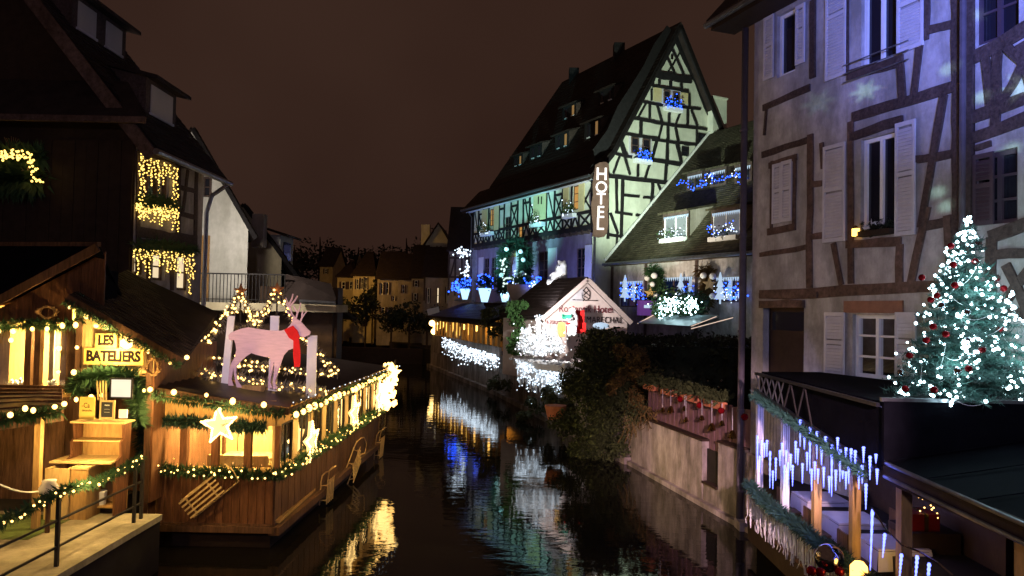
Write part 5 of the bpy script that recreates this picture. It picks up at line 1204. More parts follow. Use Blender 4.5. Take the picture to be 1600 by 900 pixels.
    o2 = thing('hotel_door', 'tall pale door inside the fir archway', 'door', at(*c2(575,640),54.5)); MB().obox(at(*c2(578,560),54.4), HD*.75, HP*.06, Z*1.6).build('leaf', M['shutter'], o2); MB().obox(at(*c2(575,455),54.3), HD*.5, HP*.06, Z*.5).build('transom', M['pine_light'], o2)
    o2 = thing('planter_pot', 'pale round planter pot with green plant under the archway', 'pot', at(*c2(620,800),51.5)); p = at(*c2(620,795),51.5); MB().lathe(p, [(.5,0),(.85,.9),(.9,1.3),(.7,1.3)], 16).build('pot', M['signpink'], o2, smooth=True); b = MB(); leaves(b, p+Z*1.6, (.8,.6,.55), 200, .25, .1); b.build('plant', M['laurel'], o2)
    MB().obox(p-Z*.1, X*2.4, Y*1.4, Z*.1).build('ledge', M['roof_dark'], o2)
M['laurel'] = mat('laurel_leaf', (.07, .16, .05), .45, .4, 6, 0); M['roof_slate'] = mat('slate_roof', (.05, .045, .055), .55, .35, 3, .2)
M['b_strand'] = em('amber_strand', (1, .55, .1), 1.8); M['b_disp'] = em('display_light', (.9, .95, 1), 2.5); M['b_pot'] = em('glowing_pot', (.45, .75, 1), 1.6); M['b_pale'] = em('pale_bulb', (.7, .9, .85), 1.3)
hotel_front()

# ================================================================== far houses and trees at the bend of the canal
def far():
    def house(nm, lab, u0, u1, vb, ve, Yd, ridge_v, wallm, wins, roofm='roof_dark', depth=6, hip=0, litm=None, gable=False):
        p0, p1 = at(u0,ve,Yd), at(u1,ve,Yd); z0 = 1.0; z1 = p0.z; H = thing(nm, lab, 'house', (p0.x,Yd,z0)); W = Wall((p0.x,Yd),(p1.x,Yd)); L = W.len; zr = at((u0+u1)/2,ridge_v,Yd+(0 if gable else depth/2)).z
        rects = []
        for (a, b_, c, d, lit) in wins: rects.append((W.a(a), W.z((a+c)/2, d), W.a(c), W.z((a+c)/2, b_), lit))
        holed(W, 0, z0, L, z1, [r[:4] for r in rects], 'wall', M[wallm], H, .15)
        b = MB(); P = [W.w(0,z0), W.w(0,z0,-depth), W.w(L,z0,-depth), W.w(L,z0)]
        for i in range(3): b.poly([P[i], P[i+1], P[i+1]+Z*(z1-z0), P[i]+Z*(z1-z0)])
        if not gable: b.poly([W.w(0,z1), W.w(0,zr,-depth/2), W.w(0,z1,-depth)]); b.poly([W.w(L,z1), W.w(L,zr,-depth/2), W.w(L,z1,-depth)])
        else: b.poly([W.w(0,z1), W.w(L,z1), W.w(L/2,zr)])
        b.poly([W.w(0,z0,-.5), W.w(L,z0,-.5), W.w(L,z1,-.5), W.w(0,z1,-.5)]); b.build('side_wall', M[wallm], H)
        b = MB()
        if not gable:
            b.prism([W.w(-.2,z1-.1,.4), W.w(L+.2,z1-.1,.4), W.w(L+.2-hip,zr,-depth/2), W.w(-.2+hip,zr,-depth/2)], Z*.15); b.prism([W.w(-.2+hip,zr,-depth/2), W.w(L+.2-hip,zr,-depth/2), W.w(L+.2,z1-.1,-depth-.4), W.w(-.2,z1-.1,-depth-.4)], Z*.15)
        else:
            for s in (-.3, L+.3): b.prism([W.w(L/2,zr,.4), W.w(s,z1-.3,.4), W.w(s,z1-.3,-depth), W.w(L/2,zr,-depth)], Z*.18)
        b.build('roof', M[roofm], H)
        for r in rects:
            window(W, r[:4], H, m='white' if not r[4] else 'timber', pane=r[4] or 'blueglass', nv=1, nh=2, d=-.1, fw=.06)
            if not r[4]:
                w = (r[2]-r[0])*.55
                for a in (r[0]-w, r[2]): shutter(W, (a+.01, r[1], a+w-.01, r[3]), H, 'shutter_d' , .03, False)
        return H, W, zr
    house('ochre_house', 'ochre house lit orange by the street lamp at the bend', 527, 555, 490, 432, 84, 408, 'plaster_cream', [(533,440,539,452,None),(545,440,550,452,None)], hip=1.5)
    house('yellow_house', 'yellow house with tall windows beside the ochre house', 552, 586, 490, 430, 80, 395, 'plaster_cream', [(556,436,560,452,None),(563,434,567,452,None),(569,433,573,452,None),(559,478,563,486,None),(572,478,577,484,None)], hip=1.0)
    H, W, zr = house('grey_roofed_house', 'small orange lit house with broad dark roof far left of the bend', 500, 520, 470, 416, 95, 388, 'plaster_cream', [(506,420,510,428,None)], depth=8)
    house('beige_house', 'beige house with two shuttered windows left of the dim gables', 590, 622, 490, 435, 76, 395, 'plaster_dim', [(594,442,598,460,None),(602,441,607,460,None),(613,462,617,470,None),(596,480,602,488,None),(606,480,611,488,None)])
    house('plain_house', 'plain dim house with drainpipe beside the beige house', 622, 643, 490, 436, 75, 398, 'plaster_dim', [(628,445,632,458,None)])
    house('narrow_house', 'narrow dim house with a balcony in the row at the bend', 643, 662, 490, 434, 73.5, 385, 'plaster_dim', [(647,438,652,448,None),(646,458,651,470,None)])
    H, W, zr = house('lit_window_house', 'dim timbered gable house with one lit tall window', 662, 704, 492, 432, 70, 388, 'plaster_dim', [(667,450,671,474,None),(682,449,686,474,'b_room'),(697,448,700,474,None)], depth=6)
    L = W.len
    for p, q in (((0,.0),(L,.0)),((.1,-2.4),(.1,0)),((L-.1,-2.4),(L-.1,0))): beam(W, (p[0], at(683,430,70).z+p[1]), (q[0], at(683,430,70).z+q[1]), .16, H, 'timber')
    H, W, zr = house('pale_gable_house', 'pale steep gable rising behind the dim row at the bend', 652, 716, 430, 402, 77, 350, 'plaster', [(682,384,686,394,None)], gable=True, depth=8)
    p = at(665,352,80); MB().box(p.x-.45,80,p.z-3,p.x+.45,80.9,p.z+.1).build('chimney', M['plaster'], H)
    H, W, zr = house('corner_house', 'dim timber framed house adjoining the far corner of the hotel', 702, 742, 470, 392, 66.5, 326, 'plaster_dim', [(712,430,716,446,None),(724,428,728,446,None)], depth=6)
    L = W.len
    for k in range(5): beam(W, (L*k/4, 6), (L*k/4, at(720,398,66.5).z), .16, H, 'timber')
    for z in (.3, 2.0): beam(W, (0, at(720,398,66.5).z-z), (L, at(720,398,66.5).z-z), .16, H, 'timber')
    beam(W, (L*.05, at(720,398,66.5).z-2), (L*.24, at(720,398,66.5).z-.3), .14, H, 'timber'); beam(W, (L*.95, at(720,398,66.5).z-2), (L*.76, at(720,398,66.5).z-.3), .14, H, 'timber')
    # bare garden wall and bushes by the bend
    o = thing('far_quay_wall', 'low dim quay wall at the bend of the canal', 'wall', (-14,66,0)); Wb = Wall((-17,66),(-5.6,64.5)); MB().wbox(Wb, 0, -.3, Wb.len, 1.3, -.5, 0).build('panel', M['darkwood'], o)
    for i, (u, v, Yd, r, h, lab) in enumerate(((536,482,78,1.6,2.0,'dark round bush below the ochre house'),(572,485,72,1.5,1.7,'dark bush below the yellow house'),(583,462,77,1.0,2.6,'tall dark conifer bush between yellow and beige houses'),(640,497,68,2.0,1.6,'low dark shrub mass below the plain house'),(668,495,66.5,1.5,1.6,'low dark shrub left of the lantern sign'),(612,500,68,1.6,1.2,'low dark shrub below the beige house'))):
        T = thing('dark_bush', lab, 'bush', V((at(u,v,Yd).x,Yd,1.0)), 'bushes at the bend'); b = MB(); clumpy(b, at(u,v,Yd), (r,r,h), 700, .3, 9, .55); b.build('crown', M['leaf_d'], T); MB().tube([V((at(u,v,Yd).x,Yd,1.0)), at(u,v,Yd)], .1, 5).build('trunk', M['bark'], T)
    # tall trees behind the roofs
    for i, (u, v0, v1, Yd, r, lab) in enumerate(((560,386,450,120,6,'bare dark tree behind the ochre house'),(600,382,450,125,6.5,'broad dark tree behind the beige house'),(635,372,445,122,4,'slim dark fir behind the row of houses'),(690,362,425,115,6,'dark tree behind the pale gable'),(500,370,440,118,6,'low dark tree behind the left roofs'),(460,385,450,110,6,'dark tree behind the balcony roof'))):
        p0, p1 = at(u,v1,Yd), at(u,v0,Yd); T = thing('dark_tree', lab, 'tree', V((p0.x,Yd,1.0)), 'trees behind the far roofs'); b = MB(); c = (p0+p1)/2; clumpy(b, c, (r,r,(p1.z-p0.z)*.55), 900, .5, 22, .42); b.build('crown', M['leaf_d'], T)
        b = MB(); b.tube([V((p0.x,Yd,1)), V((p0.x,Yd,c.z)), p1], [.45,.3,.06], 7)
        for k in range(9): a = random.uniform(0,6.28); z = random.uniform(p0.z,c.z); b.tube([V((p0.x,Yd,z)), V((p0.x+math.cos(a)*r*.5, Yd+math.sin(a)*r*.5, z+1.2))], [.12,.03], 4)
        b.build('trunk', M['bark'], T)
far()

# ================================================================== left houses
def left_houses():
    c1, c2 = crop(0,0,4), crop(0,180,3.215)
    LC = Wall((-9.15,18.0),(-8.95,21.5)); LF = Wall((-18,18.0),(-9.15,18.0))
    H = thing('dark_timber_house', 'dark timber house at left with golden light curtains on its windows', 'house', (-9.15,18,1))
    z0, ze = 1.0, 8.75; rx, rz = -13.7, 14.6
    def rc(c, x0, y0, x1, y1, W=LC):
        um, vm = (x0+x1)/2, (y0+y1)/2; A, B = W.px(*c(x0,vm))[0], W.px(*c(x1,vm))[0]; return (min(A,B), W.px(*c(um,y1))[1], max(A,B), W.px(*c(um,y0))[1])
    w1 = rc(c2, 705,235,852,430); wl = [rc(c2, 676,680,728,800), rc(c2, 768,690,828,830), rc(c2, 890,700,950,880)]
    holed(LC, 0, z0, LC.len, ze, [w1]+wl, 'canal_wall', M['plaster_grey'], H, .14)
    fw = rc(c2, -60,270,190,420, LF)
    holed(LF, 0, z0, LF.len, ze, [fw], 'front_wall', M['darkwood'], H, .14)
    b = MB(); b.poly([(-9.15,18,ze),(-18.2,18,ze),(rx,18,rz)]); b.build('gable', M['darkwood'], H)
    b = MB(); b.poly([(-8.95,21.5,z0),(-18,21.5,z0),(-18,21.5,ze),(-8.95,21.5,ze)]); b.poly([(-8.95,21.5,ze),(-18,21.5,ze),(rx,21.5,rz)]); b.poly([LC.w(0,z0,-.7), LC.w(3.5,z0,-.7), LC.w(3.5,ze,-.7), LC.w(0,ze,-.7)]); b.poly([LF.w(0,z0,-.7), LF.w(8.8,z0,-.7), LF.w(8.8,ze,-.7), LF.w(0,ze,-.7)]); b.build('rear_wall', M['plaster_grey'], H)
    # boarding on the front
    x = -9.2; k = 0
    while x > -13.5:
        if fw[0]-18 < x-.3 and x-.3 < fw[2]-18: z_ = [(z0+3.2, fw[1]), (fw[3], ze-.05)]
        else: z_ = [(z0+3.2, ze-.05)]
        for za, zb in z_: MB().box(x-.27,17.95-.01*(k % 2),za,x,17.985,zb).build('board', M['darkwood'], H)
        x -= .28; k += 1
    # roof
    b = MB(); o = .55
    b.prism([(-8.45,17.5,ze-.45),(-8.4,21.9,ze-.45),(rx,21.9,rz),(rx,17.5,rz)], Z*.16); b.prism([(rx,17.5,rz),(rx,21.9,rz),(-18.9,21.9,ze-.4),(-18.9,17.5,ze-.4)], Z*.16); Rf = b.build('roof', M['roof_dark'], H)
    tiles(V((-8.45,17.5,ze-.3)), Y, V((rx+8.45,0,rz-ze+.45)), 4.4, 7.6, .2, .2, 'roof_dark', Rf)
    MB().bar((-8.5,17.46,ze-.5),(rx,17.46,rz+.05), .1, .3, up=Z).build('bargeboard', M['timber_red'], H)
    # pent roof across the gable
    MB().prism([(-8.6,17.3,ze+.35),(-18.5,17.3,ze+.35),(-18.5,17.98,ze+1.3),(-9.4,17.98,ze+1.3)], Z*.1).build('pent_roof', M['roof_dark'], H)
    MB().bar((-8.6,17.28,ze+.3),(-18.5,17.28,ze+.3), .1, .14).build('pent_gutter', M['timber_red'], H)
    MB().tube([(-8.38,17.4,ze-.4),(-8.32,21.9,ze-.4)], .08, 8).build('gutter', M['steel'], H)
    MB().tube([(-8.35,21.75,ze-.45),(-8.75,21.62,ze-.8),(-8.88,21.6,ze-1.3),(-8.88,21.6,1)], .06, 8).build('drainpipe', M['steel'], H)
    # dormers on the canal slope
    up = V((rx+8.45,0,rz-ze+.45)).normalized()
    for i, (y0, y1, h, hh) in enumerate(((18.9,20.6,1.5,.95),(18.4,21.0,4.1,.9))):
        D = bpy.data.objects.new('roof_dormer', None); COL.objects.link(D); D.parent = H
        f0 = V((-8.45,y0,ze-.3))+up*h; f1 = V((-8.45,y1,ze-.3))+up*h; K = up.z/-up.x; g = .25; dp = hh/(K-g); t0, t1 = f0+Z*hh, f1+Z*hh; b0, b1 = t0+V((-dp,0,g*dp)), t1+V((-dp,0,g*dp))
        [MB().poly(q_).build(n_, M['timber'], D) for n_, q_ in (('cheek',[f0,t0,b0]),('cheek',[f1,t1,b1]),('front',[f0,f1,t1,t0]))]
        b = MB(); b.prism([t0+V((.35,-.15,-.08)), t1+V((.35,.15,-.08)), b1+V((0,.15,0)), b0+V((0,-.15,0))], Z*.1); b.build('dormer_roof', M['roof_dark'], D)
        Wd = Wall(f0[:2], f1[:2]); n = 1 if i == 0 else 2
        for s in range(n):
            w = (y1-y0)/n; r = (s*w+.25, f0.z+.1, s*w+w-.25, f0.z+hh-.12)
            MB().wbox(Wd, *r, .0, .03).build('pane', M['pale_pane'], D); MB().wbox(Wd, r[0]-.05, r[1]-.06, r[2]+.05, r[1], .0, .06).build('sill', M['shutter'], D)
    # timbers of the canal wall
    B = lambda x0, y0, x1, y1, w=.14: beam(LC, LC.px(*c2(x0,y0)), LC.px(*c2(x1,y1)), w, H, 'timber')
    for q in ((895,240,890,600,.16),(985,270,975,690,.16),(895,360,985,385,.13),(895,495,985,515,.13),(690,585,985,630,.26),(690,640,985,670,.2),(690,170,985,265,.2),(940,275,912,500,.1),(690,430,890,470,.14),(865,690,860,880,.14),(745,690,740,860,.14),(690,180,690,800,.14)): B(*q)
    window(LC, w1, H, m='timber_red', pane='glass', nv=3, nh=2)
    for r in wl: window(LC, r, H, m='timber_red', pane='b_room', nv=1, nh=2)
    window(LF, fw, H, m='timber_red', pane='blueglass', nv=2, nh=2)
    # golden curtains of fairy lights
    G = thing('upper_golden_lights', 'golden fairy light curtain round the upper window of dark house', 'light curtain', LC.w(1.2,7.2,.1)); pts = []
    def cl(x, y, d=.12): a, z = LC.px(*c2(x, y), d); return LC.w(a, z, d)
    b = MB()
    for k in range(11):
        x = 705+k*18.5; h = random.uniform(60,150) if 1 < k < 9 else 340
        top = 195+(x-700)*.38
        for s in range(int(h/11)): pts.append(jit(cl(x+random.uniform(-5,5), top+s*11), .025))
        b.bar(cl(x,top), cl(x,top+h), .006)
    for k in range(130): x = random.uniform(688,892); pts.append(jit(cl(x, 440+(x-690)*.12+abs(random.gauss(0,26))), .04))
    for k in range(8):
        x = 700+k*26; h = random.uniform(60,125)
        for s in range(int(h/9)): pts.append(jit(cl(x+random.uniform(-8,8), 450+s*9), .03))
        b.bar(cl(x,440), cl(x,440+h), .006)
    lights(G, pts, .02, 'b_curtain'); b.build('strands', M['iron'], G, kind='stuff'); 
    bb = MB(); needles([cl(700,430), cl(800,430), cl(880,452)], .2, 500, .18, bb, .3); bb.build('garland', M['needle'], G)
    G = thing('lower_golden_lights', 'golden fairy light curtain over the lower windows of dark house', 'light curtain', LC.w(1.2,5,.1)); pts = []; b = MB()
    for k in range(17):
        x = 676+k*18.5; top = 672+(x-676)*.1; h = random.uniform(50,150) if k != 15 else 210
        for s in range(int(h/10)): pts.append(jit(cl(x+random.uniform(-6,6), top+s*10), .025))
        b.bar(cl(x,top), cl(x,top+h), .006)
    lights(G, pts, .02, 'b_curtain'); b.build('strands', M['iron'], G, kind='stuff'); bb = MB(); needles([cl(680,655), cl(830,650), cl(980,680)], .2, 500, .18, bb, .3); bb.build('garland', M['needle'], G)
    # garland with straw heart on the front window
    G = thing('front_garland', 'lit fir garland with a pale heart on the dark front wall', 'garland', at(38,250,17.8)); pth = [at(*c2(*p),17.75) for p in ((-30,260),(40,205),(110,215),(205,210),(215,290),(240,355))]
    b = MB(); needles(pth[:4], .4, 1400, .26, b, .3); needles([at(*c2(0,330),17.75), at(*c2(190,320),17.75)], .7, 900, .28, b, .5); b.build('needles', M['needle'], G)
    pts = []
    for q in polyline(pth, 70): pts.append(jit(q, .1))
    pts += [jit(at(*c2(random.uniform(0,150), random.gauss(215,14)),17.7), .05) for _ in range(30)]
    lights(G, [q_-Y*.35 for q_ in pts], .026, 'b_curtain')
    for s in range(7): MB().tube([at(*c2(60,180),17.7), at(*c2(20+s*12,120-random.uniform(0,20)),17.7)], .008, 3).build('straw', M['wicker'], G)
    c = at(*c2(122,276),17.6); hp = []
    for k in range(22): t = 2*math.pi*k/22; hp.append(c+X*(16*math.sin(t)**3)*.0062+Z*(13*math.cos(t)-5*math.cos(2*t)-2*math.cos(3*t)-math.cos(4*t))*.0062)
    MB().prism(hp, Y*.03).build('heart', M['pine_light'], G)

    # ---------------- white gabled house
    def gable_house(nm, lab, Yd, pts, m, depth, rl):
        P = [at(u,v,Yd) for u, v in pts]; H = thing(nm, lab, 'house', V((P[0].x,Yd,1)))
        low = [V((P[0].x,Yd,1)), V((P[-1].x,Yd,1))]
        ml = V((2*P[0].x-P[-1].x, Yd, P[-1].z)); MB().prism([V((ml.x,Yd,1)), ml]+P+[low[1]], HD*depth).build('wall', M[m], H)
        b = MB(); t, e = P[0], P[-1]; d = (e-t).normalized(); t2 = t; e2 = e+d*rl; b.prism([t2-HD*.25, e2-HD*.25, e2+HD*depth, t2+HD*depth], Z*.12+X*.05); m2 = V((2*t2.x-e2.x, e2.y, e2.z)); b.prism([t2-HD*.25, m2-HD*.25, m2+HD*depth, t2+HD*depth], Z*.12-X*.05); Rf = b.build('roof', M['roof_dark'], H)
        b = MB(); b.bar(t2-HD*.28+Z*.02, e2-HD*.28+Z*.02, .08, .16, up=Z); b.build('verge', M['timber_black'], H)
        tiles(e2-HD*.25+Z*.12+X*.05, HD, t2-e2, depth, (e2-t2).length, .24, .22, 'roof_dark', Rf)
        return H, P
    H, P = gable_house('white_gable_house', 'white plastered gable wall with small window behind the dark house', 29, [(300,204),(388,357)], 'plaster', 5, .5)
    W = Wall((P[0].x,29),(P[-1].x,29))
    def rw(W, u0, v0, u1, v1): um, vm = (u0+u1)/2, (v0+v1)/2; return (W.px(u0,vm)[0], W.px(um,v1)[1], W.px(u1,vm)[0], W.px(um,v0)[1])
    window(W, rw(W,318,277,331,308), H, m='timber', d=.0, nv=1, nh=2)
    o = MB().wbox(W, *rw(W,313,368,327,470), .0, .06).build('door', M['wicker'], H); MB().wbox(W, *rw(W,323,420,325,424), .06, .12).build('handle', M['iron'], o)
    p = at(410,345,33); MB().box(p.x-.28,32.5,p.z-1.2,p.x+.22,33.0,p.z+.25).build('chimney', M['plaster_dim'], H)
    H, P = gable_house('cream_gable_house', 'cream plastered gable wall with dormer beyond the white one', 34.5, [(380,322),(440,403)], 'plaster_cream', 7, 2.0)
    p = at(432,378,35.5); D = bpy.data.objects.new('roof_dormer', None); COL.objects.link(D); D.parent = H
    MB().box(p.x-.7,35,p.z-1.3,p.x+.35,37,p.z+.3).build('cheek', M['plaster'], D); MB().prism([(p.x-1.6,34.8,p.z+.9),(p.x+.7,34.8,p.z+.2),(p.x+.7,37.2,p.z+.2),(p.x-1.6,37.2,p.z+.9)], Z*.12).build('dormer_roof', M['roof_dark'], D)
    W = Wall((p.x+.36,35.1),(p.x+.36,36.9)); MB().wbox(W, .3, p.z-1.1, 1.4, p.z, .0, .04).build('pane', M['blueglass'], D)
    # small white gable behind the balcony rail
    H, P = gable_house('low_white_house', 'low white wall with dark sloping roof behind the balcony railing', 40, [(428,400),(486,446)], 'plaster', 6, 3.0)
    # ---------------- roof terrace with railing
    T = thing('roof_terrace', 'roof terrace with thin black railing beside the white gable', 'terrace', (-9,27,1)); Yd = 27
    x0, x1 = -12.0, at(525,470,Yd).x; zs = at(420,474,Yd).z
    MB().box(x0,Yd,zs-.28,x1,Yd+2,zs).build('slab', M['plaster_cream'], T); MB().box(x0,Yd+.4,1,x1-.2,Yd+2,zs-.28).build('support_wall', M['darkwood'], T)
    zr = at(380,428,Yd).z; xr = at(445,428,Yd).x
    o = MB().bar((x0,Yd+.1,zr),(xr,Yd+.1,zr), .05).build('handrail', M['iron'], T); MB().bar((x0,Yd+.1,zs+.12),(xr,Yd+.1,zs+.12), .03).build('bottom_rail', M['iron'], T)
    b = MB(); x = x0
    while x < xr: b.bar((x,Yd+.1,zs),(x,Yd+.1,zr), .022); x += .13
    b.build('balusters', M['iron'], T, kind='stuff')
    L = thing('lean_to_roof', 'dark lean-to roof with metal gutter right of the roof terrace', 'roof', (x1,27,1)); q = [at(446,432,27.6), at(516,447,27.6), at(524,470,26.9), at(446,470,26.9)]
    MB().prism(q, V((0,.08,.1))).build('sheet', M['roof_dark'], L); MB().tube([at(468,471,26.8), at(524,474,26.8)], .07, 8).build('gutter', M['steel'], L); p = q[2]; MB().box(p.x-3,27.7,1,p.x-.1,28.5,q[1].z-.05).build('wall', M['darkwood'], L)
M['pale_pane'] = mat('lit_pale_pane', (.45, .42, .42), .4, .05, 3, 0)  # pale pane colour stands in for a dimly lit window
left_houses()

# ================================================================== wooden stall and ticket cabin on the left quay
def stalls():
    c3, c4 = crop(0,380,3.75), crop(0,600,3); Yf = 14.5
    WS = Wall((-12.5,Yf),(-8.55,Yf)); f = lambda u, v: at(u,v,Yf)
    S = thing('open_market_stall', 'wooden market stall with open lit counter and sloping roof at left', 'stall', (-10,Yf,1)); zc0, zc1 = f(60,612).z, f(60,503).z
    xr = f(122,500).x
    def vz(x): # underside of the verge
        p, q = f(0,481), f(168,391); return p.z+(x-p.x)*(q.z-p.z)/(q.x-p.x)
    # siding boards above the counter
    x = xr; k = 0
    x = f(166,400).x
    while x > -12.4:
        zb = zc1 if x <= xr+.02 else f(140,470).z-.1
        if vz(x-.07) > zb+.05: y_ = Yf-.03-.008*(k % 2); MB().prism([(x-.148,y_,zb),(x,y_,zb),(x,y_,max(zb+.02,vz(x)-.02)),(x-.148,y_,max(zb+.02,vz(x-.148)-.02))], Y*.03).build('board', M['plank'], S)
        x -= .152; k += 1
    # roof
    p, q = f(-90,529), f(170,389); r_ = at(-90,386,Yf+.7); MB().prism([p-Y*.35, q-Y*.35, r_], Z*.06).build('roof', M['tar'], S); MB().prism([q-Y*.35, r_, r_+V((0,1.6,-1.0)), q+V((-.3,1.2,-1.0))], Z*.06).build('rear_roof', M['tar'], S); MB().bar(q-Y*.35+Z*.06, r_+Z*.06, .1, .08).build('ridge', M['plank2'], S)
    MB().bar(p-Y*.38, q-Y*.38, .06, .16, up=Z).build('bargeboard', M['plank2'], S)
    MB().box(q.x-.3,Yf,3.0,q.x-.22,Yf+.8,q.z-.4).build('side_wall', M['tar'], S)
    # lower front: boards
    x = f(118,700).x; k = 0
    while x > -12.4: MB().box(x-.19,Yf-.03-.01*(k % 2),1.0,x,Yf,zc0-.06).build('board', M['plank2'], S); x -= .195; k += 1
    MB().box(-12.5,Yf-.28,zc0-.06,xr,Yf+.5,zc0).build('counter', M['pine'], S)
    MB().box(-12.5,Yf+2.0,1,xr,Yf+2.08,zc1+.4).build('back_wall', M['pine_light'], S); MB().box(-12.5,Yf+.1,zc1+.3,xr,Yf+2.1,zc1+.36).build('ceiling', M['pine'], S); MB().box(xr-.06,Yf,1,xr,Yf+2,zc1+.3).build('partition', M['pine_light'], S)
    for u0, u1 in ((40,50),(55,64),(105,118)): a, b_ = f(u0,560).x, f(u1,560).x; MB().box(a,Yf-.04,zc0,b_,Yf+.08,zc1).build('post', M['plank2'], S)
    for u0, u1 in ((-20,4),(66,74),(84,103),(50,56)):
        b = MB(); a, b_ = f(u0,560).x, f(u1,560).x; n = 8
        for i in range(n): b.poly([(a+(b_-a)*i/n,Yf+.2+.05*(i % 2),zc0),(a+(b_-a)*(i+1)/n,Yf+.2+.05*((i+1) % 2),zc0),(a+(b_-a)*(i+1)/n,Yf+.2+.05*((i+1) % 2),zc1),(a+(b_-a)*i/n,Yf+.2+.05*(i % 2),zc1)])
        b.build('curtain', M['curtain'], S)
    for i, u in enumerate((10,26,72,90)):
        p = f(u,606); q = thing('ware_basket', 'wicker basket of pale wares on the stall counter, '+['far left','second from left','second from right','far right'][i], 'basket', p, 'baskets on the stall counter'); p = V((p.x,Yf+.2,zc0)); MB().lathe(p, [(.1,0),(.15,.1),(.13,.11)], 12).build('basket', M['wicker'], q); b = MB()
        for k in range(12): b.ball(jit(p+Z*.13,.08), .04, 1)
        b.build('wares', M['paper'], q)
    # bulbs and garland along the stall front
    G = thing('stall_garland', 'fir garland with round warm bulbs along the stall front', 'garland', f(60,505)); pth = [V((f(u,v).x,Yf-.12,f(u,v).z)) for u, v in ((-20,512),(40,505),(90,508),(132,505),(135,470),(120,470))]
    b = MB(); needles(pth, .12, 1100, .12, b, .3); b.build('needles', M['needle'], G)
    lights(G, [V((f(u,v).x,Yf-.2,f(u,v).z)) for u, v in ((10,516),(32,516),(62,514),(83,514),(107,510),(127,509),(117,480),(29,532),(101,542),(100,579),(3,525))], .042, 'b_warm', parts=True)
    # straw bundle (wicker ornament)
    o = thing('wicker_bundle', 'woven straw bundle hung on the stall boards', 'ornament', f(85,487)); p = f(82,488)-Y*.15; b = MB()
    for k in range(26): a = random.uniform(0,6.28); b.tube([p+V((math.cos(a)*.18,random.uniform(-.05,.05),math.sin(a)*.12)), p+V((math.cos(a+1.5)*.2,random.uniform(-.08,.05),math.sin(a+1.5)*.13)), p+V((math.cos(a+3)*.18,0,math.sin(a+3)*.12))], .012, 4)
    b.build('straw', M['wicker'], o)
    # slatted lean-to in front of the counter with its post
    A = thing('slatted_awning', 'low slatted glass awning on a post before the stall', 'awning', (-8.2,12.6,1)); z1, z2 = 3.12, 2.86; p = [at(-60,666,11.6), at(98,640,13.0)]
    q = [V((p[0].x,p[0].y,z2)), V((p[1].x,p[1].y,z2+.04)), V((f(112,612).x,Yf-.3,z1)), V((-12,Yf-.3,z1))]
    MB().prism(q, Z*.03).build('sheet', M['corr'], A)
    for k in range(7): t = k/6; MB().bar(q[0].lerp(q[3],t)+Z*.06, q[1].lerp(q[2],t)+Z*.06, .05, .05).build('slat', M['plank2'], A)
    MB().bar(q[0]-Z*.06, q[1]-Z*.06, .06, .2).build('fascia', M['plank2'], A)
    a, b_ = at(62,655,12.6), at(50,822,12.6); MB().bar((a.x,12.6,1.0),(a.x,12.6,z2+.0), .1, .1).build('post', M['pine'], A)
    G = thing('awning_garland', 'fir garland with warm bulbs along the slatted awning edge', 'garland', q[1]); b = MB(); needles([q[0]-Y*.08, q[1]-Y*.08], .14, 900, .13, b, .3); b.build('needles', M['needle'], G)
    lights(G, [at(u,v,y) for u, v, y in ((16,648,11.8),(51,642,12.3),(86,635,12.7),(101,630,12.9),(40,638,12.2))], .04, 'b_warm', parts=True)
    # ---------------- ticket cabin
    C = thing('ticket_cabin', 'pine ticket cabin with wide shingle roof beside the boat', 'cabin', (-7.6,Yf,1)); Yc = Yf-.12
    A_, B_, C_, D_ = V((-8.35,14.1,4.9)), V((-6.15,14.1,3.74)), V((-6.9,17.6,4.62)), V((-9.05,17.6,5.55))
    b = MB(); b.prism([A_,B_,C_,D_], -Z*.1); Rf = b.build('roof', M['roof_dark'], C); tiles(A_+Z*.0, B_-A_, D_-A_, (B_-A_).length, (D_-A_).length*1.0, .2, .17, 'shingle', Rf)
    MB().bar(A_-Y*.04-Z*.04, B_-Y*.04-Z*.04, .05, .16, up=Z).build('bargeboard', M['plank2'], C)
    rz = lambda x: A_.z+(x-A_.x)*(B_.z-A_.z)/(B_.x-A_.x)-.12
    g = lambda u, v: at(u,v,Yc)
    zd = g(180,585).z; x = g(122,560).x; k = 0
    while x < g(236,560).x: y_ = Yc-.008*(k % 2); MB().prism([(x,y_,zd),(x+.118,y_,zd),(x+.118,y_,rz(x+.118)),(x,y_,rz(x))], Y*.04).build('board', M['pine_light'], C); x += .122; k += 1
    for u in (121,233): MB().box(g(u,600).x-.05,Yc-.03,1,g(u,600).x+.06,Yc+.1,rz(g(u,560).x)).build('post', M['plank2'], C)
    MB().box(g(121,600).x,Yc+.9,1,g(233,600).x,Yc+.96,zd+.3).build('back_wall', M['plank'], C); MB().box(g(121,600).x,Yc,zd-.02,g(233,600).x,Yc+.9,zd+.03).build('ceiling', M['pine'], C)
    MB().box(g(233,600).x+.06,Yc,1,g(236,600).x+.06,Yc+3,rz(g(236,600).x)-.05).build('side_wall', M['plank'], C)
    # sign boards
    def sign(nm, lab, u0, v0, u1, v1, s, sz):
        p, q = g(u0,v1), g(u1,v0); o = thing(nm, lab, 'sign', V(((p.x+q.x)/2,Yc-.1,p.z))); MB().box(p.x,Yc-.1,p.z,q.x,Yc-.06,q.z).build('board', M['signy'], o); bb = MB()
        for (x0, z0, x1, z1) in ((p.x,p.z,q.x,p.z+.02),(p.x,q.z-.02,q.x,q.z)): bb.box(x0,Yc-.108,z0,x1,Yc-.1,z1)
        bb.build('trim', M['pine'], o)
        t = text('lettering', s, V(((p.x+q.x)/2,Yc-.105,(p.z+q.z)/2)), X, Z, sz, 'ink', o, .006, .82, .012)
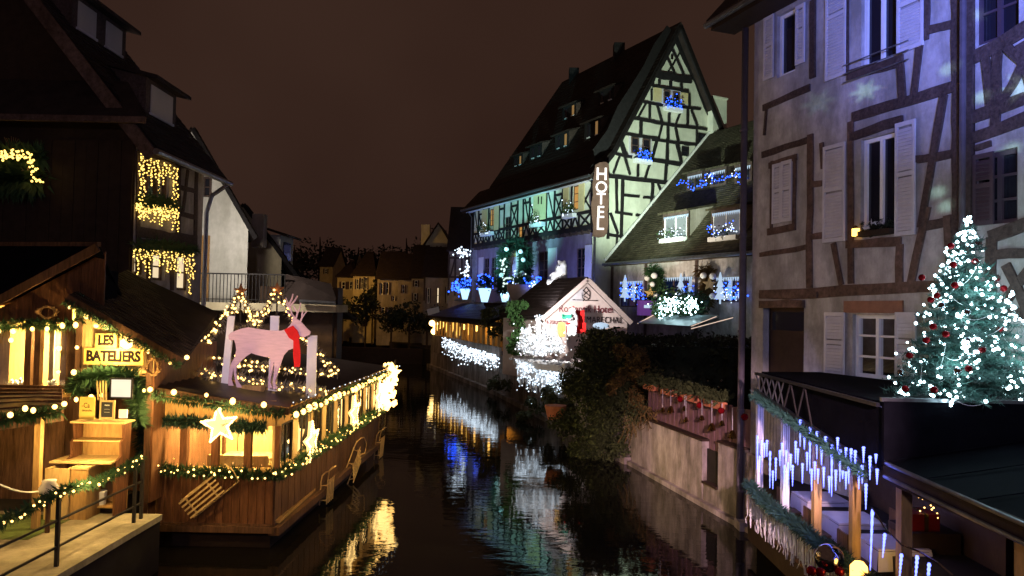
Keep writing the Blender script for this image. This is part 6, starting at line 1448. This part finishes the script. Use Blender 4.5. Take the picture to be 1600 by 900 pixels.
    sign('name_sign', 'upper yellow board reading LES on the ticket cabin', 153,521,187,543,'LES',.25); sign('name_sign', 'long yellow board reading BATELIERS on the ticket cabin', 135,544.5,228,569,'BATELIERS',.27)
    # big lamp bulb and verge garland
    o = thing('cabin_lamp', 'big glowing lamp at the right of the cabin sign', 'lamp', g(205,534)-Y*.12); MB().ball(g(204,535)-Y*.14, .12, 2).build('globe', M['b_star'], o, smooth=True); MB().tube([g(204,530)-Y*.14, g(204,522)+Y*.02], .02, 5).build('bracket', M['iron'], o)
    G = thing('verge_garland', 'fir garland with warm bulbs down the cabin roof edge', 'garland', g(210,520)); pth = [A_-Y*.12-Z*.1, A_.lerp(B_,.5)-Y*.12-Z*.12, B_-Y*.12-Z*.1]; b = MB(); needles(pth, .08, 1000, .08, b, .1); b.build('needles', M['needle'], G)
    lights(G, [g(u,v)-Y*.22 for u, v in ((144,494),(177,512),(208,528),(243,547),(275,567),(130,542),(126,580),(298,556),(160,508))], .042, 'b_warm', parts=True)
    G = thing('counter_garland', 'thick fir garland over the cabin opening', 'garland', g(180,585)); b = MB(); needles([g(120,612)-Y*.1, g(128,592)-Y*.1, g(175,585)-Y*.1, g(215,590)-Y*.1, g(222,660)-Y*.1], .2, 1900, .17, b, .3); b.build('needles', M['needle'], G)
    lights(G, [g(u,v)-Y*.2 for u, v in ((128,622),(152,617),(168,616),(232,608))], .04, 'b_warm', parts=True)
    o = thing('wicker_knot', 'woven straw knot at the right of the cabin boards', 'ornament', g(247,572)); p = g(247,572)-Y*.2; b = MB()
    for k in range(22): a = random.uniform(0,6.28); b.tube([p+V((math.cos(a)*.12,0,math.sin(a)*.17)), p+V((math.cos(a+1.5)*.14,random.uniform(-.08,.05),math.sin(a+1.5)*.18)), p+V((math.cos(a+3)*.12,0,math.sin(a+3)*.17))], .012, 4)
    b.build('straw', M['wicker'], o)
    # wooden hutch with two shelves
    h = lambda x, y, d=0.0: at(*c4(x,y),13.95+d)
    Hh = thing('wooden_hutch', 'pine dresser with open shelves under the cabin notices', 'dresser', (h(460,500).x,13.95,1.0)); x0, x1 = h(330,400).x, h(600,400).x; zt, zs1, zs2 = h(460,172).z, h(460,255).z, h(460,335).z
    for xx in (x0+.18, x1): MB().prism([(xx,13.85,1.0),(xx,13.45,1.0),(xx,13.45,zs2),(xx,13.62,zs2+.06),(xx,13.6,zs1),(xx,13.7,zs1+.05),(xx,13.66,zt),(xx,13.95,zt)], X*.04).build('side', M['plank'], Hh)
    MB().box(x0+.16,13.6,zt,x1+.08,14.0,zt+.03).build('top', M['pine_light'], Hh); MB().box(x0+.22,13.62,zs1,x1,13.95,zs1+.025).build('shelf', M['pine_light'], Hh); MB().box(x0,13.3,zs2-.02,x1+.02,13.95,zs2+.015).build('shelf', M['pine_light'], Hh); MB().box(x0+.22,13.94,1.0,x1,13.97,zt).build('back', M['pine'], Hh); MB().box(x0+.22,13.5,1.12,x1,13.95,1.15).build('shelf', M['pine'], Hh)
    o = thing('white_bucket', 'white bucket on the lower shelf of the dresser', 'bucket', h(515,470,-.3)); p = V((h(515,470).x,13.65,1.15)); MB().lathe(p, [(.09,0),(.11,.24),(.1,.24)], 12).build('bucket', M['paper'], o)
    MB().tube([p+V((-.1,0,.22)), p+V((0,-.06,.16)), p+V((.1,0,.22))], .005, 4).build('handle', M['iron'], o)
    # notices on top
    def board(nm, lab, cat, x0, y0, x1, y1, m, Yd, frame=None, txt=()):
        p, q = at(*c4(x0,y1),Yd), at(*c4(x1,y0),Yd); o = thing(nm, lab, cat, V(((p.x+q.x)/2,Yd,p.z))); MB().box(p.x,Yd,p.z,q.x,Yd+.03,q.z).build('panel', M[m], o)
        if frame:
            b = MB(); w = .03
            b.box(p.x-w,Yd-.01,p.z-w,p.x,Yd+.03,q.z+w); b.box(q.x,Yd-.01,p.z-w,q.x+w,Yd+.03,q.z+w); b.box(p.x,Yd-.01,q.z,q.x,Yd+.03,q.z+w); b.box(p.x,Yd-.01,p.z-w,q.x,Yd+.03,p.z); b.build('frame', M[frame], o)
        for s, fx, fz, sz, mm in txt: text('lettering', s, V((p.x+(q.x-p.x)*fx,Yd-.004,p.z+(q.z-p.z)*fz)), X, Z, sz, mm, o, .002, .8)
        return o
    board('yellow_notice', 'yellow notice board leaning on the left of the dresser top', 'notice', 370,62,445,165,'signy',13.8,None,(('-Ca',.42,.62,.13,'ink'),('dimanche',.5,.4,.06,'ink'),('',.5,.2,.05,'ink')))
    board('chalk_board', 'small framed chalk board on the dresser top', 'notice', 474,85,530,155,'slate',13.75,'pine_light',(('menu',.5,.8,.05,'paper'),('_____',.5,.6,.05,'paper'),('_____',.5,.4,.05,'paper')))
    board('white_notice', 'bright white sheet behind the dresser under the garland', 'notice', 520,-20,616,60,'b_paper',14.0,'iron')
    board('small_card', 'two small white price cards at the right of the dresser top', 'card', 556,120,596,160,'paper',13.7)
    o = thing('leaning_slats', 'bundle of pale slats leaning behind the notices', 'slats', h(485,50))
    for k in range(4): MB().bar(at(*c4(462+k*12,75),14.05), at(*c4(455+k*14,-15),14.15), .03, .02).build('slat', M['pine_light'], o)
    # crate and jar on the ground
    o = thing('wooden_crate', 'tall open wooden crate on the quay beside the dresser', 'crate', (-8.4,13.2,1.004)); p0, p1 = at(*c4(240,520),13.3), at(*c4(345,520),13.3); x0, x1 = p0.x, p1.x; zt = at(*c4(300,385),13.3).z
    for (a, b2, c_, d) in ((x0,13.1,x1,13.13),(x0,13.55,x1,13.58),(x0,13.13,x0+.03,13.55),(x1-.03,13.13,x1,13.55)): MB().box(a,b2,1.004,c_,d,zt).build('side', M['pine_light'], o)
    MB().box(x0+.03,13.13,1.2,x1-.03,13.55,1.23).build('base', M['pine'], o)
    o = thing('large_box', 'brown wooden box right of the open crate', 'box', (-7.8,13.3,1.004)); x2 = at(*c4(430,480),13.3).x; MB().box(x1+.02,13.15,1.004,x2,13.6,zt-.02).build('box', M['pine'], o); MB().box(x1+.02,13.14,zt-.02,x2+.02,13.62,zt+.02).build('lid', M['pine_light'], o)
    o = thing('glass_jar', 'round glass candle jar on a stand beside the crate', 'jar', at(*c4(228,505),12.4)); p = at(*c4(228,520),12.4); MB().lathe(p, [(.09,0),(.14,.05),(.15,.12),(.1,.2),(.11,.24)], 14).build('jar', M['ceramic'], o, smooth=True); MB().tube([p, V((p.x,p.y,1.0))], .04, 6).build('stand', M['plank2'], o)
    # railing on the quay edge
    Rr = thing('quay_railing', 'black iron railing along the quay edge with two rails', 'railing', (-6.45,11,1))
    for y in (8.4, 10.85, 13.05, 13.3): MB().bar((-6.45,y,1.0),(-6.45,y,2.05), .05, .05).build('post', M['iron'], Rr)
    for z in (1.28, 1.66): MB().bar((-6.45,7,z),(-6.45,13.3,z), .03, .03).build('rail', M['iron'], Rr)
    G = thing('railing_lights', 'fir garland with warm fairy lights along the quay railing', 'garland', (-6.45,11,2.05)); pth = swag((-6.5,8.6,1.98),(-6.45,10.85,2.08),.06,6)+swag((-6.45,10.85,2.08),(-6.45,13.25,2.1),.1,6); b = MB(); needles(pth, .1, 1300, .1, b, .3); b.build('needles', M['needle'], G)
    lights(G, [jit(p, .05)+X*.05 for p in polyline(pth, 40)], .02, 'b_warm')
    o = MB().tube(swag(at(0,757,11.5), (at(60,768,12.55).x,12.55,at(60,768,12.55).z), .05, 8), .014, 5).build('rope', M['paper'], None, False, 'red and white rope tied to the awning post', 'rope', loc=at(30,765,12))
M['shingle'] = mat('wood_shingle', (.05, .035, .022), .75, .5, 4, .3, col2=(.1, .07, .04)); M['b_paper'] = em('glowing_sheet', (1, .92, .72), .9)  # the paper sheet glows by itself, its brightness is put into the material
stalls()

# ================================================================== restaurant boat
def boat():
    BS = Wall((-4.62,14.9),(-4.28,24.6)); BF = Wall((-7.25,14.9),(-4.62,14.9)); c5, c6, c7 = crop(220,420,4.09), crop(220,600,3.21), crop(420,560,2.8125)
    B = thing('restaurant_boat', 'wooden restaurant boat with plank sides and lit windows moored at left', 'boat', (-6,15,0))
    zb, zs, zw, zr = .5, 1.52, 2.42, 2.8
    # hull
    MB().prism([(-7.2,15,-.3),(-4.7,15,-.3),(-4.45,22,-.3),(-4.6,24.4,-.3),(-7.2,24.4,-.3)], Z*.75).build('hull', M['darkwood'], B)
    b = MB(); b.box(-7.25,14.78,.34,-4.55,14.92,.46); b.build('rubbing_strake', M['plank2'], B); b = MB(); b.wbox(BS, -.1, .3, BS.len, .46, -.05, .16); b.build('rubbing_strake', M['plank2'], B)
    # wall planks, one by one
    def planks(W, a0, a1, z0, z1, w, m):
        a = a0; k = 0
        while a < a1-.02: MB().wbox(W, a, z0, min(a1,a+w-.012), z1, -.02-.006*(k % 2), .03-.006*(k % 2)).build('plank', M[m], B); a += w; k += 1
    planks(BF, 0, BF.len, zb, zs, .165, 'plank'); planks(BS, 0, BS.len, zb, zs, .2, 'plank2')
    for W in (BF, BS): MB().wbox(W, -.02, zs, W.len+.02, zs+.06, -.08, .1).build('sill', M['pine'], B); MB().wbox(W, 0, zb-.06, W.len, zb, -.04, .05).build('base_rail', M['plank2'], B)
    planks(BF, 0, BF.len, zw, zr+.12, .3, 'pine'); planks(BS, 0, BS.len, zw, zr-.05, .4, 'pine')
    # posts and panes of the front
    def col(u): return BF.a(u, 690)
    pf = [col(u) for u in (238,288,337,388,443)]
    for i, a in enumerate(pf): MB().wbox(BF, max(0,a-.07), zs+.06, min(BF.len,a+.07), zw, -.06, .04).build('post', M['plank'], B)
    for i in range(4):
        r = (pf[i]+.07, zs+.07, pf[i+1]-.07, zw-.01); MB().wbox(BF, *r, -.03, -.024).build('pane', M['glass'], B)
    a = 0.05; L = BS.len; n = 9; st = (L-.1)/n
    for i in range(n+1): MB().wbox(BS, max(0,.05+i*st-.17), zs+.06, min(L,.05+i*st+.17), zw, -.06, .04).build('post', M['pine_light'], B)
    for i in range(n):
        r = (.22+i*st, zs+.07, i*st+st-.12, zw-.01); o = MB(); f = .035
        o.wbox(BS, r[0], r[1], r[0]+f, r[3], -.02, .025); o.wbox(BS, r[2]-f, r[1], r[2], r[3], -.02, .025); o.wbox(BS, r[0]+f, r[3]-f, r[2]-f, r[3], -.02, .022); o.wbox(BS, (r[0]+r[2])/2-.015, r[1], (r[0]+r[2])/2+.015, r[3]-f, -.02, .02); o = o.build('window', M['iron'], B); MB().wbox(BS, r[0]+f, r[1], r[2]-f, r[3]-f, -.006, 0).build('pane', M['glass'], o)
    # inside: floor, back wall, ceiling, tables and benches
    MB().box(-7.2,14.95,.5,-4.5,24.4,.56).build('floor', M['pine'], B); MB().box(-7.25,14.95,.56,-7.2,24.4,zr+.4).build('back_wall', M['pine_light'], B); MB().prism([(-7.2,14.95,zr+.22),(-4.62,14.95,zr-.02),(-4.3,24.4,zr-.02),(-7.2,24.4,zr+.22)], Z*.03).build('ceiling', M['pine_light'], B); MB().box(-7.2,24.35,.5,-4.3,24.4,zr).build('end_wall', M['pine'], B)
    for k in range(8): MB().box(-7.19,15.6+k*1.1,.56,-7.14,15.72+k*1.1,zr+.2).build('rib', M['plank'], B)
    for i in range(3):
        y = 16.4+i*2.4; t = thing('boat_table', 'pine table inside the boat, '+['nearest the front windows','amidships','farthest back'][i], 'table', (-5.5,y,.56), 'tables in the boat'); MB().box(-6.2,y-.35,1.5,-4.95,y+.35,1.55).build('table_top', M['pine_light'], t)
        for dx in (-6.1,-5.05): MB().box(dx,y-.05,.56,dx+.08,y+.05,1.5).build('leg', M['pine'], t)
        for s in (-1, 1):
            c = thing('boat_bench', ('high backed pine bench before the ' if s < 0 else 'high backed pine bench behind the ')+['front','middle','rear'][i]+' boat table', 'bench', (-5.5,y+s*.7,.56), 'benches in the boat'); MB().box(-6.2,y+s*.7-.18,1.15,-4.95,y+s*.7+.18,1.2).build('seat', M['pine'], c); MB().box(-6.2,y+s*.88-.02,1.2,-4.95,y+s*.88+.02,1.95 if s > 0 else 1.7).build('backrest', M['pine_light'], c)
            for dx in (-6.1,-5.1): MB().box(dx,y+s*.7-.14,.56,dx+.05,y+s*.7+.14,1.15).build('leg', M['pine'], c)
    # corrugated roof
    def rz(x): return 3.3+(x+7.5)*(2.86-3.3)/3.2
    b = MB(); n = 64; p = []
    for i in range(n+1):
        y = 14.5+10.3*i/n; s = .022*(1 if i % 2 else -1); p.append((y, s))
    for i in range(n):
        (y0, s0), (y1, s1) = p[i], p[i+1]; xe0, xe1 = -4.25+.03*(y0-14.5), -4.25+.03*(y1-14.5)
        b.poly([(-7.5,y0,rz(-7.5)+s0),(xe0,y0,rz(-4.3)+s0),(xe1,y1,rz(-4.3)+s1),(-7.5,y1,rz(-7.5)+s1)])
    Rf = b.build('roof', M['corr'], B)
    b = MB(); b.prism([(-7.5,14.48,rz(-7.5)-.03),(-4.25,14.48,rz(-4.25)-.03),(-4.25,14.48,rz(-4.25)-.16),(-7.5,14.48,rz(-7.5)-.16)], Y*.05); b.build('fascia', M['plank2'], B); b = MB(); b.prism([(-4.24,14.5,rz(-4.25)-.03),(-3.95,24.7,rz(-4.25)-.03),(-3.95,24.7,rz(-4.25)-.14),(-4.24,14.5,rz(-4.25)-.14)], -X*.05); b.build('fascia', M['plank2'], B)
    # ---------------- lights and garlands
    G = thing('boat_front_garland', 'fir garland with warm bulbs under the front roof edge of boat', 'garland', (-6,14.4,2.9)); pth = [(-7.45,14.36,3.14),(-6.4,14.36,2.98),(-5.4,14.36,2.86),(-4.3,14.36,2.74)]; b = MB(); needles(pth, .12, 1500, .1, b, .4); b.build('needles', M['needle'], G)
    lights(G, [at(u,v,14.3) for u, v in ((233,607),(271,613),(321,619),(365,627),(411,634),(345,640))], .047, 'b_warm', parts=True)
    G = thing('boat_side_garland', 'row of bright warm bulbs on a garland along the side roof edge', 'garland', (-4.2,19,2.8)); pth = [(-4.16,14.5,2.72),(-3.9,24.6,2.72)]; b = MB(); needles(pth, .11, 2400, .1, b, .4); b.build('needles', M['needle'], G)
    lights(G, [p+X*.06 for p in polyline(pth, 26)], .055, 'b_warm', parts=True); lights(G, [(-4.2+.028*i,14.6+i*.44,2.93) for i in range(23)], .014, 'b_cool')
    G = thing('boat_sill_garland', 'thick fir garland with small warm lights round the boat sill', 'garland', (-5,14.8,1.5)); pth = [(-7.3,14.76,1.6),(-6.4,14.74,1.54),(-5.4,14.74,1.52),(-4.5,14.74,1.5),(-4.4,17,1.52),(-4.3,20,1.52),(-4.15,24.5,1.52)]; b = MB(); needles(pth, .16, 6000, .12, b, .25); b.build('needles', M['needle'], G)
    lights(G, [jit(p, .09)+V((.07,-.09,0)) for p in polyline(pth, 130)], .02, 'b_warm')
    G = thing('boat_window_garland', 'fir garland above the front windows of the boat', 'garland', (-6,14.8,2.45)); b = MB(); needles([(-7.2,14.82,2.45),(-6.2,14.82,2.5),(-5.9,14.82,2.42)], .14, 700, .14, b, .3); needles([(-5.6,14.82,2.42),(-4.8,14.82,2.42)], .14, 500, .14, b, .3); needles([(-7.2,14.8,3.1),(-7.18,14.8,2.2),(-7.1,14.8,1.6)], .22, 900, .16, b, .3); b.build('needles', M['needle_d'], G)
    for lab, W, u, v, r in (('glowing star hung on the front windows of the boat',BF,344,664,.36),('glowing star on the near side window of the boat',BS,486,690,.46),('glowing star on the middle side window of the boat',BS,553,646,.5),('glowing star on the far side window of the boat',BS,592,622,.5)):
        a, z = W.px(u, v, .16); o = thing('lit_star', lab, 'star', W.w(a,z,.16), 'lit stars on the boat'); star_mesh(W.w(a,z,.14), W.e, Z, r, .05, 'b_star2', o, 'star', rot=.15)
        pts = []
        for k in range(10):
            f = lambda k: W.w(a,z,.2)+(W.e*math.cos(math.pi/2+.15+k*math.pi/5)+Z*math.sin(math.pi/2+.15+k*math.pi/5))*(r if k % 2 == 0 else r*.42); pts += polyline([f(k), f(k+1)], 7)
        lights(o, pts, .026, 'b_star'); MB().tube([W.w(a,z+r,.14), W.w(a,zw+.25,.1)], .01, 4).build('hook', M['iron'], o)
    o = thing('bow_lights', 'dazzling cluster of warm lights and stars at the far boat end', 'light cluster', at(608,600,24.6)); pts = [at(random.gauss(604,7), random.uniform(575,640), 24.4) for _ in range(120)]+[at(random.gauss(614,4), random.uniform(568,600), 24.4) for _ in range(40)]; lights(o, pts, .06, 'b_warm')
    for u, v, r in ((613,583,.32),(600,622,.36),(606,604,.3)): star_mesh(at(u,v,24.3), X, Z, r, .06, 'b_star', o, 'star')
    MB().tube([at(605,640,24.5), at(618,562,24.5)], .03, 5).build('mast', M['iron'], o)
    # ---------------- sledges hung on the sides
    def sled(lab, c, u, v, n, L, w):
        u, v, n = V(u).normalized(), V(v).normalized(), V(n).normalized(); o = thing('wooden_sledge', lab, 'sledge', c, 'sledges hung on the boat')
        for s in (-1, 1):
            p = [c+v*s*w/2+u*t*L+n*(.02+h) for t, h in ((-.5,.0),(.2,0),(.4,.02),(.52,.1),(.55,.18))]; MB().tube(p, .016, 6).build('runner', M['pine_light'], o)
            for t in (-.35,.1): MB().tube([c+v*s*w/2+u*t*L+n*.02, c+v*s*w*.42+u*t*L+n*.16], .013, 5).build('strut', M['pine_light'], o)
        for t in (-.35,.1): MB().bar(c-v*w*.5+u*t*L+n*.15, c+v*w*.5+u*t*L+n*.15, .03, .025, up=n).build('crossbar', M['pine_light'], o)
        for k in range(5): MB().bar(c+v*w*(-.42+.21*k)-u*L*.48+n*.175, c+v*w*(-.42+.21*k)+u*L*.25+n*.175, .035, .018, up=n).build('slat', M['pine_light'], o)
        MB().tube([c-v*w/2+u*L*.55+n*.2, c+u*L*.6+n*.24, c+v*w/2+u*L*.55+n*.2], .012, 5).build('handle', M['pine_light'], o)
    a, z = BF.px(*c6(350,535), .05); sled('large sledge hung aslant on the front planks of the boat', BF.w(a,z,.05), BF.e+Z*.85, -BF.e*.85+Z, BF.n, 1.15, .42)
    a, z = BS.px(*c7(240,560), .05); sled('sledge hung on the near side planks of the boat', BS.w(a,z,.05), Z+BS.e*.15, BS.e, BS.n, .75, .62)
    a, z = BS.px(*c7(365,450), .05); sled('sledge hung on the middle side planks of the boat', BS.w(a,z,.05), BS.e*1+Z*.5, -BS.e*.3+Z, BS.n, 1.3, .5)
    a, z = BS.px(*c7(475,375), .05); sled('sledge hung on the far side planks of the boat', BS.w(a,z,.05), BS.e*.4+Z, BS.e, BS.n, .9, .6)
    # ---------------- reindeer cut-out on the roof
    Yd = 15.75; d = lambda x, y: at(*c5(x,y),Yd)
    ol = [(560,425),(575,408),(600,398),(640,383),(685,374),(740,383),(820,394),(895,396),(930,385),(952,362),(968,338),(962,318),(975,312),(1000,322),(1030,345),(1060,380),(1085,402),(1080,420),(1058,432),(1040,440),(1015,428),(1008,450),(998,480),(980,505),(940,522),(915,550),(900,590),(884,640),(868,690),(858,722),(862,740),(875,765),(845,768),(843,730),(850,680),(852,630),(850,590),(843,640),(832,690),(828,725),(842,764),(812,762),(814,720),(822,660),(828,600),(826,568),(790,562),(745,552),(705,538),(670,562),(640,590),(612,622),(608,670),(620,715),(634,738),(650,760),(612,757),(604,720),(594,670),(592,635),(582,680),(580,712),(592,748),(558,746),(560,700),(566,640),(580,598),(600,565),(610,520),(604,480),(596,455),(575,458),(562,450)]
    T = thing('reindeer_cutout', 'pink lit flat reindeer cut-out with antlers standing on the boat roof', 'reindeer', d(720,765))
    MB().prism([d(*p) for p in ol], Y*.03).build('body', M['pink'], T)
    b = MB()
    for br in (((985,318),(965,290),(955,250),(940,215),(925,185)),((958,262),(935,235),(930,215)),((948,225),(965,190),(972,160)),((952,240),(985,200),(1000,172)),((990,320),(1000,285),(1015,250),(1020,215)),((1000,280),(985,255),(975,235)),((1015,345),(1030,310),(1045,290),(1060,270)),((1030,310),(1030,290),(1035,268)),((970,300),(945,285),(930,268))):
        pts = [d(*p) for p in br]
        for i in range(len(pts)-1): b.bar(pts[i]+Y*(.012+.001*i), pts[i+1]+Y*(.012+.001*i), .034-.006*i, .02, up=Y)
    b.build('antlers', M['pink'], T)
    b = MB(); b.prism([d(920,390)-Y*.05, d(975,362)-Y*.05, d(1005,395)-Y*.05, d(1020,440)-Y*.05, d(985,462)-Y*.05, d(950,440)-Y*.05], Y*.04); b.prism([d(980,440)-Y*.06, d(1015,445)-Y*.06, d(1025,540)-Y*.06, d(1022,625)-Y*.06, d(985,628)-Y*.06, d(978,540)-Y*.06], Y*.03); b.build('scarf', M['red'], T)
    MB().box(d(650,780).x,Yd-.06,d(650,800).z,d(775,780).x,Yd+.2,d(650,745).z).build('foot_block', M['pine'], T)
    for i, (x0, y0, x1, y1) in enumerate(((555,300,590,602),(828,300,880,395),(1065,425,1120,640))):
        lab = ['white upright board behind the reindeer hindquarters','short white upright board behind the reindeer back','white upright board right of the red scarf'][i]; p, q = at(*c5(x0,y0),16.1), at(*c5(x1,y1),16.1); z0 = rz((p.x+q.x)/2); lean = -.1 if i == 0 else 0
        o = thing('white_board', lab, 'board', V(((p.x+q.x)/2,16.1,z0)), 'white boards on the boat roof'); MB().prism([V((p.x+lean,16.1,z0)), V((q.x+lean,16.1,z0)), V((q.x,16.1,p.z)), V((p.x,16.1,p.z))], Y*.04).build('board', M['white'], o); MB().box(p.x-.05,16.14,z0,q.x+.05,16.4,z0+.06).build('foot', M['pine'], o)
    # tree shaped light frames with copper stars
    for i, (pts, Yt, lab, n) in enumerate((([(303,560),(376,458),(438,573)],17.2,'triangular tinsel tree frame with lights and star, left on boat roof',46),([(362,574),(433,456),(470,520),(528,584)],16.7,'triangular tinsel tree frame with lights and star, right on boat roof',52))):
        P = [at(u,v,Yt) for u, v in pts]; P[0].z = max(P[0].z, rz(P[0].x)); o = thing('tree_frame', lab, 'light frame', V((P[1].x,Yt,rz(P[1].x))), 'tree frames on the boat roof'); loop = P+[P[0]]
        MB().tube(loop, .02, 5).build('wire', M['iron'], o); b = MB(); needles(loop, .1, 1500, .1, b, .1); b.build('tinsel', M['tinsel'], o); lights(o, [jit(q, .07)-Y*.06 for q in polyline(loop, n+50)], .026, 'b_warm')
        star_mesh(P[1]+Z*.05, X, Z, .18, .03, 'copper', o, 'star'); MB().tube([V((P[1].x,Yt+.02,rz(P[1].x))), P[1]+Y*.02], .02, 5).build('pole', M['iron'], o)
    o = thing('roof_light_swag', 'loose swag of tinsel and warm lights between the tree frames', 'light string', at(400,490,16.9)); pts = [at(*c5(x,y),16.9) for x, y in ((540,280),(600,265),(690,262),(740,285),(800,270),(690,320),(730,340),(480,400),(430,460))]; lights(o, [jit(p, .06) for p in pts for _ in range(5)], .024, 'b_warm'); b = MB(); needles(pts, .08, 300, .09, b); b.build('tinsel', M['tinsel'], o)
    o = thing('roof_base_lights', 'tinsel and warm lights lying on the boat roof behind reindeer', 'light string', at(400,575,16.4)); pts = [V((-6.9+.11*k, 16.3+.2*math.sin(k), rz(-6.9+.11*k)+.12)) for k in range(27)]; lights(o, [jit(p, .07) for p in pts for _ in range(3)], .025, 'b_warm'); b = MB(); needles(pts, .14, 1000, .12, b); b.build('tinsel', M['tinsel'], o)
M['tinsel'] = mat('tinsel', (.25, .24, .22), .35, .3, 9, 0, metal=.6); M['copper'] = mat('copper_star', (.45, .2, .1), .4, .2, 6, .1, metal=.6); M['b_star2'] = em('star_glow', (1, .62, .2), 2.2)
boat()
